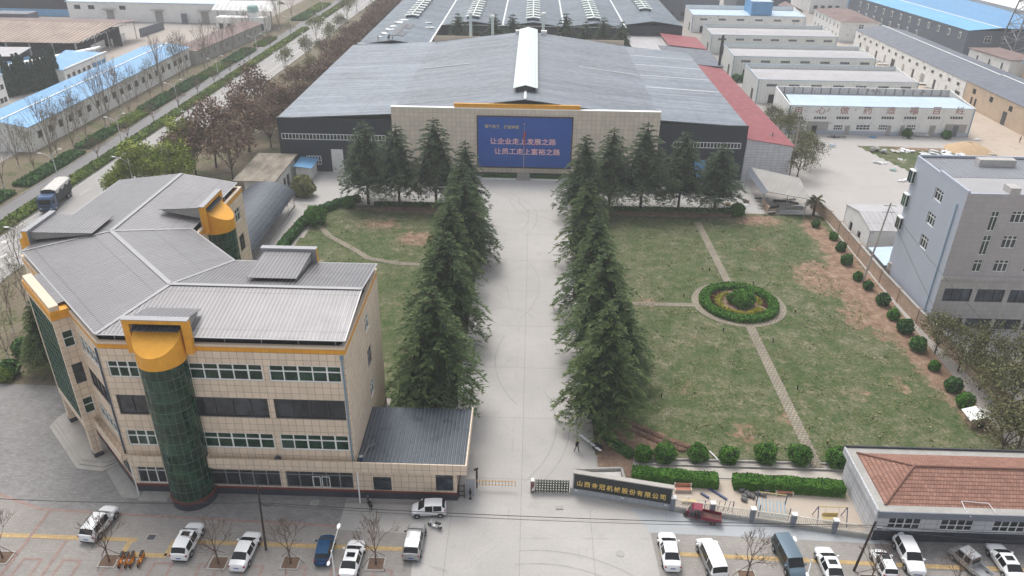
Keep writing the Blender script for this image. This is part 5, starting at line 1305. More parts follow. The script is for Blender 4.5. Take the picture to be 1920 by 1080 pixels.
# beige boundary wall behind, two storey block, grey clad works, tower, small house
WL = thing('long_boundary_wall', 'long beige panel boundary wall running behind the slate roofed terrace', 'wall', (150, 250, 0)); m = MB()
m.bar((148, 334, 1.6), (152.5, 170, 1.6), .25, 3.2); build(m, 'wall_panel', M['beige'], WL)
for k in range(28):
    y = 334-k*6; x = 148+(334-y)*.0274; build(MB().box(x-.25, y-.2, 0, x+.25, y+.2, 3.35), 'pier', M['concrete_wall'], WL)
TS = thing('two_storey_block', 'two storey white block with brown hipped roof beyond the cream halls', 'building', (131, 345, 0))
build(MB().box(123.6, 328, 0, 139, 361, 7.6), 'wall', M['white_wall'], TS)
m = MB(); m.mesh([(123.2, 327.5, 7.6), (139.4, 327.5, 7.6), (139.4, 361.5, 7.6), (123.2, 361.5, 7.6), (131.2, 333, 9.0), (131.2, 356, 9.0)], [(0, 1, 4), (1, 2, 5, 4), (2, 3, 5), (3, 0, 4, 5)]); build(m, 'roof', M['brown_roof'], TS)
wins_on_x(TS, 123.6, [(y, z, y+1.6, z+1.7) for y in np.linspace(330, 357, 7) for z in (1.4, 4.9)], 'frame_white', 'dark_glass')
wins_on_y(TS, 328, [(131, 5.0, 133, 6.8), (130, 1.2, 132, 3.0)])
GC = thing('grey_clad_works', 'big dark grey clad works with bright blue roof in the upper right', 'factory', (160, 340, 0))
gc = [(161.4, 302.5), (215, 302.5), (215, 392), (149.5, 392)]
build(MB().prism(gc, 0, 9.5), 'wall', M['grey_clad'], GC)
m = MB(); m.mesh([(161.2, 302.3, 9.52), (173, 302.3, 10.6), (161.0, 392, 10.6), (149.3, 392, 9.52)], [(0, 1, 2, 3)]); build(m, 'roof', M['bright_blue_roof'], GC)
m = MB(); m.mesh([(173, 302.3, 10.6), (215.2, 302.3, 9.0), (215.2, 392, 9.0), (161.0, 392, 10.6)], [(0, 1, 2, 3)]); build(m, 'far_roof_slope', M['blue_paint'], GC)
build(MB().bar((173, 302.3, 10.66), (161.0, 392, 10.66), .8, .08), 'ridge_cap', M['white'], GC)
for k in range(12):
    y = 306+k*6.8; x = 161.4-(y-302.5)*.133
    for z in (6.0, 1.8):
        if z < 3 and k < 4: continue
        f = MB().box(x-.22, y, z, x+.3, y+1.5, z+2.3); o = build(f, 'window', M['frame_white'], GC)
        build(MB().box(x-.26, y+.2, z+.2, x-.221, y+.68, z+2.0).box(x-.26, y+.85, z+.2, x-.221, y+1.3, z+2.0), 'pane', M['dark_glass'], o)
wins_on_y(GC, 302.5, [(168, 5.2, 170.5, 7.6), (174, 5.2, 176, 7.6), (187, 5.2, 189, 7.6)])
FW_ = thing('far_pale_roof_hall', 'pale blue roofed hall beyond the grey clad works in the top right corner', 'factory', (210, 420, 0))
build(MB().box(176, 396, 0, 300, 480, 8), 'wall', M['white_wall'], FW_); build(MB().slab([(175, 395, 8.1), (301, 395, 8.1), (301, 481, 9.6), (175, 481, 9.6)], .2), 'roof', M['pale_blue_roof'], FW_)
FW2 = thing('far_white_roof_hall', 'long white roofed hall with blue wall beside the grey clad works roof', 'factory', (240, 350, 0))
build(MB().box(217, 300, 0, 300, 392, 9.4), 'wall', M['blue_paint'], FW2); build(MB().slab([(216.5, 299, 9.6), (301, 299, 9.6), (301, 393, 9.6), (205, 393, 9.6)], .15), 'roof', M['white'], FW2)
SH = thing('small_white_house', 'small flat roofed white house below the lattice tower', 'house', (163, 283, 0))
build(MB().prism([(157.5, 291), (161.5, 271), (172.5, 272), (168.5, 292)], 0, 5.2), 'wall', M['white_wall'], SH)
build(MB().prism([(157, 291.5), (161.1, 270.5), (173, 271.6), (169, 292.5)], 5.2, 5.5), 'roof', M['brown_roof'], SH)
for y in (274, 280, 286): x = 161.5-(y-271)*.2; build(MB().box(x-.15, y, 1.8, x+.2, y+1.8, 3.8), 'window', M['dark_glass'], SH)
BH = thing('blue_roof_brick_house', 'tan brick house with bright blue roof at the right edge below the tower', 'house', (168, 245, 0))
build(MB().prism([(165, 268), (169, 240), (190, 240), (190, 268)], 0, 5.4), 'wall', M['bare_brick'], BH); build(MB().prism([(164, 269), (168, 239), (191, 239), (191, 269)], 5.4, 5.6), 'roof', M['bright_blue_roof'], BH)
LT = thing('lattice_tower', 'tall steel lattice transmission tower in the top right corner', 'tower', (176, 287, 0))
m = MB(); H_ = 46; n = 11
def lp(k, s1, s2): z = H_*k/n; hw = 4.6*(1-k/n)+.8; return (178+s1*hw, 296+s2*hw, z)
C4 = [(-1, -1), (1, -1), (1, 1), (-1, 1)]
for k in range(n):
    for i in range(4):
        a, b = C4[i], C4[(i+1) % 4]
        m.tube(lp(k, *a), lp(k+1, *a), .26, n=4); m.tube(lp(k, *a), lp(k+1, *b), .13, n=3); m.tube(lp(k, *b), lp(k+1, *a), .13, n=3); m.tube(lp(k+1, *a), lp(k+1, *b), .14, n=3)
build(m, 'lattice', plain('dull tower steel', (.20, .20, .21), .5, .4), LT)

# ---------------------------------------------------------------- blue-grey office on the right
BG = thing('blue_grey_office', 'five storey block with blue grey painted side wall and grey stone front', 'building', (75, 110, 0))
xw, ys, H5 = 60.3, 101.5, 21.5
Wr = []  # windows on the south front as (x0,z0,x1,z1)
fx = lambda x: x*.9722; fz = lambda z: 60-(60-z)*.9722
for a, b, c, d in ((66.28, 14.8, 67.4, 17.9), (66.23, 10.93, 67.4, 14.1), (66.05, 8.15, 67.35, 10.15)): Wr.append((fx(a), fz(b), fx(b*0+c), fz(d)))
base_w = [(69.1, 16.14, 71.25, 17.98), (69.05, 12.11, 71.15, 14.12), (69.05, 8.25, 71.15, 10.2)]
for k in range(8):
    for a, b, c, d in base_w: Wr.append((fx(a)+k*4.35, fz(b), fx(c)+k*4.35, fz(d)))
Lw = []
for k in range(9):
    Lw.append((fx(63.05)+k*4.75, fz(3.08), fx(67.2)+k*4.75, fz(5.3))); Lw.append((fx(63.25)+k*4.3, .02, fx(67.2)+k*4.3, fz(.2)))
XE = 108
m = MB(); m.wall((xw, ys), (XE, ys), fz(7.2), H5, [(a-xw, c-xw, b, d) for a, b, c, d in Wr if c < XE], .28)
m.wall((XE, ys), (XE, ys+16), 0, H5); m.wall((XE, ys+16), (xw, ys+16), 0, H5)
build(m, 'front_wall', M['greytile'], BG)
m = MB(); m.wall((xw, ys), (XE, ys), -.05, fz(7.2), [(a-xw, c-xw, b, d) for a, b, c, d in Lw if c < XE], .35); build(m, 'lower_wall', M['greytile2'], BG)
yW = lambda y: y*.99; zW = lambda z: 60-.99*(60-z)
Ww = [(yW(108.5), zW(17.2), yW(111.0), zW(19.0)), (yW(108.7), zW(13.2), yW(111.1), zW(15.1)), (yW(108.8), zW(9.25), yW(111.2), zW(11.3))]
m = MB(); m.wall((xw, ys+16), (xw, ys), -.05, H5+.0, [(ys+16-d_, ys+16-a_, b_, t_2) for a_, b_, d_, t_2 in Ww], .3)
build(m, 'side_wall', M['bluegrey_wall'], BG)
for a_, b_, d_, t_2 in Ww: window(BG, (xw, ys+16), (xw, ys), ys+16-d_, ys+16-a_, b_, t_2, cols=3, trans=.3, depth=.22, gm='dark_glass', bar=.1)
for a, b, c, d in Wr:
    if c < XE: window(BG, (xw, ys), (XE, ys), a-xw, c-xw, b, d, cols=2 if c-a < 1.6 else 3, trans=.28, depth=.22, gm='green_glass' if c-a < 1.6 else 'dark_glass', bar=.09)
for a, b, c, d in Lw:
    if c < XE: window(BG, (xw, ys), (XE, ys), a-xw, c-xw, b, d, cols=3, trans=0, fm='frame_dark', gm='blue_glass', depth=.28, bar=.06)
m = MB(); m.box(xw-.02, ys-.45, fz(7.2)-.25, XE, ys-.004, fz(7.2)+.2); build(m, 'cornice', M['greytile2'], BG)
# roof: lower flat part in front, ribbed part behind, parapets and stair box
build(MB().box(xw+.25, ys+.25, H5-.8, XE-.2, ys+8.2, H5-.55), 'flat_roof', M['flat_roof'], BG)
build(MB().slab([(xw+.25, ys+8.2, H5-.5), (XE, ys+8.2, H5-.5), (XE, ys+15.7, H5-.1), (xw+.25, ys+15.7, H5-.1)], .1), 'sheet_roof', M['bg_roof'], BG)
m = MB(); m.box(xw-.03, ys-.03, H5, xw+.3, ys+8.4, H5+.45); m.box(xw-.03, ys+8.41, H5, xw+.3, ys+16, H5+.12); m.box(xw+.301, ys-.03, H5, XE, ys+.25, H5+.12); m.box(xw+.301, ys+15.75, H5, XE, ys+16.03, H5+.3)
build(m, 'parapet', M['bluegrey_wall'], BG)
for q in ((68, ys+12.5, H5-.3, 73.5, ys+13.9, H5+.8), (65.9, ys-.06, H5+.12, 67.3, ys+1.8, H5+1.0)): build(MB().box(*q), 'roof_box', M['greytile2'], BG)
# oriel windows on the rear edge of the side wall
for z in (zW(16.9), zW(12.9), zW(8.9)):
    f = MB().box(xw-.55, ys+14.9, z, xw-.003, ys+16.3, z+2.1); o = build(f, 'oriel_window', M['frame_white'], BG)
    m = MB(); m.box(xw-.57, ys+15.0, z+.15, xw-.551, ys+15.55, z+1.95); m.box(xw-.57, ys+15.65, z+.15, xw-.551, ys+16.2, z+1.95); m.box(xw-.45, ys+14.88, z+.15, xw-.1, ys+14.899, z+1.95); build(m, 'pane', M['green_glass'], o)
build(MB().tube((xw-.12, ys+1.6, 0), (xw-.12, ys+1.6, 19.4), .09, n=8), 'drainpipe', M['bluetrim'], BG)

# low buildings between the garden wall and the blue-grey office
HW = thing('white_yard_house', 'low white house with grey sheet gable roof just behind the garden wall', 'house', (64, 131, 0))
x0, x1, ya, yb = 60.6, 84, 127.0, 139.0
m = MB(); m.wall((x0, yb), (x0, ya), 0, 4.6, [(3.0, 4.3, 0, 2.6), (7.0, 8.4, 1.2, 2.5)], .2); m.mesh([(x0, ya, 4.6), (x0, yb, 4.6), (x0, (ya+yb)/2, 5.6)], [(0, 2, 1)]); m.box(x0+.0, ya, 0, x1, ya+.2, 4.6); m.box(x0, yb-.2, 0, x1, yb, 4.6)
build(m, 'wall', M['white_wall'], HW); build(MB().box(x0+.2, ya+.3, 0, x0+.3, yb-.3, 4.4), 'interior_shade', M['black'], HW)  # black panel paints the shade behind the openings
m = MB(); m.slab([(x0-.2, ya-.3, 4.7), (x1, ya-.3, 4.7), (x1, (ya+yb)/2, 5.8), (x0-.2, (ya+yb)/2, 5.8)], .1); m.slab([(x0-.2, (ya+yb)/2, 5.8), (x1, (ya+yb)/2, 5.8), (x1, yb+.3, 4.7), (x0-.2, yb+.3, 4.7)], .1); build(m, 'roof', M['grey_roof'], HW)
AW = thing('blue_awning', 'bright blue sheet awning on a red frame against the low white house', 'awning', (68, 124, 0))
build(MB().slab([(66, 121.0, 3.2), (80, 121.0, 3.2), (80, 126.9, 4.0), (65.5, 126.9, 4.0)], .08), 'roof_sheet', M['bright_blue_roof'], AW)
build(MB().box(66, 120.95, 2.8, 80, 121.05, 3.1), 'fascia', M['redline'], AW)
for x in (66.3, 72, 79): build(MB().tube((x, 121.2, 0), (x, 121.2, 3.1), .07, n=6), 'post', M['steel'], AW)
LS = thing('pale_blue_lean_to', 'small lean-to with pale blue roof tucked against the garden wall', 'shed', (62, 118, 0))
build(MB().box(59.9, 117.6, 0, 64, 124, 2.5), 'wall', M['concrete_wall'], LS); build(MB().slab([(59.6, 117.3, 2.6), (64.3, 117.3, 2.9), (64.3, 124.3, 2.9), (59.6, 124.3, 2.6)], .08), 'roof', M['pale_blue_roof'], LS)
PW = thing('peeling_wall', 'peeling white wall panel between the lean-to and the blue grey office', 'wall', (62, 112, 0))
sN = NT('peeling whitewash'); cN = sN.ramp(sN.noise(sN.pos(), .9, 5, .7), [(.45, (.66, .65, .62)), (.56, (.38, .30, .24))]); build(MB().bar((60.0, 117.0, 1.7), (63.5, 110.5, 1.7), .25, 3.4), 'wall_panel', sN.out(cN, .9, 0), PW)

# garden wall on the east side
GW = thing('garden_wall', 'tall worn brick boundary wall on the east side of the lawn', 'wall', (59, 100, 0))
pts = [(57.6, 148.5), (58.9, 141), (58.9, 116), (59.4, 103), (60.6, 90), (62.4, 76), (63.6, 66.5)]
m = MB(); c = MB(); q = MB()
for a, b in zip(pts, pts[1:]): m.bar((*a, 1.15), (*b, 1.15), .26, 2.3); c.bar((*a, 2.36), (*b, 2.36), .42, .1)
build(m, 'brickwork', M['brick_wall'], GW); build(c, 'coping', M['concrete_wall'], GW)
for a, b in zip(pts, pts[1:]):
    L = math.dist(a, b); k = max(1, int(L/5))
    for i in range(k):
        t = i/k; x, y = a[0]+(b[0]-a[0])*t, a[1]+(b[1]-a[1])*t; build(MB().box(x-.22, y-.2, 0, x+.22, y+.2, 2.5), 'pier', M['brick_wall'], GW)

# open scrap shed in the corner of the yard
OP = thing('open_scrap_shed', 'open storage shed with tilted pale sheet roof full of dark scrap', 'shed', (50, 148, 0))
P = [g(1408, 316, 4.6), g(1499, 336, 4.6), g(1520, 374, 4.0), g(1440, 359, 4.0)]
build(MB().slab([(*P[3], 4.0), (*P[2], 4.0), (*P[1], 4.9), (*P[0], 4.9)], .1), 'roof', ribbed('dusty sheet roof', (.34, .33, .31), .5, .8, .0, .15, .85, .02, .3), OP)
P2 = g(1399, 321, 4.0); P3 = g(1431, 364, 3.4)
build(MB().slab([(*P2, 4.0), (*P3, 3.3), (*P[3], 4.02), (*P[0], 4.92)], .08), 'side_sheet', M['slate_roof'], OP)
for x, y in ((P3[0]+.3, P3[1]+.3), (P2[0]+.3, P2[1]), (P[3][0]+4, P[3][1]-.3), (P[2][0]-.5, P[2][1]+.5), (P[1][0]-.5, P[1][1]-.3)): build(MB().tube((x, y, 0), (x, y, 3.6), .08, n=6), 'post', M['concrete_wall'], OP)
m = MB(); m.box(47.8, 144.8, 0, 48.05, 149.5, 1.5); m.box(48.06, 144.8, 0, 49.4, 145.0, .9); build(m, 'low_wall', M['brick_wall'], OP)
rn = random.Random(8)
for k in range(16):
    x, y = rn.uniform(47, 56), rn.uniform(143.6, 152); mt_ = rn.choice(['darkgrey', 'steel', 'concrete_wall', 'black_iron', 'rubble']); m = MB(); a = rn.uniform(-.5, .5); L = rn.uniform(1.2, 3.4)
    m.bar((x-L/2*math.cos(a), y-L/2*math.sin(a), .2+rn.uniform(0, .5)), (x+L/2*math.cos(a), y+L/2*math.sin(a), .25+rn.uniform(0, .5)), rn.uniform(.2, .6), rn.uniform(.08, .4))
    tag(build(m, 'scrap_piece', M[mt_], origin=(x, y, 0)), '%s %s scrap piece %s the open scrap shed' % (ORD[k], {'darkgrey': 'dark grey', 'steel': 'shiny metal', 'concrete_wall': 'dull grey', 'black_iron': 'black', 'rubble': 'pale'}[mt_], 'in front of' if y < 147 else 'under'), 'scrap', 'scrap pieces around the open shed')
for k in range(3):
    x, y = 49.8+k*.2, 143.9+k*.5; build_o = build(MB().box(x, y, .35+.12*k, x+6.2-k, y+.35, .45+.12*k), 'steel_rail_stack', M['steel'], origin=(x, y, .3)); tag(build_o, '%s long pale beam laid in front of the open scrap shed, counting from the front' % ORD[k], 'beam', 'beams in front of the open shed')

# ---------------------------------------------------------------- buildings beyond the highway
LB = thing('long_blue_roof_hall', 'very long white walled hall with blue roof beside the highway', 'building', (-123, 215, 0))
xa, xb, ya, yb, h = -131.8, -116.2, 171.5, 263.5, 6.0
def sk(x, y): return (x+(y-171.5)*.012, y)
build(MB().prism([sk(xa+.3, ya+.2), sk(xb-.2, ya+.2), sk(xb-.2, yb-.2), sk(xa+.3, yb-.2)], 0, h-.05), 'wall', M['white_wall'], LB)
m = MB(); m.slab([(*sk(xa, ya), h), (*sk(-122.9, ya), 7.3), (*sk(-122.9, yb), 7.3), (*sk(xa, yb), h)], .1); m.slab([(*sk(-122.9, ya), 7.3), (*sk(xb+.2, ya), h), (*sk(xb+.2, yb), h), (*sk(-122.9, yb), 7.3)], .1); build(m, 'roof', M['mid_blue_roof'], LB)
build(MB().bar((*sk(-122.9, ya), 7.36), (*sk(-122.9, yb), 7.36), .45, .07), 'ridge_cap', M['white'], LB)
build(MB().mesh([(*sk(xa+.3, ya+.21), h-.05), (*sk(xb-.2, ya+.21), h-.05), (*sk(-122.9, ya+.21), 7.2)], [(0, 1, 2)]), 'gable', M['white_wall'], LB)
for k in range(20):
    y = 175+k*4.45; x = sk(xb-.2, y)[0]; f = build(MB().box(x-.02, y, 2.3, x+.06, y+1.9, 4.1), 'window', M['concrete_wall'], LB); build(MB().box(x+.061, y+.15, 2.45, x+.09, y+1.75, 3.95), 'pane', M['dark_glass'], f)
RW = thing('rusty_long_shed', 'long low shed with rusty brown roof continuing behind the blue roofed hall', 'shed', (-114, 300, 0))
build(MB().prism([(-119.2, 264.2), (-113.8, 264.2), (-108.2, 318), (-113.6, 318)], 0, 4.4), 'wall', M['concrete_wall'], RW); build(MB().slab([(-120.5, 264, 5.6), (-113.4, 264, 4.5), (-107.8, 318.4, 4.5), (-115, 318.4, 5.6)], .1), 'roof', M['brown_roof'], RW)
for k in range(10):
    y = 268+k*4.9; x = -113.8+(y-264.2)*.104; build(MB().box(x-.02, y, 1.8, x+.07, y+1.6, 3.2), 'window', M['darkgrey'], RW)
SB = thing('blue_roof_annex', 'small white building with blue roof beside the cypress row', 'building', (-147, 243, 0))
P = [(-140.3, 232.6), (-140.4, 258), (-154, 258), (-148.5, 234)]
build(MB().prism([(-140.6, 231.8), (-140.6, 257), (-153, 257), (-147.5, 233)], 0, 5.0), 'wall', M['white_wall'], SB)
build(MB().slab([(-140.2, 231.4, 5.0), (-140.2, 257.4, 5.0), (-153.6, 257.4, 5.6), (-148, 232.6, 5.6)], .1), 'roof', M['mid_blue_roof'], SB)
build(MB().box(-140.55, 231.8, 5.1, -140.1, 257.4, 5.5), 'parapet', M['white'], SB)
for k in range(8):
    y = 233+k*3; build(MB().box(-140.6, y, 2.0, -140.5, y+(1.4 if k < 5 else 2.3), 3.4), 'window', M['dark_glass'] if k < 5 else M['blue_paint'], SB)
LO = thing('white_strip_window_office', 'white three storey office with window strips at the left edge', 'building', (-160, 205, 0))
build(MB().box(-185, 196, 0, -145.6, 211, 8.2), 'wall', M['white'], LO)
m = MB(); m.box(-185.2, 195.8, 8.2, -145.4, 211.2, 8.6); build(m, 'roof', M['pale_blue_roof'], LO)
for z in (1.2, 4.6):
    f = MB().box(-145.6, 197, z, -145.5, 210.6, z+1.6); o = build(f, 'window_strip', M['frame_white'], LO)
    m = MB()
    for k in range(8): y = 197.3+k*1.65; m.box(-145.5, y, z+.15, -145.46, y+1.3, z+1.45)
    build(m, 'pane', M['dark_glass'], o)
DB = thing('dark_flat_shed', 'dark open shed with pale flat roof and blue wall at the left edge', 'shed', (-172, 248, 0))
build(MB().box(-195, 242, 0, -163, 252, 4.6), 'wall', M['blue_paint'], DB); build(MB().slab([(-197, 240, 6.2), (-162, 244, 6.2), (-164, 256, 6.6), (-197, 254, 6.6)], .15), 'roof', M['grey_roof'], DB); build(MB().box(-195, 244, 4.6, -163.5, 252.5, 6.0), 'open_side_shade', M['black'], DB)  # solid black block, shade under the roof put into its colour
RS = thing('rusty_truss_shed', 'large open shed with rust streaked sheet roof on steel trusses', 'shed', (-180, 285, 0))
pz = 6.8
build(MB().slab([(-215, 266.5, pz-1), (-155, 267.5, pz-1), (-153, 294, pz+1.2), (-215, 294, pz+1.2)], .12), 'roof', M['rust_roof'], RS)
build(MB().slab([(-215, 294.1, pz+1.2), (-153, 294.1, pz+1.2), (-150.5, 308, pz), (-215, 308, pz)], .12), 'rear_roof', M['brown_roof'], RS)
build(MB().box(-215, 268, 0, -158, 290, 3.2).box(-215, 292, 0, -152.5, 292.4, 6.8), 'interior_shade', M['black'], RS)  # black blocks paint the shade below the roof sheets
for k in range(8): x = -156-k*8; build(MB().box(x-.2, 267.4, 0, x+.2, 267.8, 5.7), 'post', M['steel'], RS)
for y in (276, 285, 294, 306): build(MB().tube((-153.5, y, 0), (-153.5, y, pz), .16, n=6), 'post', M['steel'], RS)
m = MB()
for k in range(12): a, b = 268+k*3.2, 268+(k+1)*3.2; m.bar((-153.6, a, pz-.9+k*.06), (-153.6, b, pz-.0), .12, .12); m.bar((-153.6, b, pz-1.0), (-153.6, b, pz), .12, .12)
build(m, 'truss', M['steel'], RS)
build(MB().box(-210, 309, 5.5, -196, 316, 8.0), 'roof_cabin', M['slate_roof'], RS)
BWH = thing('white_warehouse', 'long white warehouse with pale blue roof edge at the top left', 'building', (-165, 350, 0))
build(MB().box(-199, 342.5, 0, -133, 385, 8.0), 'wall', M['white'], BWH); build(MB().slab([(-199.5, 342, 8.0), (-132.5, 342, 8.0), (-132.5, 386, 8.6), (-199.5, 386, 8.6)], .2), 'roof', M['pale_blue_roof'], BWH)
for x in (-182.6, -161.6, -141.8): build(MB().box(x, 342.4, 0, x+3.2, 342.499, 4.6), 'door', M['concrete_wall'], BWH); build(MB().box(x-1.2, 340.6, 5.0, x+4.4, 342.495, 5.2), 'door_canopy', M['concrete_wall'], BWH)
for x in (-196, -190, -176.5): build(MB().box(x, 342.4, 4.9, x+2.6, 342.499, 6.5), 'window', M['dark_glass'], BWH)
BW2 = thing('far_pale_hall', 'pale roofed hall with dark open side at the far top left', 'building', (-230, 370, 0))
build(MB().box(-270, 352, 0, -203, 352.3, 3.0), 'blue_wall', M['mid_blue_roof'], BW2); build(MB().box(-270, 356, 0, -204, 380, 7.4), 'open_side_shade', plain('shaded open side', (.06, .06, .07), .9), BW2); build(MB().slab([(-272, 354, 7.6), (-200, 354, 7.6), (-200, 395, 8.4), (-272, 395, 8.4)], .2), 'roof', M['pale_blue_roof'], BW2)  # near-black block, painted shade of the open side
CU = thing('arched_roof_gatehouse', 'white buildings under a white arched ribbed roof beside the highway', 'building', (-118, 335, 0))
build(MB().box(-128.6, 324.5, 0, -108.6, 331, 5.6), 'wall', M['white'], CU)
m = MB(); n = 10; P = [(-133+(i/n)*26, 0) for i in range(n+1)]
for i in range(n):
    a0, a1 = i/n, (i+1)/n; yA, yB = 330+18*a0, 330+18*a1; zA, zB = 7.4+2.4*math.sin(math.pi*a0), 7.4+2.4*math.sin(math.pi*a1)
    m.poly([(-132, yA, zA), (-107, yA, zA), (-106, yB, zB), (-132, yB, zB)])
build(m, 'roof', ribbed('white arched roof', (.66, .67, .66), 2.0, .6, .05, .06, .8, .05), CU)
for x in (-130, -122, -115, -108): build(MB().box(x, 330, 0, x+.5, 330.5, 7.4), 'post', M['concrete_wall'], CU)
for x in (-127.6, -124.2, -116, -111): build(MB().box(x, 324.4, .6, x+1.6, 324.499, 3.2), 'window', M['darkgrey'], CU)
TK = thing('water_tank', 'pale green plastic water tank on the roof of the arched gatehouse', 'tank', (-114, 327, 5.6)); build(MB().lathe((-114, 327.5, 5.6), [(2.2, 1.8), (2.2, 3.6), (1.7, 4.3), (.6, 4.6), (0, 4.6)], 16), 'tank', M['teal'], TK, smooth=True); build(MB().box(-116, 326, 5.6, -112, 329, 7.4), 'stand', M['white'], TK)
for k, (a, b, z, mt) in enumerate([((-155.9, 291.5), (-157.2, 304.5), 2.6, 'white'), ((-157.5, 279.8), (-158.2, 290.5), 2.6, 'white'), ((-153.5, 309.5), (-151.8, 327), 3.2, 'slate_roof'), ((-149.8, 340.8), (-147.5, 341), 4, 'slate_roof')]):
    tag(build(MB().bar((*a, z/2), (*b, z/2), .4, z), 'yard_wall', M[mt], origin=(a[0], a[1], 0)), ('short white loading wall at the right end of the rusty shed, the farther one', 'short white loading wall at the right end of the rusty shed, the nearer one', 'dark standing partition in the yard before the white warehouse', 'small dark hoarding against the white warehouse')[k], 'wall')
BP = thing('pipe_rack', 'pale steel pipes running towards the cypress row', 'pipes', (-165, 245, 0))
for k in range(3): build(MB().tube((-163, 232+k*1.4, 4.8), (-146, 262+k*1.4, 5.2), .35, n=8), 'pipe', M['whitemetal'], BP)
for k in range(4): build(MB().box(-162.4+k*4.4, 234+k*7.6, 0, -162+k*4.4, 234.4+k*7.6, 4.8), 'post', M['steel'], BP)
# distant sheds on the right horizon
rn = random.Random(12)
FAR = [(60, 372, 84, 398, 9, 'grey_clad', 'slate_roof', 'dark grey gabled shed standing right of the rear hall'), (98, 398, 124, 425, 7, 'grey_clad', 'fac_side_roof', 'grey shed with pale roof behind the rooftop cabin'),
       (116, 372, 122, 390, 5, 'concrete_wall', 'brown_roof', 'tiny brown roofed hut right of the white workshop'), (134, 400, 152, 430, 7, 'white_wall', 'brown_roof', 'white dormitory with brown roof behind the two storey block'),
       (160, 415, 200, 445, 6, 'blue_paint', 'pale_blue_roof', 'low blue hall at the top edge right of centre')]
for x0, y0, x1, y1, h, wm, rm, lb in FAR:
    t = thing('distant_shed', lb, 'building', ((x0+x1)/2, y0, 0)); build(MB().box(x0, y0, 0, x1, y1, h), 'wall', M[wm], t)
    c = (x0+x1)/2; build(MB().slab([(x0-.5, y0-.5, h+.02), (c, y0-.5, h+1.6), (c, y1, h+1.6), (x0-.5, y1, h+.02)], .1).slab([(c, y0-.5, h+1.6), (x1+.5, y0-.5, h+.02), (x1+.5, y1, h+.02), (c, y1, h+1.6)], .1), 'roof', M[rm], t)
    for k in range(4): build(MB().box(x0+2+k*(x1-x0-4)/4, y0-.05, 2, x0+2+k*(x1-x0-4)/4+1.8, y0-.004, 3.6), 'window', M['darkgrey'], t)

# ---------------------------------------------------------------- tiled house at the lower right
TH = thing('tiled_house', 'low house with salmon tiled hipped roof and grey plinth at the lower right', 'house', (50, 62, 0))
x0, x1, ya, yb, h = 35.9, 70, 58.6, 67.4, 4.3
hl = []
for k in range(8):
    a = 1.2+k*5.25; hl.append((a, a+3.3, 1.55, 3.35))
m = MB(); m.wall((x0, ya), (x1, ya), 0, h, hl, .2); m.wall((x0, yb), (x0, ya), 0, h); m.wall((x1, ya), (x1, yb), 0, h); m.wall((x1, yb), (x0, yb), 0, h); build(m, 'wall', M['white_block'], TH)
for a, b, c, d in hl: window(TH, (x0, ya), (x1, ya), a, b, c, d, cols=4, trans=.62, fm='frame_white', gm='dark_glass', bar=.07)
m = MB(); m.box(x0+.0, ya-.06, 0, x1, ya-.003, 1.35); m.box(53.5, ya-.5, 0, 55.3, ya-.061, 1.36); build(m, 'plinth', M['darkbase'], TH)
m = MB(); m.box(53.6, ya-.42, 1.361, 55.2, ya-.004, 3.6); build(m, 'pilaster', M['white_block'], TH)
m = MB(); m.box(x0-.35, ya-.62, 3.62, x1, ya-.5, 4.42); build(m, 'front_fascia', M['greypier'], TH)
m = MB(); m.box(x0-.35, ya-.499, h, x1, yb+.3, h+.12); build(m, 'gutter_slab', M['concrete_wall'], TH)
m = MB(); m.box(x0-.5, ya-.5, 3.7, x0-.36, yb+.3, 4.55); build(m, 'side_fascia', M['white_block'], TH)
m = MB(); m.box(x0-.5, yb+.301, 3.7, x1, yb+.45, 4.65); build(m, 'rear_parapet', M['darkgrey'], TH)
s = NT('salmon roof tiles')
b = s.n('ShaderNodeTexBrick', Vector=s.uv(), Color1=(.25, .13, .095), Color2=(.36, .195, .145), Mortar=(.15, .075, .055), Scale=1.0); b.offset = .5
b.inputs['Mortar Size'].default_value = .025; b.inputs['Brick Width'].default_value = .32; b.inputs['Row Height'].default_value = .42
sep = s.n('ShaderNodeSeparateXYZ', Vector=s.uv()); fr = s.math('FRACT', s.math('DIVIDE', sep.outputs[1], .42))
c = s.mix(s.rng(fr, 0, .28, .75, 0), b.outputs['Color'], (.085, .038, .03)); c = var(s, c, .16, .5)
blot = s.rng(s.noise(s.pos(), .5, 5, .7, 1, 1, 1), .54, .66, 0, .45); c = s.mix(blot, c, (.20, .13, .105))
M['tiles'] = s.out(c, .8, 0, bump=s.math('SUBTRACT', 1.0, fr), bs=.8, bd=.06, spec=.3)
X0, X1, YA, YB_, zE2, zR2 = x0+.55, x1, ya+.35, yb-.55, h+.13, 6.2; rx, ry = X0+4.1, (YA+YB_)/2
m = MB(); m.mesh([(X0, YA, zE2), (X1, YA, zE2), (X1, YB_, zE2), (X0, YB_, zE2), (rx, ry, zR2), (X1, ry, zR2)], [(0, 1, 5, 4), (2, 3, 4, 5), (3, 0, 4)]); build(m, 'roof', M['tiles'], TH)
m = MB(); rt_ = [(rx, ry, zR2+.03), (X1, ry, zR2+.03)]; m.tube(*rt_, .13, n=8); m.tube((X0, YA, zE2+.05), rt_[0], .12, n=8); m.tube((X0, YB_, zE2+.05), rt_[0], .12, n=8)
build(m, 'ridge_tiles', plain('dark ridge tiles', (.20, .10, .075), .8, 0, .2, 2), TH)
m = MB()
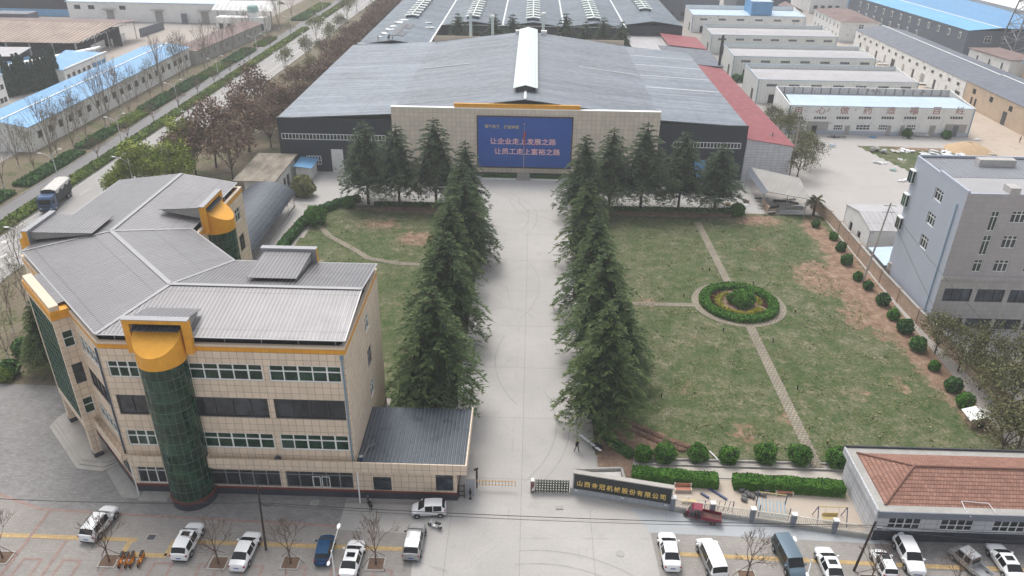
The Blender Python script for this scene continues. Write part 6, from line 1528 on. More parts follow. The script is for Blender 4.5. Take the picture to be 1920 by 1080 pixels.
for bx, w_ in ((44.2, 2.6), (51.3, 1.8)):
    m.tube((bx, ya+.1, 4.5), (bx+.3, ya-.75, 4.25), .035, n=5); m.tube((bx, ya+.9, 4.75), (bx, ya-.1, 4.5), .035, n=5); m.tube((bx, ya+.9, 4.75), (bx+w_, ya+.7, 4.75), .035, n=5); m.tube((bx+w_, ya+.7, 4.75), (bx+w_+.25, ya-.4, 4.5), .035, n=5)
tag(build(m, 'broken_roof_frames', M['whitemetal'], origin=(44, 58.8, 4.5)), 'bent white metal frames lying on the front edge of the tiled roof', 'scrap')
# ---------------------------------------------------------------- vegetation
rn = random.Random(21)
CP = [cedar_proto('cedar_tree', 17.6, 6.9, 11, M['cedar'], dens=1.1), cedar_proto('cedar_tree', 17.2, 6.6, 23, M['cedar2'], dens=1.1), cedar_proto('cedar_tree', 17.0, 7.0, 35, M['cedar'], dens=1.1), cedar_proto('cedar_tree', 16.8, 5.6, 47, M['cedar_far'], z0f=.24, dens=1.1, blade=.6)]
used = set()
def place(proto, x, y, rz, s_, label, group, z=0.0, sxy=None):
    o = proto
    if proto.name in used: o = copy_tree(proto)
    used.add(proto.name)
    o.location = (x, y, z); o.rotation_euler = (0, 0, rz); o.scale = (sxy or s_, sxy or s_, s_)
    relabel(o, label, group); return o
GA = 'cedars lining the central drive'
for k, (px, py, h, p, s2) in enumerate([(811, 538, 18.0, 0, 1.03), (829, 423, 18.2, 2, 1.04), (830, 369, 16.5, 1, .98), (860, 300, 17.0, 0, .98), (865, 256, 17.0, 3, 1.0)]):
    x, y = g(px, py, h); x = -11.6+(x+12)*.5
    place(CP[p], x, y, 1.1*k, h/17.4, '%s cedar from the gatehouse on the left side of the central drive' % ORD[k], GA, sxy=h/17.4*s2*.92)
for k, (px, py, h, p, s2) in enumerate([(1122, 569, 17.0, 1, 1.02), (1133, 463, 17.6, 0, 1.0), (1114, 401, 17.0, 2, 1.0), (1096, 331, 16.2, 1, 1.0), (1097, 248, 17.2, 2, 1.02)]):
    x, y = g(px, py, h); x = 10.1+(x-9.5)*.5
    place(CP[p], x, y, 2.3+1.7*k, h/17.4, '%s cedar from the sign wall on the right side of the central drive' % ORD[k], GA, sxy=h/17.4*s2*.92)
place(CP[2], -10.6, 118.5, 4.4, .93, 'slim cedar squeezed between the third and fourth cedars on the left side of the drive', GA)
place(CP[0], 11.8, 85.0, .4, .80, 'shorter cedar half hidden behind the first cedar on the right side of the drive', GA)
GB = 'cedars in the row before the factory yard'
for k, (px, py, h, bare) in enumerate([(680, 222, 17.4, 1), (742, 228, 16.8, 0), (814, 215, 18.2, 0), (1153, 237, 17.0, 0), (1214, 222, 18.2, 0), (1288, 240, 16.8, 0), (1354, 262, 14.4, 0)]):
    x, y = g(px, py, h)
    place(CP[3], x, 144.9, .9*k+.3, h/16.8, '%s cedar from the left in the row in front of the factory' % ORD[k], GB, sxy=h/16.8*(1.12 if k != 6 else 1.3))
GC_ = 'cedars in the courtyard behind the main roof'
for k, (px, py) in enumerate([(858, 22), (892, 44), (928, 24), (962, 24), (1062, 22), (1099, 38), (1133, 30), (1168, 38)]):
    h = (19, 16.5, 19, 18.6, 19.2, 16.5, 18, 17.5)[k]; x, y = g(px, py, h); y = min(max(y, 248), 270)
    place(CP[3], x, y, k*1.3, h/16.8, '%s cedar from the left in the courtyard behind the main roof' % ORD[k], GC_)
place(CP[1], -63.5, 84.5, 1.0, .62, 'small cedar beside the west corner of the office', 'young cedars', sxy=.55)

# clipped balls and hedges
def ballbush(x, y, r, label, group=None, mat='box', seed=1, z=0.0, n=2600, size=.13, flat=1.0, cat='shrub'):
    t = thing('ball_shrub', label, cat, (x, y, z), group)
    leafball('leaves', (x, y, z+r*flat*.92), (r, r, r*flat), M[mat], t, n, size, seed, lumps=1)
    return t
BP_ = [(1207, 850, 1.02), (1247, 849, 1.25), (1310, 850, 1.12), (1367, 853, 1.08), (1436, 850, 1.25), (1500, 852, 1.25), (1572, 858, 1.25)]
for k, (px, py, r) in enumerate(BP_):
    x, y = g(px, py, r*.92); ballbush(x, y, r, '%s clipped green ball shrub from the left in the row behind the long hedges' % ORD[k], 'ball shrubs along the garden path', seed=k+3)
for k, (px, py, r) in enumerate([(653, 379, 1.15), (1384, 393, 1.25), (591, 403, 1.9)]):
    x, y = g(px, py, r); ballbush(x, y, r, ('ball shrub at the left end of the yard hedge', 'ball shrub at the right end of the yard hedge by the scrap shed', 'rounded shrub at the bend of the left garden hedge')[k], seed=k+20, n=2600, size=.24)
bx, by = g(1390, 562, 1.1); ballbush(33.9, 107.4, 2.0, 'big clipped mound in the middle of the round flower bed', seed=40, n=6500, size=.17, flat=.62)
ring = [(33.5+5.35*math.cos(a), 107.4+5.3*math.sin(a)) for a in np.linspace(0, 2*math.pi, 29)[:-1]]
hedge('ring_hedge', 'thick round clipped hedge around the flower bed', ring, 1.5, .8, M['box'], 13000, .19, seed=9, closed=True)
def tuft(name, label, pts, mat, r, n, size, group, cat='flowers', z=.09):
    t = thing(name, label, cat, (pts[0][0], pts[0][1], 0), group); rng = np.random.default_rng(len(pts)+n); P = []
    for x, y in pts:
        q = rng.normal(0, 1, (n, 3))*np.array([r*.5, r*.5, .12]); q[:, 2] = np.abs(q[:, 2])+z+.12; P.append(q+np.array([x, y, 0]))
    P = np.concatenate(P); v, f = cards(P, np.tile([0, 0, 1.0], (len(P), 1)), size, rng); npmesh('leaves', v, f, mat, t); return t
arc = lambda a0, a1, rr, n: [(33.6+rr*math.cos(R(a)), 107.4+rr*math.sin(R(a))) for a in np.linspace(a0, a1, n)]
tuft('golden_shrub', 'curved band of golden leaves on the left of the central mound', arc(150, 262, 3.35, 16), M['yellow_leaf'], .6, 150, .16, None)
tuft('golden_shrub', 'golden clump at the lower right of the central mound', arc(285, 325, 3.3, 6), M['yellow_leaf'], .6, 160, .16, None)
tuft('golden_shrub', 'small golden clump right of the central mound', arc(0, 32, 3.4, 4), M['yellow_leaf'], .5, 150, .15, None)
tuft('golden_shrub', 'faded golden clump at the upper left of the central mound', arc(112, 140, 3.3, 4), M['yellow_leaf'], .5, 90, .15, None)
tuft('barberry', 'dark purple planting between the golden leaves and the round hedge', arc(130, 300, 4.15, 22)+arc(350, 380, 4.0, 4), M['maroon_leaf'], .45, 110, .14, None)
HG = 'long clipped hedges behind the sign wall'
hedge('clipped_hedge', 'left long clipped hedge behind the company sign', [(12.4, 66.75), (21.7, 66.0)], 1.5, 1.2, M['box'], 9000, .15, HG, seed=4)
hedge('clipped_hedge', 'right long clipped hedge ending at the tiled house', [(23.5, 66.0), (35.3, 65.3)], 1.5, 1.25, M['box'], 12000, .15, HG, seed=5)
hedge('dark_hedge', 'dark hedge curving down beside the drive under the first right cedar', [(9.2, 78.5), (9.5, 74.6), (10.6, 72.2), (12.6, 70.1)], .8, 1.0, M['hedge_d'], 5000, .16, seed=6)
YH = 'low hedges along the factory yard'
hedge('yard_hedge', 'low dark hedge along the left half of the factory yard', [(-31, 144.6), (-12.6, 144.6)], .8, .6, M['hedge_d'], 2600, .3, YH, seed=7)
hedge('yard_hedge', 'low dark hedge along the right half of the factory yard', [(12, 144.8), (41, 145.2)], .8, .6, M['hedge_d'], 3600, .3, YH, seed=8)
hedge('garden_hedge', 'curved hedge bounding the left garden beside the shed path', [(-34.5, 146.3), (-38.2, 143.6), (-41.3, 139), (-42.6, 134), (-43.3, 126), (-43.6, 118)], 1.5, 1.3, M['hedge_d'], 8000, .28, seed=10)
for k, (px, py, r) in enumerate([(1563, 443, 1.0), (1577, 463, .95), (1588, 487, 1.1), (1609, 518, .9), (1628, 535, 1.0), (1656, 562, 1.1), (1676, 590, .95), (1698, 612, 1.35), (1722, 645, 1.3), (1752, 686, .9), (1788, 722, 1.4), (1530, 420, .9), (1810, 752, 1.2)]):
    r *= .84*rn.uniform(.85, 1.15); x, y = g(px, py, r*.9); x = min(x, 57.4+max(0, 100-y)*.11)
    ballbush(x, y, r, '%s round shrub counted from the far end of the line along the brick garden wall' % ORD[{11: 0, 12: 12}.get(k, k+1)], 'round shrubs along the garden wall', 'hedge_d' if k % 3 else 'box', 60+k, n=1500, size=.2)
t = thing('feathery_bush', 'big feathery pale green bush at the left end of the factory yard', 'bush', (-46.4, 148.5, 0))
leafball('leaves', (-46.4, 148.5, 2.1), (2.4, 2.2, 2.3), M['willow_leaf'], t, 4200, .34, 31, lumps=1)

# long hedges of the highway
def rdp(x, y): return rd(x, y)
MHg = 'clipped hedges in the highway median'
cuts = [(108, 131), (132, 175), (176, 208), (209.5, 243), (244.5, 270), (271.5, 300), (301.5, 333)]
for k, (a, b) in enumerate(cuts): hedge('median_hedge', '%s median hedge section of the highway counted from the truck' % ORD[k], [rdp(-97.15, a), rdp(-97.15, b)], 2.7, .9, M['hedge_y'], int((b-a)*85), .42, MHg, seed=50+k)
for k, (a, b) in enumerate([(352, 400), (404, 470), (476, 560)]): hedge('median_hedge', '%s median hedge section beyond the junction gap' % ORD[k], [rdp(-97.15, a), rdp(-97.15, b)], 3.0, .9, M['hedge_y'], int((b-a)*50), .6, MHg, seed=70+k)
LH = 'low hedges on the far verge of the service lane'
for k, (x, a, b, w_, mt) in enumerate([(-106.6, 100, 146, 3, 'hedge_d'), (-106.3, 150, 172, 3.6, 'hedge_d'), (-107, 175, 190, 3.6, 'hedge_d'), (-106.4, 192, 206, 4, 'hedge_y'), (-107, 208, 226, 4.6, 'hedge_d'), (-106.6, 228, 246, 4.4, 'hedge_d'), (-106, 248, 266, 4.6, 'hedge_y'), (-105.8, 268, 290, 5, 'hedge_d'), (-104.6, 296, 312, 4, 'hedge_y'), (-106, 352, 372, 6, 'hedge_d'), (-106, 376, 400, 6, 'hedge_y')]):
    hedge('verge_hedge', '%s low hedge patch from the near end of the far verge' % ORD[k], [rdp(x, a), rdp(x, b)], w_, .8, M[mt], int((b-a)*90), .45, LH, seed=80+k)

# trees of the highway
BT = broad_proto('bare_street_tree', 'bare tree', 13.0, 2.6, 5, M['bark_pale'], None, 5, r0=.17, spread=.3, L0=3.3, ratio=.8, grav=.2, minr=.018, kids=(2, 3), whitewash=1.3)
BT2 = broad_proto('bare_street_tree', 'bare tree', 11.5, 2.2, 9, M['bark_pale'], M['willow_leaf'], 5, nleaf=260, lsize=.22, cloud=1.1, r0=.15, spread=.34, L0=2.9, ratio=.8, grav=.16, minr=.018, whitewash=1.3)
BS_ = broad_proto('small_bare_tree', 'small bare tree', 5.0, 1.5, 3, M['twig'], None, 5, r0=.10, spread=.6, L0=1.15, ratio=.75, grav=.08, minr=.02)
G1_ = 'bare trees on the far verge of the highway'
tr_ = [(-107, 163.5), (-106.8, 172.3), (-108.5, 168.2), (-109.4, 149), (-113, 160.5), (-108, 158), (-107.5, 189), (-107.3, 201.6), (-110, 196), (-109.7, 219.6), (-112, 206), (-107.8, 236.5), (-111, 230), (-109.5, 246), (-107, 254), (-110.5, 213), (-107.8, 180), (-111.5, 183), (-109, 262), (-106.6, 272), (-108, 284), (-106, 296), (-104.5, 312), (-105, 330), (-107, 356), (-109, 242), (-108.5, 225)]
for k, (x, y) in enumerate(sorted(tr_, key=lambda q: q[1])):
    s_ = rn.uniform(.75, 1.1); place((BT, BT2, BT)[k % 3], x, y, rn.uniform(0, 6), s_, '%s tall bare tree from the near end of the far verge of the highway' % ORD[k], G1_)
G2_ = 'young trees in the highway median'
for k, (x, y) in enumerate([(-98.8, 167.5), (-98.6, 182), (-98.6, 196.4), (-98.4, 211.9), (-98.3, 225.5), (-98.1, 238.4), (-97.9, 252), (-97.6, 270), (-97.2, 292.5), (-97, 318.7)]): place(BS_, x, y, k*1.1, rn.uniform(.85, 1.15), '%s young bare tree in the highway median counted from the truck' % ORD[k], G2_)
RB = [broad_proto('russet_tree', 'russet tree', 14, 3.2, 31, M['bark'], M['brown_leaf'], 5, 3300, .38, r0=.24, spread=.55, L0=3.4, cloud=1.3), broad_proto('russet_tree', 'russet tree', 12, 2.6, 33, M['bark'], M['brown_leaf'], 5, 2600, .36, r0=.2, spread=.5, L0=3.0, cloud=1.1)]
LG = [broad_proto('lime_green_tree', 'lime green tree', 12, 2.8, 35, M['bark'], M['lime_leaf'], 5, 4200, .45, r0=.2, spread=.5, L0=3.0, cloud=1.1)]
WT = broad_proto('pale_thicket_tree', 'thin tree', 9, 1.8, 37, M['bark_pale'], M['willow_leaf'], 5, 800, .34, r0=.12, spread=.42, L0=2.2, cloud=1.2, grav=.1, minr=.03)
TT = broad_proto('twiggy_brown_tree', 'twiggy tree', 8, 1.6, 39, M['twig'], M['brown_leaf'], 5, 800, .36, r0=.12, spread=.42, L0=2.1, cloud=1.1, grav=.1, minr=.03)
G3_ = 'russet leaved trees between highway and factory'
for k, (px, py, h, p, s_) in enumerate([(480, 150, 14, 0, 1.0), (525, 172, 12, 1, .95), (455, 200, 12, 0, .9), (390, 225, 12, 0, 1.0), (425, 262, 10, 1, .95), (352, 245, 11, 1, .9), (500, 215, 9, 1, .85), (330, 268, 9, 1, .8)]):
    x, y = g(px, py, h*.9); place(RB[p], x, y, k*.9, s_, '%s russet leaved tree counted from the factory corner towards the office' % ORD[k], G3_)
G4_ = 'fresh lime green trees behind the office'
for k, (px, py, h, s_) in enumerate([(340, 236, 12, .85), (262, 292, 10, .85), (300, 300, 8, .75), (225, 322, 7, .6), (335, 312, 6, .7)]):
    x, y = g(px, py, h*.9); place(LG[0], x, y, k*1.2, s_, '%s lime green tree behind the office, counted away from the factory' % ORD[k], G4_)
G5_ = 'thin pale trees along the factory side of the highway'
for k, (px, py) in enumerate([(535, 120), (560, 150), (585, 128), (600, 95), (592, 60), (618, 75), (556, 190), (640, 55), (575, 100), (650, 25), (668, 8)]):
    x, y = g(px, py, 3); place(WT, x, y, k*1.3, rn.uniform(.7, 1.05), '%s thin pale green tree along the factory side of the highway' % ORD[k], G5_)
k = 0
for y in np.arange(192, 420, 7.5):
    for x in (-61.5+rn.uniform(-1.5, 1.5), -67+rn.uniform(-2, 2)):
        if k >= 49: break
        if x < -65 and y < 215: continue
        place(TT, x, y+rn.uniform(-2, 2), rn.uniform(0, 6), rn.uniform(.75, 1.1), '%s twiggy brown tree from the near end of the belt along the factory west wall' % ORD[k], 'brown trees in the belt beside the factory'); k += 1
# left edge greenery
for k, (x, y, s_) in enumerate([(-112, 140, .9), (-115, 147, 1.0), (-112, 131, .75)]): place(copy_tree(LG[0]), x, y, k, s_, '%s fresh green tree at the left edge in front of the blue roofed hall' % ORD[k], 'green trees at the left edge')
for k, (px, py) in enumerate([(15, 590), (40, 540), (5, 640), (62, 500), (28, 470)]):
    x, y = g(px, py, 3); place(BT2, x, y, k*1.4, .62, '%s thin bare tree at the left edge beside the office' % ORD[k], 'thin trees west of the office')
for k, (px, py, r, mt) in enumerate([(18, 690, 1.2, 'hedge_d'), (45, 650, 1.5, 'hedge_d'), (10, 740, 1.0, 'hedge_y'), (70, 610, 1.4, 'hedge_y')]):
    x, y = g(px, min(py, 700), r); ballbush(x, y, r, '%s loose bush at the left edge beside the dark paving' % ORD[k], 'bushes west of the office', mt, 90+k, n=1300, size=.25)
# cypress row
cy = MB(); pr = thing('cypress_tree', 'x', 'conifer tree'); rng = np.random.default_rng(5); n = 900
zz = rng.uniform(.3, 10.5, n); rr = .72*np.sqrt(np.clip((10.8-zz)/10.8, .02, 1)); a = rng.uniform(0, 6.28, n); P = np.column_stack([rr*np.cos(a), rr*np.sin(a), zz]); v, f = cards(P, np.column_stack([np.cos(a), np.sin(a), np.full(n, .5)]), .55, rng); npmesh('crown', v, f, M['cypress'], pr)
build(MB().lathe((0, 0, 0), [(.6, .2), (.6, 4), (.38, 8), (.02, 10.4)], 7), 'inner_shade', M['inner'], pr)
for k in range(14):
    t = k/13; q = (-150.5+t*7.0, 219.5+t*13.5); place(pr, q[0], q[1], k, rn.uniform(.8, 1.15), '%s tall dark cypress from the left in the tight row by the blue roofed annex' % ORD[k], 'cypress row')
# right side: olive trees along the wall, palm, feathery bushes
OT = [broad_proto('olive_toned_tree', 'olive tree', 7, 1.7, 51, M['bark'], M['olive_leaf'], 5, 2700, .19, r0=.13, spread=.62, L0=1.75, cloud=.9, minr=.015), broad_proto('olive_toned_tree', 'olive tree', 6.5, 1.5, 53, M['bark'], M['olive_leaf'], 5, 2400, .19, r0=.13, spread=.7, L0=1.7, cloud=.9, minr=.015)]
G6_ = 'olive toned trees at the right end of the garden'
for k, (px, py, s_) in enumerate([(1768, 615, .85), (1812, 650, .8), (1850, 640, .9), (1885, 690, .9), (1910, 720, 1.1), (1900, 790, 1.0), (1925, 660, 1.0), (1938, 770, 1.1), (1850, 690, .7)]):
    x, y = g(px, py, 5*s_); place(OT[k % 2], x, y, k*1.9, s_, '%s olive toned tree from the blue grey office towards the lower right' % ORD[k], G6_)
PM = thing('palm_tree', 'shaggy brown topped palm beside the open scrap shed', 'palm', (56.8, 144.5, 0)); X_, Y_ = g(1535, 400, 0)
m = MB(); m.tube((56.8, 144.5, 0), (56.8, 144.5, 3.2), .3, .25, 8); build(m, 'trunk', M['bark'], PM)
rng = np.random.default_rng(8); V = []
for i in range(44):
    a = rng.uniform(0, 6.28); el = rng.uniform(-.5, 1.1); L = rng.uniform(1.5, 2.3); d0 = np.array([math.cos(a)*math.cos(el), math.sin(a)*math.cos(el), math.sin(el)])
    for s_ in np.linspace(.3, 1, 14):
        c = np.array([56.8, 144.5, 3.3])+d0*L*s_+np.array([0, 0, -.9*s_*s_]); sd_ = np.cross(d0, [0, 0, 1]); sd_ /= np.linalg.norm(sd_)+1e-6
        for q in (-1, 1): V.append((c, c+d0*.12, c+sd_*q*.42+np.array([0, 0, -.25])))
V = np.array(V).reshape(-1, 3); npmesh('fronds', V, np.arange(len(V)).reshape(-1, 3), M['olive_leaf'], PM)
G7 = 'shrubby trees beside the red roofed shed'
for k, (px, py, s_) in enumerate([(1450, 215, .8), (1466, 226, .9), (1482, 238, .95), (1505, 262, .95), (1513, 285, 1.0), (1500, 305, 1.15)]):
    x, y = g(px, py, 3.5); place(OT[k % 2], x, y, k*1.1, s_, '%s shrubby tree from the far end of the line beside the red roofed shed' % ORD[k], G7)
for k, (x, y, r) in enumerate([(97.5, 198.2, 1.2), (107.5, 198, 1.1)]): ballbush(x, y, r, ('left', 'right')[k]+' small dark bush against the slogan workshop', 'bushes against the slogan workshop', 'hedge_d', 130+k, n=900, size=.28)
for k, (x, y, r) in enumerate([(66.2, 255.5, 1.3), (68.8, 255.5, 1.3)]): ballbush(x, y, r, ('left', 'right')[k]+' ball shrub at the end of the middle cream hall', 'ball shrubs by the cream hall', 'hedge_d', 140+k, n=500, size=.4)
# small planted trees in the front pavement
ST = broad_proto('pavement_tree', 'bare tree', 5.2, 1.6, 61, M['twig'], None, 5, r0=.085, spread=.46, L0=1.15, ratio=.78, grav=.14, minr=.016)
ST2 = broad_proto('pavement_tree', 'bare tree', 5.0, 1.7, 67, M['twig'], None, 5, r0=.09, spread=.52, L0=1.1, ratio=.78, grav=.1, minr=.016)
G8 = 'young bare trees in the front pavement'
PIT = [(205, 1052, 'beside the shared orange scooters'), (410, 1056, 'between the large white car and the white saloon near the office'), (545, 1056, 'left of the small blue car'), (705, 1058, 'left of the silver hatchback'), (5, 1046, 'at the left edge of the pavement'), (1400, 1082, 'between the white van and the blue grey van'), (1632, 1090, 'in front of the leaning wooden pole'), (1790, 1110, 'beside the silver pickup')]
for k, (px, py, wh) in enumerate(PIT):
    x, y = g(px, py); place((ST, ST2)[k % 2], x, y, k*1.7, 1.0 if k < 6 else .85, 'young bare tree '+wh, G8)
    fr = thing('tree_pit', 'square soil tree pit '+wh, 'planter', (x, y, 0), 'tree pits in the front pavement')
    build(MB().box(x-.75, y-.7, .0, x+.75, y+.7, .035), 'soil', M['soil'], fr)
    m = MB(); m.box(x-.9, y-.85, 0, x+.9, y-.701, .09); m.box(x-.9, y+.701, 0, x+.9, y+.85, .09); m.box(x-.9, y-.7, 0, x-.751, y+.7, .09); m.box(x+.751, y-.7, 0, x+.9, y+.7, .09); build(m, 'edging', M['stone'], fr)
    tt = thing('tree_props', 'thin wooden tree props '+wh, 'props', (x, y, 0), 'wooden props of the young trees')
    for a in (0.5, 2.6, 4.3): build(MB().tube((x+1.35*math.cos(a+k), y+1.35*math.sin(a+k), .0), (x, y, 1.75), .028, n=5), 'prop', M['twig'], tt)
# ---------------------------------------------------------------- vehicles
# stations from rear (-) to front (+): x, half width at sill, half width at shoulder, shoulder z, half width at top, top z
CARS = {
 'sedan': dict(L=4.7, wb=2.75, r=.33, st=[(-2.35,.70,.72,.60,.60,.80),(-2.25,.80,.82,.72,.70,1.00),(-1.75,.86,.89,.90,.74,1.06),(-1.68,.86,.89,.92,.73,1.07),(-1.02,.87,.90,.95,.60,1.40),(-.95,.87,.90,.95,.60,1.42),(-.05,.87,.91,.94,.61,1.46),(.02,.87,.91,.94,.61,1.46),(.38,.87,.90,.93,.60,1.42),(.45,.87,.90,.93,.60,1.40),(1.22,.87,.90,.90,.74,1.03),(1.30,.87,.90,.88,.74,1.00),(1.95,.84,.87,.74,.68,.88),(2.25,.74,.78,.60,.58,.72),(2.35,.62,.66,.50,.50,.56)], rw=(3,), fw=(9,), sw=(4,5,7,8), g0=3, g1=9, pil=(5,)),
 'suv': dict(L=4.6, wb=2.7, r=.37, st=[(-2.30,.74,.76,.70,.66,.96),(-2.24,.82,.86,.85,.70,1.12),(-2.16,.84,.88,.95,.70,1.16),(-1.80,.86,.90,1.02,.64,1.56),(-1.72,.86,.90,1.03,.64,1.60),(-.75,.87,.91,1.03,.65,1.68),(-.67,.87,.91,1.03,.65,1.68),(.20,.87,.91,1.02,.64,1.66),(.42,.87,.91,1.01,.64,1.62),(.50,.87,.91,1.01,.64,1.60),(1.15,.87,.91,.99,.76,1.13),(1.22,.87,.90,.97,.76,1.10),(1.90,.85,.88,.86,.70,1.00),(2.20,.76,.80,.72,.62,.84),(2.30,.66,.70,.56,.54,.62)], rw=(2,), fw=(9,), sw=(4,6,7), g0=3, g1=9),
 'hatch': dict(L=3.6, wb=2.35, r=.29, st=[(-1.80,.66,.68,.62,.58,.88),(-1.75,.72,.75,.80,.62,1.05),(-1.70,.72,.76,.88,.62,1.10),(-1.42,.74,.78,.92,.56,1.46),(-1.36,.74,.78,.93,.56,1.49),(-.50,.75,.79,.92,.57,1.53),(-.43,.75,.79,.92,.57,1.53),(.25,.75,.79,.90,.56,1.50),(.36,.75,.79,.90,.56,1.46),(.42,.75,.79,.90,.56,1.44),(1.08,.75,.78,.88,.64,1.02),(1.14,.74,.77,.86,.64,.98),(1.55,.72,.74,.74,.58,.86),(1.75,.64,.68,.60,.50,.70),(1.80,.56,.60,.50,.45,.55)], rw=(2,), fw=(9,), sw=(4,6,7), g0=3, g1=9),
 'van': dict(L=4.9, wb=2.9, r=.34, st=[(-2.45,.74,.78,.80,.72,1.02),(-2.42,.82,.86,1.00,.74,1.16),(-2.38,.83,.87,1.08,.73,1.20),(-2.20,.84,.88,1.10,.68,1.80),(-2.12,.84,.88,1.10,.68,1.84),(-1.0,.84,.89,1.10,.70,1.88),(-.92,.84,.89,1.10,.70,1.88),(.3,.84,.89,1.08,.70,1.87),(1.0,.84,.89,1.06,.69,1.82),(1.08,.84,.89,1.06,.69,1.80),(1.72,.84,.87,1.0,.76,1.16),(1.80,.84,.87,.98,.76,1.12),(2.15,.82,.85,.86,.72,.98),(2.38,.76,.80,.70,.64,.80),(2.45,.70,.74,.55,.58,.62)], rw=(2,), fw=(9,), sw=(4,6,7), g0=3, g1=9),
}
def car_proto(name, label, kind, paint, side_paint=None, sunroof=False, front_plate=False, rails=False, spare=False, cat='car'):
    c = CARS[kind]; S = c['st']; root = thing(name, label, cat)
    body, side, side2, gf, gr, gs, gs2 = [MB() for _ in range(7)]
    R_ = []
    for x, w0, w1, z1, w2, z2 in S:
        if z2 > 1.3: w2 *= 1.07
        zl = .26 if abs(x) < c['L']/2-.3 else .32
        R_.append([(x, -w0*.92, zl), (x, -w0*1.0, .48), (x, -w1, z1*.80), (x, -w1*.97, z1), (x, -w2, z2), (x, -w2*.55, z2+.035), (x, 0, z2+.05), (x, w2*.55, z2+.035), (x, w2, z2), (x, w1*.97, z1), (x, w1, z1*.80), (x, w0, .48), (x, w0*.92, zl)])
    for i in range(len(S)-1):
        a, b = R_[i], R_[i+1]
        for j in range(12):
            q = [a[j], a[j+1], b[j+1], b[j]]
            tgt = body
            if j == 3 and i in c['sw']: tgt = gs
            elif j == 8 and i in c['sw']: tgt = gs2
            elif j in (4, 5, 6, 7) and i in c['fw']: tgt = gf
            elif j in (4, 5, 6, 7) and i in c['rw']: tgt = gr
            elif side_paint and j in (0, 1, 2): tgt = side
            elif side_paint and j in (9, 10, 11): tgt = side2
            tgt.poly(q)
    body.poly(R_[0][::-1]); body.poly(R_[-1]); 
    bo = build(body, 'body', M[paint], root, smooth=False)
    me = bo.data
    if side_paint: [build(q_, 'side_panels', M[side_paint], root) for q_ in (side, side2)]
    build(gf, 'windscreen', M['carglass'], root); build(gr, 'rear_window', M['carglass'], root); build(gs, 'side_windows', M['carglass'], root); build(gs2, 'side_windows', M['carglass'], root)
    m = MB(); L = c['L']; m.box(-L/2+.18, -.68, .2, L/2-.18, .68, .32); build(m, 'underbody', M['trim_black'], root)
    for sx in (-1, 1):
        for sy in (-1, 1):
            x = sx*c['wb']/2+(.02 if sx > 0 else -.06); y = sy*(S[6][2]-.10); r = c['r']
            w_ = build(MB().tube((x, y-.1, r), (x, y+.13*sy if sy > 0 else y-.13, r), r, n=16).tube((x, y, r), (x, y+.125*sy, r), r*1.0, n=16), 'wheel', M['tyre'], root)
            build(MB().tube((x, y+.1*sy, r), (x, y+.14*sy, r), r*.62, r*.55, 10), 'rim', M['rim'], w_)
            build(MB().lathe((0, 0, 0), [(r*1.12, -.02), (r*1.30, -.02)], 12, 0, math.pi).xf(Matrix.Translation((x, sy*(S[6][2]+.012), r)) @ Matrix.Rotation(math.pi/2, 4, 'X')), 'wheel_arch', M['trim_black'], root)
    xr_, xf_ = -L/2, L/2; wR, wF = S[1][2], S[-2][2]
    for sy in (-1, 1):
        build(MB().box(xr_+.02, sy*wR*.62, .70 if kind == 'sedan' else .82, xr_+.16, sy*(wR-.01), .86 if kind == 'sedan' else 1.02), 'tail_lamp', M['tail_red'], root)
        build(MB().box(xf_-.26, sy*wF*.62, .60, xf_-.06, sy*(wF+.0), .74), 'headlamp', M['lamp_clear'], root)
        x = S[10][0]-.35; y = sy*(S[8][2]+.02); build(MB().box(x-.07, y, .94 if kind != 'van' else 1.08, x+.07, y+sy*.2, 1.08 if kind != 'van' else 1.26), 'mirror', M[paint if paint != 'car_silver' else 'trim_black'], root)
    build(MB().box(xr_-.012, -.24, .58, xr_+.03, .24, .70), 'number_plate', M['plate_blue'], root)
    if front_plate: build(MB().box(xf_-.04, -.24, .42, xf_+.012, .24, .53), 'number_plate', M['plate_blue'], root)
    build(MB().box(xf_-.12, -.42, .40, xf_-.0, .42, .55), 'grille', M['trim_black'], root)
    build(MB().box(xr_-.02, -wR*.8, .26, xr_+.12, wR*.8, .40), 'rear_bumper', M['trim_black' if kind == 'suv' else paint], root)
    if sunroof:
        xs = (S[7][0]+S[5][0])/2+.15; z = S[6][5]+.042; build(MB().mesh([(xs-.28, -.40, z+.012), (xs+.28, -.40, z+.012), (xs+.28, .40, z+.012), (xs-.28, .40, z+.012), (xs-.28, 0, z+.024), (xs+.28, 0, z+.024)], [(0, 1, 5, 4), (4, 5, 2, 3)]), 'sunroof', M['carglass'], root)
    if rails:
        for sy in (-1, 1): build(MB().bar((S[4][0], sy*(S[5][4]-.02), S[5][5]+.07), (S[7][0], sy*(S[7][4]-.02), S[7][5]+.07), .05, .05), 'roof_rail', M['darkgrey'], root)
    if spare: build(MB().tube((xr_-.16, 0, .95), (xr_+.05, 0, .95), .34, n=16), 'spare_wheel_cover', M[paint], root)
    return root
def park(o, rear, front, z=.55, flip=False):
    """rear and front: pixels of the middle of each end, at bumper height"""
    a, b = Vector(g(*rear, z)), Vector(g(*front, z)); c = (a+b)/2; d = b-a
    o.location = (c.x, c.y, .03); o.rotation_euler = (0, 0, math.atan2(d.y, d.x)); return o
GV = None
park(car_proto('parked_suv', 'white SUV parked askew left of the orange scooters', 'suv', 'car_white', rails=True), (166, 1008), (207, 957))
park(car_proto('parked_suv', 'white SUV with panoramic sunroof parked right of the manhole and scooters', 'suv', 'car_white', sunroof=True), (335, 1048), (370, 984))
park(car_proto('parked_sedan', 'white saloon car left of the black utility pole', 'sedan', 'car_white'), (444, 1066), (476, 1000))
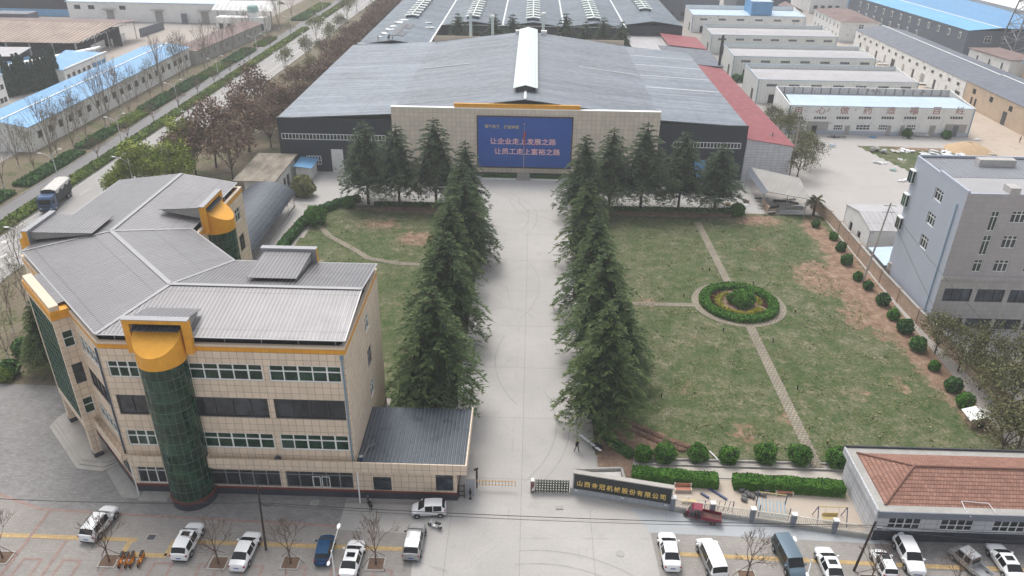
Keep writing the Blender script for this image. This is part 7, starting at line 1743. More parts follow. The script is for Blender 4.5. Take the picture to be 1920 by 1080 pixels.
park(car_proto('parked_minivan', 'small deep blue MPV behind the white street lamp', 'hatch', 'car_blue'), (603, 1058), (615, 1004))
park(car_proto('parked_sedan', 'white saloon with sunroof right of the small blue car', 'sedan', 'car_white', sunroof=True), (650, 1084), (671, 1015))
park(car_proto('parked_hatchback', 'silver hatchback at the edge of the forecourt concrete', 'suv', 'car_silver'), (771, 1043), (783, 988))
park(car_proto('parked_hatchback', 'small white hatchback parked sideways under the gatehouse wall', 'hatch', 'car_white'), (838, 954), (770, 956))
park(car_proto('parked_sedan', 'white saloon nearest the forecourt on the right pavement', 'sedan', 'car_white'), (1262, 1070), (1248, 998))
park(car_proto('parked_van', 'white minivan with grey sides beside the white saloon', 'van', 'car_white', 'car_silver'), (1349, 1084), (1318, 1012), .6)
park(car_proto('parked_van', 'blue grey minivan facing the road, with dark green sides', 'van', 'car_bluegrey', 'car_greygreen', front_plate=True), (1459, 1010), (1499, 1086), .6)
park(car_proto('parked_sedan', 'white saloon with sunroof right of the second street lamp', 'sedan', 'car_white', sunroof=True), (1572, 1100), (1540, 1026))
park(car_proto('parked_city_car', 'small white boxy car with sunroof behind the leaning pole', 'hatch', 'car_white', sunroof=True, rails=True), (1668, 1082), (1646, 1036))
park(car_proto('parked_suv', 'large white SUV facing the road in front of the tiled house', 'suv', 'car_white', front_plate=True, spare=True), (1686, 1006), (1724, 1082))
park(car_proto('parked_sedan', 'white saloon with sunroof rightmost of the parked cars', 'sedan', 'car_white', sunroof=True), (1908, 1090), (1862, 1022))
# silver crew pickup
pk = thing('parked_pickup', 'small silver crew pickup between the large SUV and the rightmost saloon', 'pickup')
S = [(-2.2,.72,.74,.92),(-.62,.74,.76,.92)]
m = MB(); 
m.box(-2.2, -.74, .45, -.55, -.68, .95); m.box(-2.2, .68, .45, -.55, .74, .95); m.box(-2.2, -.68, .45, -2.14, .68, .92); m.box(-2.14, -.68, .45, -.55, .68, .55); build(m, 'cargo_bed', M['car_silver'], pk)
P = [(-.55,.45),(-.55,1.05),(-.45,1.78),(1.05,1.80),(1.45,1.15),(1.75,1.0),(1.95,.85),(2.0,.45)]
m = MB(); n = len(P); W_ = [.74,.76,.62,.62,.74,.74,.72,.70]
vs = [(x, -w_, z) for (x, z), w_ in zip(P, W_)]+[(x, w_, z) for (x, z), w_ in zip(P, W_)]
m.mesh(vs, [(i, i+1, n+i+1, n+i) for i in range(n-1)]+[tuple(range(n-1, -1, -1)), tuple(range(n, 2*n))]); build(m, 'cab', M['car_silver'], pk)
m = MB(); m.mesh([(1.09,-.58,1.76),(1.42,-.66,1.22),(1.42,.66,1.22),(1.09,.58,1.76)], [(0,1,2,3)]); m.xf(Matrix.Translation((.012, 0, .012))); build(m, 'windscreen', M['carglass'], pk)
m = MB(); m.mesh([(-.54,-.6,1.15),(-.46,-.5,1.66),(-.46,.5,1.66),(-.54,.6,1.15)], [(0,1,2,3)]); m.xf(Matrix.Translation((-.015, 0, 0))); build(m, 'rear_window', M['carglass'], pk)
for sy in (-1, 1):
    for a, b in ((-.4, .25), (.35, 1.05)): m = MB(); m.mesh([(a, sy*.765, 1.08), (b+.15*(b > 1), sy*.765, 1.1), (b-.05, sy*.655, 1.68), (a+.04, sy*.655, 1.68)], [(0,1,2,3)]); build(m, 'side_window', M['carglass'], pk)
    for x in (-1.45, 1.3): w_ = build(MB().tube((x, sy*.55, .3), (x, sy*.76, .3), .3, n=14), 'wheel', M['tyre'], pk); build(MB().tube((x, sy*.76, .3), (x, sy*.775, .3), .17, n=10), 'rim', M['rim'], w_)
park(pk, (1838, 1075), (1797, 1040), .5)
# covered lorry on the highway
TR = thing('covered_lorry', 'blue cab lorry with a white tarpaulin over its load on the highway', 'lorry')
m = MB(); P = [(4.2,.5),(4.25,1.5),(4.1,2.55),(3.8,2.8),(2.1,2.85),(2.1,.5)]; n = len(P); vs = [(x, -1.18, z) for x, z in P]+[(x, 1.18, z) for x, z in P]
m.mesh(vs, [(i, (i+1) % n, n+(i+1) % n, n+i) for i in range(n)]+[tuple(range(n-1, -1, -1)), tuple(range(n, 2*n))]); cab = build(m, 'cab', M['truck_blue'], TR)
build(MB().mesh([(4.262, -1.0, 1.55), (4.14, -1.0, 2.4), (4.14, 1.0, 2.4), (4.262, 1.0, 1.55)], [(3, 2, 1, 0)]), 'windscreen', M['carglass'], cab)
for sy in (-1, 1):
    build(MB().box(2.9, sy*1.181, 1.6, 3.8, sy*1.2, 2.3), 'side_window', M['carglass'], cab); build(MB().box(4.1, sy*1.0, .7, 4.27, sy*.72, .95), 'headlamp', M['lamp_clear'], cab); build(MB().box(3.9, sy*1.2, 1.7, 4.0, sy*1.5, 2.3), 'mirror', M['trim_black'], cab)
build(MB().box(4.18, -1.1, .35, 4.4, 1.1, .62), 'bumper', M['darkgrey'], TR); build(MB().box(4.26, -.7, 1.05, 4.3, .7, 1.35), 'grille', M['trim_black'], TR)
build(MB().box(-4.6, -1.0, .75, 2.1, 1.0, 1.05), 'chassis', M['trim_black'], TR)
m = MB(); m.box(-4.6, -1.2, 1.06, 1.9, 1.2, 3.2); build(m, 'load', M['tarp_dark'], TR)
m = MB(); rn = random.Random(4); n = 15
for i in range(n):
    x0_, x1_ = -4.7+i*6.7/n, -4.7+(i+1)*6.7/n; h0, h1 = 3.42+.1*(i % 2), 3.42+.1*((i+1) % 2)
    s0, s1 = 2.75+.25*math.sin(i*1.3), 2.75+.25*math.sin((i+1)*1.3)
    q = lambda x, h, s_: [(x, -1.26, s_), (x, -1.22, h-.22), (x, -.5, h), (x, .5, h), (x, 1.22, h-.22), (x, 1.26, s_)]
    a, b = q(x0_, h0, s0), q(x1_, h1, s1)
    for j in range(5): m.poly([a[j], a[j+1], b[j+1], b[j]])
build(m, 'tarpaulin', M['tarp'], TR)
for x in (-3.6, -2.5, 3.1):
    for sy in (-1, 1): w_ = build(MB().tube((x, sy*.82, .52), (x, sy*1.18, .52), .52, n=16), 'wheel', M['tyre'], TR); build(MB().tube((x, sy*1.18, .52), (x, sy*1.2, .52), .26, n=10), 'rim', M['steel'], w_)
for k in range(8): build(MB().box(-4.5+k*.85, -1.22, 1.1, -4.42+k*.85, -1.2, 3.1).box(-4.5+k*.85, 1.2, 1.1, -4.42+k*.85, 1.22, 3.1), 'side_stake', M['darkgrey'], TR)
park(TR, (130, 350), (77, 400), 1.0); TR.scale = (1.12, 1.12, 1.12)
# crimson cargo tricycle
TY = thing('cargo_tricycle', 'crimson three wheeled cargo tricycle with cab beside the railings', 'tricycle')
m = MB(); m.box(-1.75, -.62, .55, .25, .62, .62); m.box(-1.75, -.62, .62, -1.71, .62, .92); m.box(-1.75, -.62, .62, .25, -.58, .95); m.box(-1.75, .58, .62, .25, .62, .95); m.box(.21, -.58, .62, .25, .58, 1.0); bd = build(m, 'cargo_bed', M['trike_red'], TY)
build(MB().box(-1.70, -.57, .622, .2, .57, .64), 'bed_floor', M['cargo_dirty'], bd)
m = MB(); m.slab([(.28, -.5, 1.72), (1.15, -.5, 1.68), (1.15, .5, 1.68), (.28, .5, 1.72)], .05); m.slab([(1.15, -.5, 1.68), (1.3, -.48, 1.55), (1.3, .48, 1.55), (1.15, .5, 1.68)], .05)
cb = build(m, 'cab_roof', M['trike_red'], TY)
m = MB()
for sy in (-1, 1): m.tube((.3, sy*.48, .6), (.3, sy*.48, 1.7), .035, n=5); m.tube((1.28, sy*.46, 1.55), (1.62, sy*.42, .9), .035, n=5); m.tube((1.62, sy*.42, .9), (1.6, sy*.4, .45), .04, n=5); m.tube((.3, sy*.5, .52), (1.6, sy*.42, .45), .05, n=5); m.tube((.75, sy*.48, .6), (.8, sy*.48, 1.7), .025, n=5)
build(m, 'cab_frame', M['trike_red'], TY)
build(MB().mesh([(1.29, -.42, 1.53), (1.6, -.38, .95), (1.6, .38, .95), (1.29, .42, 1.53)], [(3, 2, 1, 0)]), 'windscreen', M['blue_glass'], TY)
build(MB().box(.45, -.4, .5, .95, .4, .72), 'seat', M['trim_black'], TY); build(MB().box(.3, -.42, .42, 1.55, .42, .5), 'floor', M['darkgrey'], TY)
m = MB(); m.bar((1.6, 0, .8), (1.8, 0, .72), .3, .35); build(m, 'front_cowl', M['trike_red'], TY); build(MB().ball((1.78, 0, .88), .1, n=8), 'headlamp', M['lamp_clear'], TY)
for x, y, r in ((1.85, 0, .26), (-.95, -.55, .3), (-.95, .55, .3)): w_ = build(MB().tube((x, y-.07, r), (x, y+.07, r), r, n=14), 'wheel', M['tyre'], TY); build(MB().tube((x, y-.08, r), (x, y+.08, r), r*.55, n=10), 'rim', M['cargo_dirty'], w_)
park(TY, (1352, 975), (1288, 962), .5)
# scooters
def scooter_proto(name, label, body, seat='trim_black', s_=1.0, front=None):
    t = thing(name, label, 'scooter')
    for x in (-.58, .62): w_ = build(MB().tube((x, -.05, .24), (x, .05, .24), .24, n=12), 'wheel', M['tyre'], t); build(MB().tube((x, -.056, .24), (x, .056, .24), .12, n=8), 'rim', M[front or 'rim'], w_)
    m = MB(); m.bar((-.75, 0, .62), (-.1, 0, .52), .26, .22); m.bar((-.3, 0, .28), (.35, 0, .26), .28, .08); m.bar((.35, 0, .28), (.5, 0, .88), .30, .07); m.bar((.5, 0, .5), (.66, 0, .5), .14, .08); build(m, 'body', M[body], t)
    build(MB().bar((-.72, 0, .78), (-.05, 0, .74), .27, .1), 'seat', M[seat], t)
    m = MB(); m.tube((.62, 0, .3), (.48, 0, 1.0), .03, n=5); m.tube((.44, -.32, 1.02), (.44, .32, 1.02), .02, n=5); build(m, 'handlebar', M['trim_black'], t)
    build(MB().box(.5, -.08, .84, .6, .08, .98), 'headlamp', M['lamp_clear'], t)
    for sy in (-1, 1): build(MB().ball((.42, sy*.3, 1.16), .06, .02, .04, 6), 'mirror', M['trim_black'], t)
    return t
park(scooter_proto('electric_scooter', 'black and white electric scooter behind the small white hatchback', 'car_white'), (828, 990), (803, 981), .3)
park(scooter_proto('electric_scooter', 'black moped standing on the pale slab below the gatehouse wall', 'cloth_black'), (697, 955), (689, 936), .3)
so_ = scooter_proto('shared_scooter', 'first orange shared scooter from the left, next to the tree pit', 'bike_orange', front='bike_orange')
for k, (rx_, fx_) in enumerate([((232, 1041), (222, 1062)), ((242, 1041), (234, 1063)), ((252, 1040), (243, 1062)), ((270, 1038), (258, 1061))]):
    o = so_ if k == 0 else copy_tree(so_); park(o, rx_, fx_, .3); relabel(o, '%s orange shared scooter from the left beside the tree pit' % ORD[k], 'orange shared scooters')

# ---------------------------------------------------------------- entrance: sign wall, gate, barrier
SG = thing('company_sign_wall', 'black granite sign wall with gold Chinese characters beside the gate', 'sign', (10.5, 63, 0))
p0, p1 = Vector((5.55, 63.95)), Vector((15.95, 61.95)); t = (p1-p0).normalized(); nn = Vector((t.y, -t.x)); Ls = (p1-p0).length
def sp(u, o, z): q = p0+t*u+nn*o; return (q.x, q.y, z)
m = MB(); m.prism([sp(0, 0, 0)[:2], sp(Ls, 0, 0)[:2], sp(Ls, -.45, 0)[:2], sp(0, -.45, 0)[:2]], 0, 2.95); build(m, 'wall', M['granite'], SG)
m = MB(); m.prism([sp(.12, .05, 0)[:2], sp(Ls-.12, .05, 0)[:2], sp(Ls-.12, .003, 0)[:2], sp(.12, .003, 0)[:2]], .85, 2.85); build(m, 'panel', M['black_granite'], SG)
m = MB(); m.prism([sp(-.05, .09, 0)[:2], sp(Ls+.05, .09, 0)[:2], sp(Ls+.05, -.5, 0)[:2], sp(-.05, -.5, 0)[:2]], 2.951, 3.06); build(m, 'coping', M['stone'], SG)
txt = '山西金冠机械股份有限公司'
for i, ch in enumerate(txt):
    q = sp(.42+i*(Ls-.9)/12, .075, 1.42-.005*i); text_mesh(ch, .80, M['gold'], SG, q, (t.x, t.y, 0), (0, 0, 1), .015, 'character', .86, .012)
for u in (.3, Ls/2, Ls-.7): build(MB().prism([sp(u, .28, 0)[:2], sp(u+.3, .28, 0)[:2], sp(u+.3, .1, 0)[:2], sp(u, .1, 0)[:2]], .72, .8), 'spotlight', M['whitemetal'], SG)
PLN = thing('stone_planter', 'empty pale stone planter box behind the sign wall', 'planter', (9, 66, 0))
a, b, c, d = (5.9, 66.8), (11.2, 67.1), (11.5, 65.0), (5.6, 64.2)
for q, r__ in (((5.4, 63.9), (5.8, 67.0)), ((5.8, 67.0), (11.2, 67.4)), ((11.2, 67.4), (11.5, 64.6))): build(MB().bar((*q, .45), (*r__, .45), .25, .9), 'side', M['concrete_wall'], PLN)
build(MB().prism([(5.8, 64.6), (11.2, 64.0), (11.1, 67.1), (6.0, 66.8)], .0, .55), 'fill', M['rubble'], PLN)
# retractable gate
RG = thing('folding_gate', 'dark green folding electric gate retracted beside the sign wall', 'gate', (2.8, 64.2, 0))
m = MB(); n = 13
for i in range(n):
    x = 1.55+i*.30
    for y in (64.0, 64.35): m.tube((x, y, .1), (x, y, 1.55), .045, n=5)
    if i < n-1:
        for y in (64.0, 64.35):
            for z in (.15, .5, .85, 1.2): m.tube((x, y, z), (x+.30, y, z+.33), .03, n=4); m.tube((x+.30, y, z), (x, y, z+.33), .03, n=4)
    m.tube((x, 64.0, 1.5), (x, 64.35, 1.5), .025, n=4)
build(m, 'lattice', M['green_iron'], RG)
m = MB()
for i in range(n): m.box(1.49+i*.3, 63.93, 0, 1.61+i*.3, 64.07, .14)
build(m, 'rollers', M['steel'], RG)
hd = build(MB().box(.98, 63.85, .15, 1.42, 64.45, 1.62), 'drive_head', plain('brown steel gate head', (.17, .11, .10), .3, .5), RG)
build(MB().box(1.02, 63.9, 1.621, 1.38, 64.4, 1.68), 'head_cap', M['white'], hd); build(MB().box(1.05, 63.835, 1.1, 1.35, 63.849, 1.2), 'red_display', M['tail_red'], hd)
build(MB().mesh([(1.08, 63.84, .35), (1.34, 63.84, .35), (1.34, 63.84, .95)], [(0, 1, 2)]), 'warning_mark', M['white'], hd)
tag(build(MB().box(3.7, 61.5, .0, 4.5, 61.95, .12), 'road_hatch', M['concrete_wall'], origin=(4, 61.5, 0)), 'small raised grey cover on the forecourt before the gate', 'cover')
# boom barrier
BR = thing('boom_barrier', 'fence style orange and white boom barrier closing half the entrance', 'barrier', (-3.5, 64.2, 0))
m = MB(); m.tube((-4.9, 64.2, 1.25), (-.55, 64.2, 1.25), .045, n=6); m.tube((-4.7, 64.2, .75), (-.55, 64.2, .75), .03, n=6); build(m, 'boom', M['orangepaint'], BR)
for i in range(12): x = -4.6+i*.355; build(MB().box(x-.02, 64.18, .55, x+.02, 64.22, 1.42), 'picket', M['brown_roof'], BR)
GP = thing('gate_pier', 'grey stone pier with camera between the iron wicket and the barrier', 'pier', (-5.5, 63.8, 0)); build(MB().box(-6.0, 63.2, 0, -5.1, 63.9, 2.3), 'shaft', M['granite'], GP); build(MB().box(-6.05, 63.15, 2.301, -5.05, 63.95, 2.42), 'cap', M['stone'], GP)
PC = thing('plate_reader', 'black number plate camera on a post behind the grey gate pier', 'camera', (-4.9, 64.4, 0)); build(MB().tube((-4.9, 64.4, 0), (-4.9, 64.4, 2.6), .08, n=8).box(-5.0, 64.3, 1.4, -4.8, 64.5, 2.5), 'post', M['black_iron'], PC); build(MB().bar((-5.2, 64.3, 2.65), (-4.75, 64.3, 2.9), .16, .16), 'camera_head', M['black_iron'], PC)
IW = thing('iron_wicket', 'black iron wicket gate beside the gatehouse corner', 'gate', (-6.7, 63, 0))
m = MB()
for x in (-7.0, -6.75, -6.15): m.box(x-.05, 62.75, 0, x+.05, 62.85, 1.9)
for z in (.3, .95, 1.75): m.box(-6.7, 62.76, z-.03, -6.2, 62.84, z+.03)
for k in range(6): m.box(-6.68+k*.09, 62.78, .33, -6.66+k*.09, 62.82, 1.72)
build(m, 'ironwork', M['black_iron'], IW)
BU = thing('sentry_sculpture', 'small dark figure shaped stand in front of the grey gate pier', 'stand', (-5.5, 62.7, 0)); build(MB().tube((-5.5, 62.7, 0), (-5.5, 62.7, .06), .16, n=8).tube((-5.5, 62.7, .06), (-5.5, 62.7, .7), .05, n=6), 'stand', M['black_iron'], BU); build(MB().ball((-5.5, 62.7, .95), .17, .13, .32, 8).ball((-5.5, 62.7, 1.4), .09, n=8), 'figure', M['cloth_dark'], BU)
# railings with grey piers
RA = thing('front_railing', 'cream picket railing on a grey plinth with blue grey piers', 'fence', (26, 60, 0))
q0, q1 = Vector((16.1, 61.95)), Vector((36.4, 58.75)); tt_ = (q1-q0).normalized(); Lr = (q1-q0).length; nb = 5
P = lambda u: q0+tt_*u
m = MB(); a, b = P(0), P(Lr); m.bar((a.x, a.y, .25), (b.x, b.y, .25), .3, .5); build(m, 'plinth', M['concrete_wall'], RA)
for i in range(nb+1):
    q = P(Lr*i/nb); h_ = 1.75; pr_ = build(MB().box(q.x-.22, q.y-.2, 0, q.x+.22, q.y+.2, h_), 'pier', M['greypier'], RA); build(MB().box(q.x-.27, q.y-.25, h_+.001, q.x+.27, q.y+.25, h_+.12), 'pier_cap', M['white'], pr_)
for i in range(nb):
    m = MB(); u0, u1 = Lr*i/nb+.24, Lr*(i+1)/nb-.24; a, b = P(u0), P(u1)
    for z in (.62, 1.5): m.bar((a.x, a.y, z), (b.x, b.y, z), .07, .07)
    k = 21
    for j in range(k): q = P(u0+(u1-u0)*(j+.5)/k); m.box(q.x-.028, q.y-.028, .5, q.x+.028, q.y+.028, 1.62)
    build(m, 'railing_panel', M['cream_fence'], RA)
# exercise ground
def bench(x, y, label):
    t = thing('slatted_bench', label, 'bench', (x, y, 0), 'slatted benches by the hedges')
    m = MB()
    for k in range(4): m.box(x-.85, y-.22+k*.12, .44, x+.85, y-.13+k*.12, .48)
    build(m, 'seat', M['slats'], t); m = MB()
    for k in range(3): m.box(x-.85, y+.28+k*.03, .56+k*.13, x+.85, y+.31+k*.03, .66+k*.13)
    build(m, 'backrest', M['slats'], t)
    for sx in (-.9, .9): build(MB().box(x+sx-.04, y-.25, 0, x+sx+.04, y+.3, .5).box(x+sx-.04, y+.26, .501, x+sx+.04, y+.38, .95), 'leg', M['cream_fence'], t)
bench(*g(1280, 922), 'salmon slatted bench in front of the left long hedge'); bench(*g(1470, 928), 'salmon slatted bench in front of the right long hedge')
JX, JY = g(1395, 935); rn = random.Random(6)
for k, (px, py, a) in enumerate([(1391, 920, .3), (1400, 924, .9), (1396, 931, 2.2), (1404, 928, 2.0), (1411, 931, 2.0), (1395, 937, 2.6), (1421, 925, .4), (1431, 928, 2.9), (1437, 922, .5)]):
    x, y = g(px, py, .2); d = Vector((math.cos(a), math.sin(a), 0))*.32
    m = MB(); c0 = Vector((x, y, .26)); m.tube(c0-d, c0-d*.5, .16, .25, 10); m.tube(c0-d*.5, c0+d*.5, .25, .25, 10); m.tube(c0+d*.5, c0+d, .25, .16, 10)
    tag(build(m, 'barrel', M['pot'], origin=(x, y, 0)), '%s dark grey barrel of the heap by the hedge, counted from the left' % ORD[k], 'barrel', 'barrels heaped by the hedge')
RL = thing('roller_slide', 'exercise frame with blue posts and pale blue rollers', 'exercise equipment', (26.5, 61.6, 0))
ax, ay = 25.2, 62.4
for x, y in ((25.0, 61.0), (28.0, 60.6), (25.3, 63.0), (28.2, 62.6)): build(MB().tube((x, y, 0), (x, y, 2.0), .06, n=8), 'post', M['blue_steel'], RL)
m = MB().tube((25.3, 63.0, 1.95), (28.2, 62.6, 1.95), .05, n=6).tube((25.0, 61.0, 1.1), (28.0, 60.6, 1.1), .04, n=6); build(m, 'crossbar', M['yellow_paint'], RL)
m = MB()
for k in range(8): f = k/7; m.tube((25.3+2.6*f, 62.7-.35*f, 1.3), (25.1+2.6*f, 61.0-.3*f, .5), .09, n=6)
build(m, 'rollers', M['ltblue_slide'], RL)
SWG = thing('yellow_swing', 'frame swing with blue legs and a yellow bench', 'exercise equipment', (32.5, 61, 0))
for x in (31.0, 34.0):
    for y in (60.2, 61.9): build(MB().tube((x, y, 0), (x, 61.05, 2.0), .05, n=6), 'leg', M['blue_steel'], SWG)
build(MB().tube((31.0, 61.05, 2.0), (34.0, 61.05, 2.0), .05, n=6), 'crossbar', M['yellow_paint'], SWG)
m = MB(); m.box(31.7, 60.8, .5, 33.3, 61.25, .55); m.box(31.7, 61.25, .55, 33.3, 61.3, .95)
for x in (31.8, 33.2): m.tube((x, 61.0, .55), (x, 61.05, 1.95), .015, n=4)
build(m, 'hanging_seat', M['yellow_paint'], SWG)
EX = thing('walking_machine', 'black and grey stepping machine behind the second railing panel', 'exercise equipment', (21, 61.8, 0))
for x in (19.5, 22.5): build(MB().tube((x, 61.9, 0), (x, 61.9, 1.5), .06, n=6), 'post', M['blue_steel'], EX)
build(MB().tube((18.6, 62.3, 1.2), (22.5, 62.0, 1.4), .03, n=5), 'crossbar', M['steel'], EX)
for x in (20.3, 20.9, 21.5, 22.0): build(MB().tube((x, 61.9, .15), (x+.2, 62.1, 1.3), .03, n=5), 'swing_arm', M['trim_black'], EX)
EY = thing('yellow_stepper', 'pale yellow stepper machine behind the first railing panel', 'exercise equipment', (17.8, 62.5, 0))
build(MB().tube((17.8, 62.5, 0), (17.8, 62.5, 1.5), .05, n=6).tube((17.4, 62.5, 1.4), (18.2, 62.5, 1.4), .03, n=5), 'frame', M['cream_fence'], EY); build(MB().box(17.3, 62.9, .2, 18.9, 63.3, .32), 'footplate', M['yellow_paint'], EY)
for k, (a, b) in enumerate([((1329, 916), (1363, 937)), ((1314, 925), (1329, 934))]): a, b = g(*a, .1), g(*b, .1); tag(build(MB().bar((*a, .12), (*b, .12), .22, .2), 'blue_beam', M['blue_steel'], origin=(*a, 0)), ('long', 'short')[k]+' blue steel beam lying on the sand', 'beam', 'blue beams')
tag(build(MB().box(36.0, 59.9, 0, 36.9, 60.4, .3), 'yellow_crate', plain('ochre crate', (.45, .26, .06), .7), origin=(35.4, 59.9, 0)), 'ochre crate on the sand against the tiled house', 'crate')

# ---------------------------------------------------------------- people
def person(name, label, x, y, rz, top, legs, z=0.0, h=1.72, pose='stand', group=None):
    root = thing(name, label, 'person', (0, 0, 0), group); s_ = h/1.72
    V = [(0,0,.95),(0,0,1.18),(0,0,1.42),(0,0,1.50),(.02,0,1.60),(.03,0,1.70),
         (0,.19,1.42),(.03,.25,1.16),(.10,.22,.93),(.13,.20,.83), (0,-.19,1.42),(-.03,-.25,1.16),(.05,-.24,.92),(.09,-.22,.83),
         (0,.10,.90),(.04,.11,.50),(.0,.11,.09),(.15,.12,.04), (0,-.10,.90),(.0,-.12,.50),(-.05,-.12,.09),(.10,-.13,.04)]
    if pose == 'walk': V[15] = (.16,.11,.52); V[16] = (.20,.11,.09); V[17] = (.34,.12,.05); V[19] = (-.08,-.11,.50); V[20] = (-.28,-.11,.13); V[21] = (-.16,-.12,.04)
    if pose == 'crouch':
        V = [(a_*1.0+(.18 if c_ > 1.0 else 0), b_, c_*.62) for a_, b_, c_ in V]; V[15] = (.32,.14,.42); V[19] = (.30,-.14,.42)
    E_ = [(0,1),(1,2),(2,3),(3,4),(4,5),(2,6),(6,7),(7,8),(8,9),(2,10),(10,11),(11,12),(12,13),(0,14),(14,15),(15,16),(16,17),(0,18),(18,19),(19,20),(20,21)]
    RR = [.15,.145,.16,.06,.09,.07,.075,.052,.04,.035,.075,.052,.04,.035,.095,.065,.05,.045,.095,.065,.05,.045]
    me = bpy.data.meshes.new('body'); me.from_pydata([tuple(c_*s_ for c_ in v) for v in V], E_, [])
    o = bpy.data.objects.new('body', me); COL.objects.link(o); sk_ = o.modifiers.new('s', 'SKIN'); 
    for i, v in enumerate(me.skin_vertices[0].data): v.radius = (RR[i]*.8*s_, RR[i]*s_); v.use_root = (i == 0)
    su = o.modifiers.new('u', 'SUBSURF'); su.levels = 1; su.render_levels = 1
    dg = bpy.context.evaluated_depsgraph_get(); m2 = bpy.data.meshes.new_from_object(o.evaluated_get(dg)); bpy.data.objects.remove(o)
    m2.materials.clear(); [m2.materials.append(M[k]) for k in (top, legs, 'skin')]
    zz = .93*s_ if pose != 'crouch' else .56*s_
    for p in m2.polygons:
        c_ = p.center; p.material_index = 2 if c_.z > (1.5*s_ if pose != 'crouch' else .92*s_) else (1 if c_.z < zz and abs(c_.y) < .2*s_ else 0)
        if pose != 'crouch' and c_.z < .88*s_ and abs(c_.y) > .17*s_: p.material_index = 2
        p.use_smooth = True
    b = bpy.data.objects.new('body', m2); COL.objects.link(b); b.parent = root
    hz = (1.66 if pose != 'crouch' else 1.02)*s_; hx = .02 if pose != 'crouch' else .2
    build(MB().ball((hx, 0, hz), .095*s_, .085*s_, .12*s_, 10), 'hair', M['hair'], root, smooth=True)
    build(MB().ball((hx+.03*s_, 0, hz-.03*s_), .085*s_, .07*s_, .10*s_, 10), 'face', M['skin'], root, smooth=True)
    root.location = (x, y, z); root.rotation_euler = (0, 0, rz); return root
x, y = g(1081, 847); person('person', 'person in black jacket and trousers walking on the central drive', x, y, -.6, 'cloth_black', 'cloth_black', .02, 1.82, 'walk')
GP_ = 'roof workers beside the solar panels'
for k, (px, py, pose, tp, lb) in enumerate([(709, 77.5, 'stand', 'cloth_dark', 'person in dark work clothes standing alone on the factory roof'), (725.5, 80, 'crouch', 'cloth_black', 'leftmost of two persons crouching on the factory roof edge'), (729, 79.8, 'stand', 'brown_roof', 'person in brown top bending between the crouching roof workers'), (735.5, 79.8, 'crouch', 'cloth_black', 'person in black crouching at the lower corner of the solar panels')]):
    x, y = g(px, py, 13.0); person('person', lb, x, max(y, 243.2), 1.2*k, tp, 'cloth_black', roofz(x)+.05, 1.8, pose, GP_)
x, y = g(1911, 268); person('person', 'person in dark red clothing by the brick terrace at the right edge', x, y, 2.0, 'brown_roof', 'cloth_black', .02, 1.7)
# handcart with long pale boards near the walking person
HC = thing('handcart', 'small handcart with big wheels under two long pale boards beside the drive', 'cart', (8.6, 71.6, 0))
for y in (71.3, 71.95): w_ = build(MB().tube((8.6, y-.03, .33), (8.6, y+.03, .33), .33, n=14), 'wheel', M['tyre'], HC); build(MB().tube((8.6, y-.035, .33), (8.6, y+.035, .33), .2, n=10), 'rim', M['steel'], w_)
build(MB().box(8.2, 71.36, .34, 9.3, 71.9, .42), 'deck', M['darkgrey'], HC)
for k in range(2): a, b = g(1086+k*3, 815, .6), g(1125+k*3, 845, .5); tag(build(MB().bar((*a, .62), (*b, .48), .16, .05), 'pale_board', M['foam'], origin=(*a, .5)), ('left', 'right')[k]+' long white board lying on the handcart', 'board', 'white boards on the handcart')
a, b = g(1330, 845, .3), g(1350, 866, .1); tag(build(MB().bar((*a, .3), (*b, .12), .14, .06), 'pale_board', M['foam'], origin=(*a, 0)), 'white board leaning on the stone kerb between two ball shrubs', 'board')
BN = thing('blue_bin', 'small blue and black bin under the first right cedar', 'bin', (8.3, 77.4, 0)); build(MB().box(8.1, 77.2, 0, 8.5, 77.6, .7), 'bin_body', M['blue_steel'], BN); build(MB().box(8.08, 77.18, .7, 8.52, 77.62, .78), 'bin_lid', M['trim_black'], BN)
# dog kennel, lawn lights
KN = thing('kennel', 'small brick kennel with white sheet gable roof in the garden corner', 'kennel', (57, 76, 0)); kx, ky = g(1830, 795)
build(MB().box(kx-1.1, ky-.9, 0, kx+1.1, ky+.9, 1.3), 'walls', M['brick_wall'], KN)
build(MB().slab([(kx-1.6, ky-1.2, 1.35), (kx, ky-1.2, 1.9), (kx, ky+1.2, 1.9), (kx-1.6, ky+1.2, 1.35)], .05), 'roof', M['white'], KN); build(MB().slab([(kx, ky-1.2, 1.9), (kx+1.6, ky-1.2, 1.35), (kx+1.6, ky+1.2, 1.35), (kx, ky+1.2, 1.9)], .05), 'roof_far_side', M['rubble'], KN)
build(MB().box(kx-.4, ky-.93, .1, kx+.4, ky-.901, .9), 'opening', M['black'], KN)
for k, (px, py, yl) in enumerate([(1282, 557, 0), (1330, 508, 0), (1412, 534, 0), (1356, 622, 0), (1491, 586, 1), (1449, 642, 0), (1495, 730, 0), (1551, 833, 1), (1240, 745, 0)]):
    x, y = g(px, py); t = thing('lawn_light', '%s stubby lawn light counted from the far end of the lawn%s' % (ORD[k], ', topped with yellow' if yl else ''), 'lawn light', (x, y, 0), 'stubby lawn lights')
    build(MB().tube((x, y, 0), (x, y, .55), .09, n=8), 'post', M['black_iron'], t); build(MB().tube((x, y, .55), (x, y, .68), .12, .06, 8), 'cap', M['yellow_paint' if yl else 'black_iron'], t)

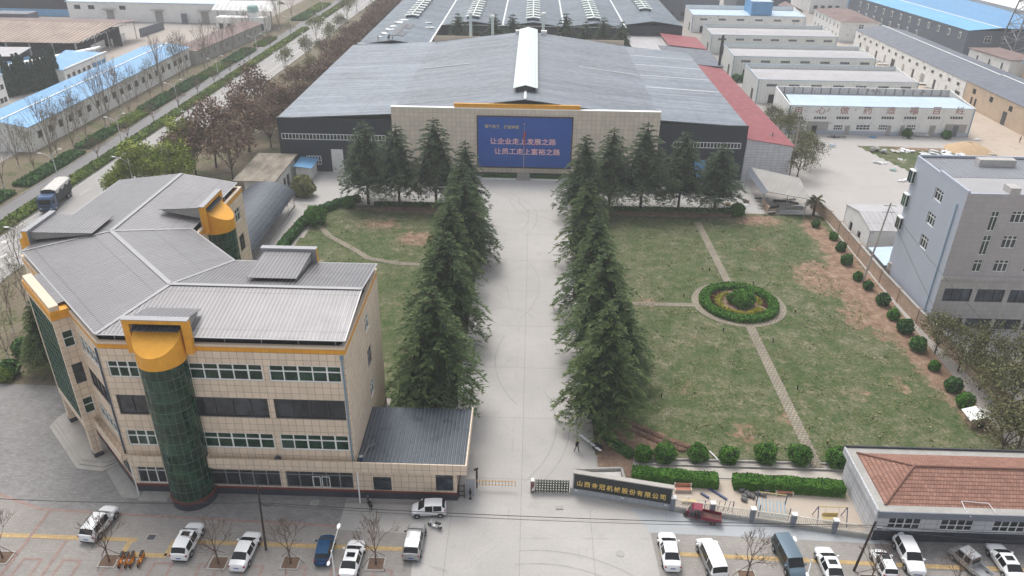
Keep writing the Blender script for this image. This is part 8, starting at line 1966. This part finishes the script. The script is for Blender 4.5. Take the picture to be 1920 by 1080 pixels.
# ---------------------------------------------------------------- lamps, poles and wires
def lamp_twin(name, label, h, arms, group, mat='whitemetal'):
    t = thing(name, label, 'street lamp', (0, 0, 0), group)
    build(MB().tube((0, 0, 0), (0, 0, h), .11, .06, 8), 'pole', M[mat], t)
    for dx, dy, dz, L in arms:
        q = (dx*L, dy*L, h+dz); m = MB(); m.tube((0, 0, h-1.1+max(0, dz)*.5), (dx*L*.5, dy*L*.5, h-.35+dz*.8), .045, n=5); m.tube((dx*L*.5, dy*L*.5, h-.35+dz*.8), q, .04, n=5); a = build(m, 'arm', M[mat], t)
        build(MB().ball((q[0]+dx*.35, q[1]+dy*.35, q[2]), .48 if abs(dx) > .5 else .2, .2 if abs(dx) > .5 else .48, .11, 8), 'lamp_head', M['whitemetal'], a)
    return t
HL = lamp_twin('highway_lamp', 'first highway lamp', 6.8, [(-1, 0, .0, 2.2), (1, 0, 1.0, 1.7)], 'twin headed lamps along the service lane')
for k, (x, y) in enumerate([(-99.2, 151.8), (-98.6, 178.5), (-98.6, 212), (-98.4, 243), (-98.0, 280), (-97.6, 322), (-97, 372)]):
    o = HL if k == 0 else copy_tree(HL); o.location = (x, y, 0); relabel(o, '%s twin headed lamp along the highway median counted from the lorry' % ORD[k], 'twin headed lamps along the service lane')
HR = lamp_twin('verge_lamp', 'verge lamp', 9.5, [(-1, 0, .3, 2.4)], 'single arm lamps on the factory side of the highway')
for k, (px, py) in enumerate([(16, 426), (216, 294), (345, 209), (443, 147), (516, 98), (568, 62), (608, 33)]):
    x, y = g(px, py, 9.8); o = HR if k == 0 else copy_tree(HR); o.location = (x+2.4, y, 0); relabel(o, '%s single arm lamp on the factory side of the highway from the near end' % ORD[k], 'single arm lamps on the factory side of the highway')
def xpole(name, label, x, y, h, mat, arms=2, r=.16, group=None, lean=(0, 0), aw=1.0):
    t = thing(name, label, 'utility pole', (x, y, 0), group); build(MB().tube((x, y, 0), (x+lean[0], y+lean[1], h), r, r*.65, 8), 'pole', M[mat], t)
    for k in range(arms): z = h-.5-k*1.1; build(MB().bar((x-aw+lean[0], y+lean[1], z), (x+aw+lean[0], y+lean[1], z), .1, .1), 'crossarm', M['concrete_wall'], t)
    return t
GU = 'utility poles along the highway'
for k, (x, y, h) in enumerate([(-75, 264, 11), (-74, 302, 11), (-104.5, 261, 13), (-107, 163.8, 12)]): xpole('utility_pole', ('grey utility pole with crossarms beside the russet trees', 'farther grey utility pole with crossarms in the factory belt', 'slim tall pole beside the rusty long shed', 'tall pale pole among the nearest bare trees')[k], x, y, h, 'pole_conc', (3, 3, 0, 0)[k], group=GU, aw=1.5)
xpole('utility_pole', 'concrete utility pole rising beside the garden wall and blue grey office', *g(1618, 528), 14.2, 'pole_conc', 2, .18, lean=(1.2, 0))
xpole('utility_pole', 'dark pole standing before the white block wall of the red roofed shed', *g(1436, 325), 9.5, 'wood', 2, .14)
xpole('utility_pole', 'concrete pole among the shrubby trees beside the red roofed shed', *g(1479, 335), 12.5, 'pole_conc', 2, .2)
xpole('utility_pole', 'pale pole with a red band at the right edge beyond the tiled house', *g(1905, 858), 9, 'pole_conc', 1, .2, lean=(1.0, 0))
bp = g(499, 1031); WP = xpole('wooden_pole', 'straight black wooden pole right of the white saloon', bp[0], bp[1], 8.4, 'wood', 0, .13, lean=(.35, 0))
lp0 = g(1601, 1070); tp_ = (36.0, 57.5, 8.6); LPo = thing('leaning_pole', 'dark wooden pole leaning towards the corner of the tiled house', 'utility pole', (*lp0, 0))
topx, topy = g(1642, 978, 6.8); build(MB().tube((*lp0, 0), (topx, topy, 6.8), .13, .1, 8), 'pole', M['wood'], LPo)
def cable(name, label, a, b, sag, r=.02, n=24, group=None):
    P = []
    for i in range(n+1):
        f = i/n; P.append((a[0]+(b[0]-a[0])*f, a[1]+(b[1]-a[1])*f, a[2]+(b[2]-a[2])*f-sag*4*f*(1-f)))
    return tag(build(MB().path(P, r, 4), name, M['cable'], origin=a), label, 'cable', group)
zt = 6.2; A_ = (*g(-60, 932, zt), zt); B_ = (bp[0]+.3, bp[1], 6.3); C2 = (*g(1642, 985, 6.6), 6.6)
cable('overhead_cable', 'thick black cable crossing the left pavement to the straight wooden pole', A_, B_, .35, .032)
cable('overhead_cable', 'thick black cable spanning the entrance between the two wooden poles', B_, C2, .5, .032, 40)
cable('overhead_cable', 'second thinner cable hanging just below the one across the entrance', (B_[0], B_[1], 6.1), (C2[0], C2[1], 6.4), .75, .022, 40)
cable('overhead_cable', 'upper cable running right from the leaning pole past the tiled house', C2, (*g(1990, 1000, 6.8), 6.8), .3, .03)
cable('overhead_cable', 'lower cable running right from the leaning pole past the tiled house', (C2[0], C2[1], 6.3), (*g(1990, 1018, 6.2), 6.2), .4, .025)
cable('cable_coil', 'loose coil of cable on the straight wooden pole', (B_[0], B_[1], 6.25), (B_[0]+1.3, B_[1], 6.3), .35, .04, 8)
pb = g(1618, 528); cable('overhead_cable', 'upper wire from the garden wall pole down across the blue grey office', (pb[0]+1.2, pb[1], 13.6), (*g(1960, 720, 9), 9), 1.0, .02); cable('overhead_cable', 'lower wire from the garden wall pole down across the blue grey office', (pb[0]+1.2, pb[1], 13.2), (*g(1860, 760, 8), 8), 1.3, .02)
for k in range(3): cable('overhead_cable', '%s thin wire crossing the highway beside the office roof' % ORD[k], (*g(-60, 560+k*22, 9), 9), (*g(560, 178+k*14, 9), 9), .8, .02, 30, 'wires beside the highway')
# near street lamps of the pavement
def near_lamp(name, label, base_px, top_px, h, low_px, hl):
    b = g(*base_px); tp = g(*top_px, h); lw_ = g(*low_px, hl); t = thing(name, label, 'street lamp', (*b, 0), 'white two armed lamps in the pavement')
    jx, jy, jz = b[0]*.3+tp[0]*.7, b[1]*.3+tp[1]*.7, h*.72
    build(MB().tube((*b, 0), (b[0], b[1], h*.74), .09, .06, 8), 'pole', M['whitemetal'], t)
    a = build(MB().tube((b[0], b[1], h*.72), (*tp, h), .05, n=6), 'upper_arm', M['whitemetal'], t); build(MB().ball((*tp, h+.02), .17, .36, .09, 10), 'lamp_head', M['whitemetal'], a)
    a = build(MB().tube((b[0], b[1], h*.7), (*lw_, hl), .04, n=6), 'lower_arm', M['whitemetal'], t); build(MB().ball((*lw_, hl), .16, .32, .08, 10), 'lamp_head', M['whitemetal'], a)
near_lamp('pavement_lamp', 'white two armed street lamp over the small blue car', (633, 1120), (635, 987), 8.2, (616, 1056), 5.2)
near_lamp('pavement_lamp', 'white two armed street lamp between the blue grey van and the white saloon', (1500, 1130), (1491, 1011), 7.6, (1514, 1078), 5.0)
# manholes
for k, (px, py, r, lb) in enumerate([(1163, 1039, .42, 'round manhole cover in the forecourt concrete'), (590, 943, .5, 'round manhole cover in the dark paving by the office wall')]):
    x, y = g(px, py); tag(build(MB().lathe((x, y, .034), [(0, .012), (r*.8, .012), (r*.82, .002), (r*.9, .002), (r*.92, .012), (r, .012), (r, -.01)], 20), 'manhole_cover', M['concrete_wall'], origin=(x, y, 0)), lb, 'manhole cover')
x, y = g(284, 1008); MHx = thing('square_manhole', 'square manhole with dark lid and pale frame between the two white SUVs', 'manhole cover', (x, y, 0)); build(MB().box(x-.5, y-.45, 0, x+.5, y+.45, .05), 'frame', M['stone'], MHx); build(MB().box(x-.38, y-.33, .05, x+.38, y+.33, .06), 'lid', M['darkgrey'], MHx)
# junk in the east yard
SP = thing('sand_pile', 'big heap of yellow sand before the dirt lane', 'sand heap', (109, 182, 0)); m = MB(); cx, cy = g(1815, 282)
v = []; n = 28; prof = [(5.6, 0), (4.6, .5), (3.3, 1.1), (1.8, 1.75), (.7, 2.05), (0, 2.1)]
m.lathe((cx, cy, 0), prof, n); rn = random.Random(3); m.v = [(x+rn.uniform(-.15, .15), y+rn.uniform(-.12, .12), max(0, z+rn.uniform(-.08, .08) if z > .1 else -.02)) for x, y, z in m.v]; build(m, 'sand', M['sand'], SP, smooth=True)
junk = [(1680, 285, 3, 2, .5, 'rubble'), (1700, 284, 4, 2.5, .6, 'foam'), (1640, 283, 2.4, 2, 1.4, 'concrete_wall'), (1655, 287, 2, 2, 1.0, 'steel'), (1740, 290, 5, 2, .6, 'foam'), (1765, 288, 6, 2.4, .6, 'foam'), (1790, 292, 6, 2, .5, 'foam'), (1820, 291, 6, 2, .5, 'foam'), (1850, 289, 4, 2, .4, 'rubble'), (1690, 300, 2, 1.2, .4, 'foam'), (1645, 307, 2.2, 1.4, .8, 'foam'), (1656, 307, 1.8, 1, .4, 'foam'), (1673, 320, 1.6, 1, .7, 'teal'), (1692, 340, 3, 1.6, .5, 'foam'), (1700, 258, 4, 1.6, .5, 'foam'), (1728, 256, 4.5, 2, .8, 'rubble'), (1640, 258, 3, 1, .4, 'blue_paint'), (1570, 258, 4, 1, .4, 'darkgrey'), (1560, 275, 1.6, 1, 1.0, 'pale_blue_roof'), (1545, 273, 1.6, 1, 1.0, 'pale_blue_roof'), (1830, 262, 3, 1.2, .4, 'foam'), (1578, 90, 4, 2.4, .8, 'foam'), (1600, 88, 3, 2, .6, 'rubble'), (1640, 115, 5, 3, .8, 'rubble'), (1655, 122, 4, 3, .6, 'rubble'), (1720, 157, 6, 3, .8, 'rubble'), (1745, 165, 5, 2.4, .5, 'rubble'), (1395, 378, 1.6, 1.2, .7, 'brown_roof'), (1402, 386, 2.2, .6, .3, 'foam'), (1362, 384, 2, 1, .5, 'sand')]
names = {'rubble': 'pale rubble', 'foam': 'white boards and sheeting', 'concrete_wall': 'grey machine parts', 'steel': 'steel frame parts', 'teal': 'pale green crate parts', 'blue_paint': 'blue sheeting', 'darkgrey': 'dark timber', 'pale_blue_roof': 'pale blue drum', 'brown_roof': 'rusty machinery', 'sand': 'yellow sacks'}
for k, (px, py, sx, sy, h_, mt) in enumerate(junk):
    x, y = g(px, py); m = MB(); rn = random.Random(k)
    for q in range(7):
        a = rn.uniform(0, 3.14); L = sx*rn.uniform(.25, .55); cx, cy, cz = x+rn.uniform(-.4, .4)*sx, y+rn.uniform(-.4, .4)*sy, h_*rn.uniform(.15, .6)
        m.bar((cx-L/2*math.cos(a), cy-L/2*math.sin(a), cz+rn.uniform(-.1, .1)), (cx+L/2*math.cos(a), cy+L/2*math.sin(a), cz+rn.uniform(-.1, .2)), sy*rn.uniform(.15, .4), h_*rn.uniform(.1, .35))
    where = 'near the slogan workshop' if 250 < py < 262 else ('on the east yard' if py > 262 and px > 1530 else ('beside the scrap shed' if py > 300 else 'along the gravel lane'))
    tag(build(m, 'debris_heap', M[mt], origin=(x, y, 0)), '%s heap of %s %s, %s' % (('small', 'low', 'wide', 'long')[k % 4], names[mt], where, ORD[k]+' of the heaps counted'), 'debris', 'debris heaps in the yards')
# haze over the whole place
mz = bpy.data.materials.new('pale haze'); mz.use_nodes = True; t_ = mz.node_tree; t_.nodes.clear()
pv = t_.nodes.new('ShaderNodeVolumePrincipled'); pv.inputs['Color'].default_value = (.97, .98, 1.0, 1); pv.inputs['Density'].default_value = HAZE; pv.inputs['Anisotropy'].default_value = .2
om = t_.nodes.new('ShaderNodeOutputMaterial'); t_.links.new(pv.outputs[0], om.inputs['Volume'])
hz = build(MB().box(-1600, -400, -1.2, 1600, 1900, 66), 'haze', mz); tag(hz, 'thin pale spring haze over the whole district', 'haze', kind='stuff')
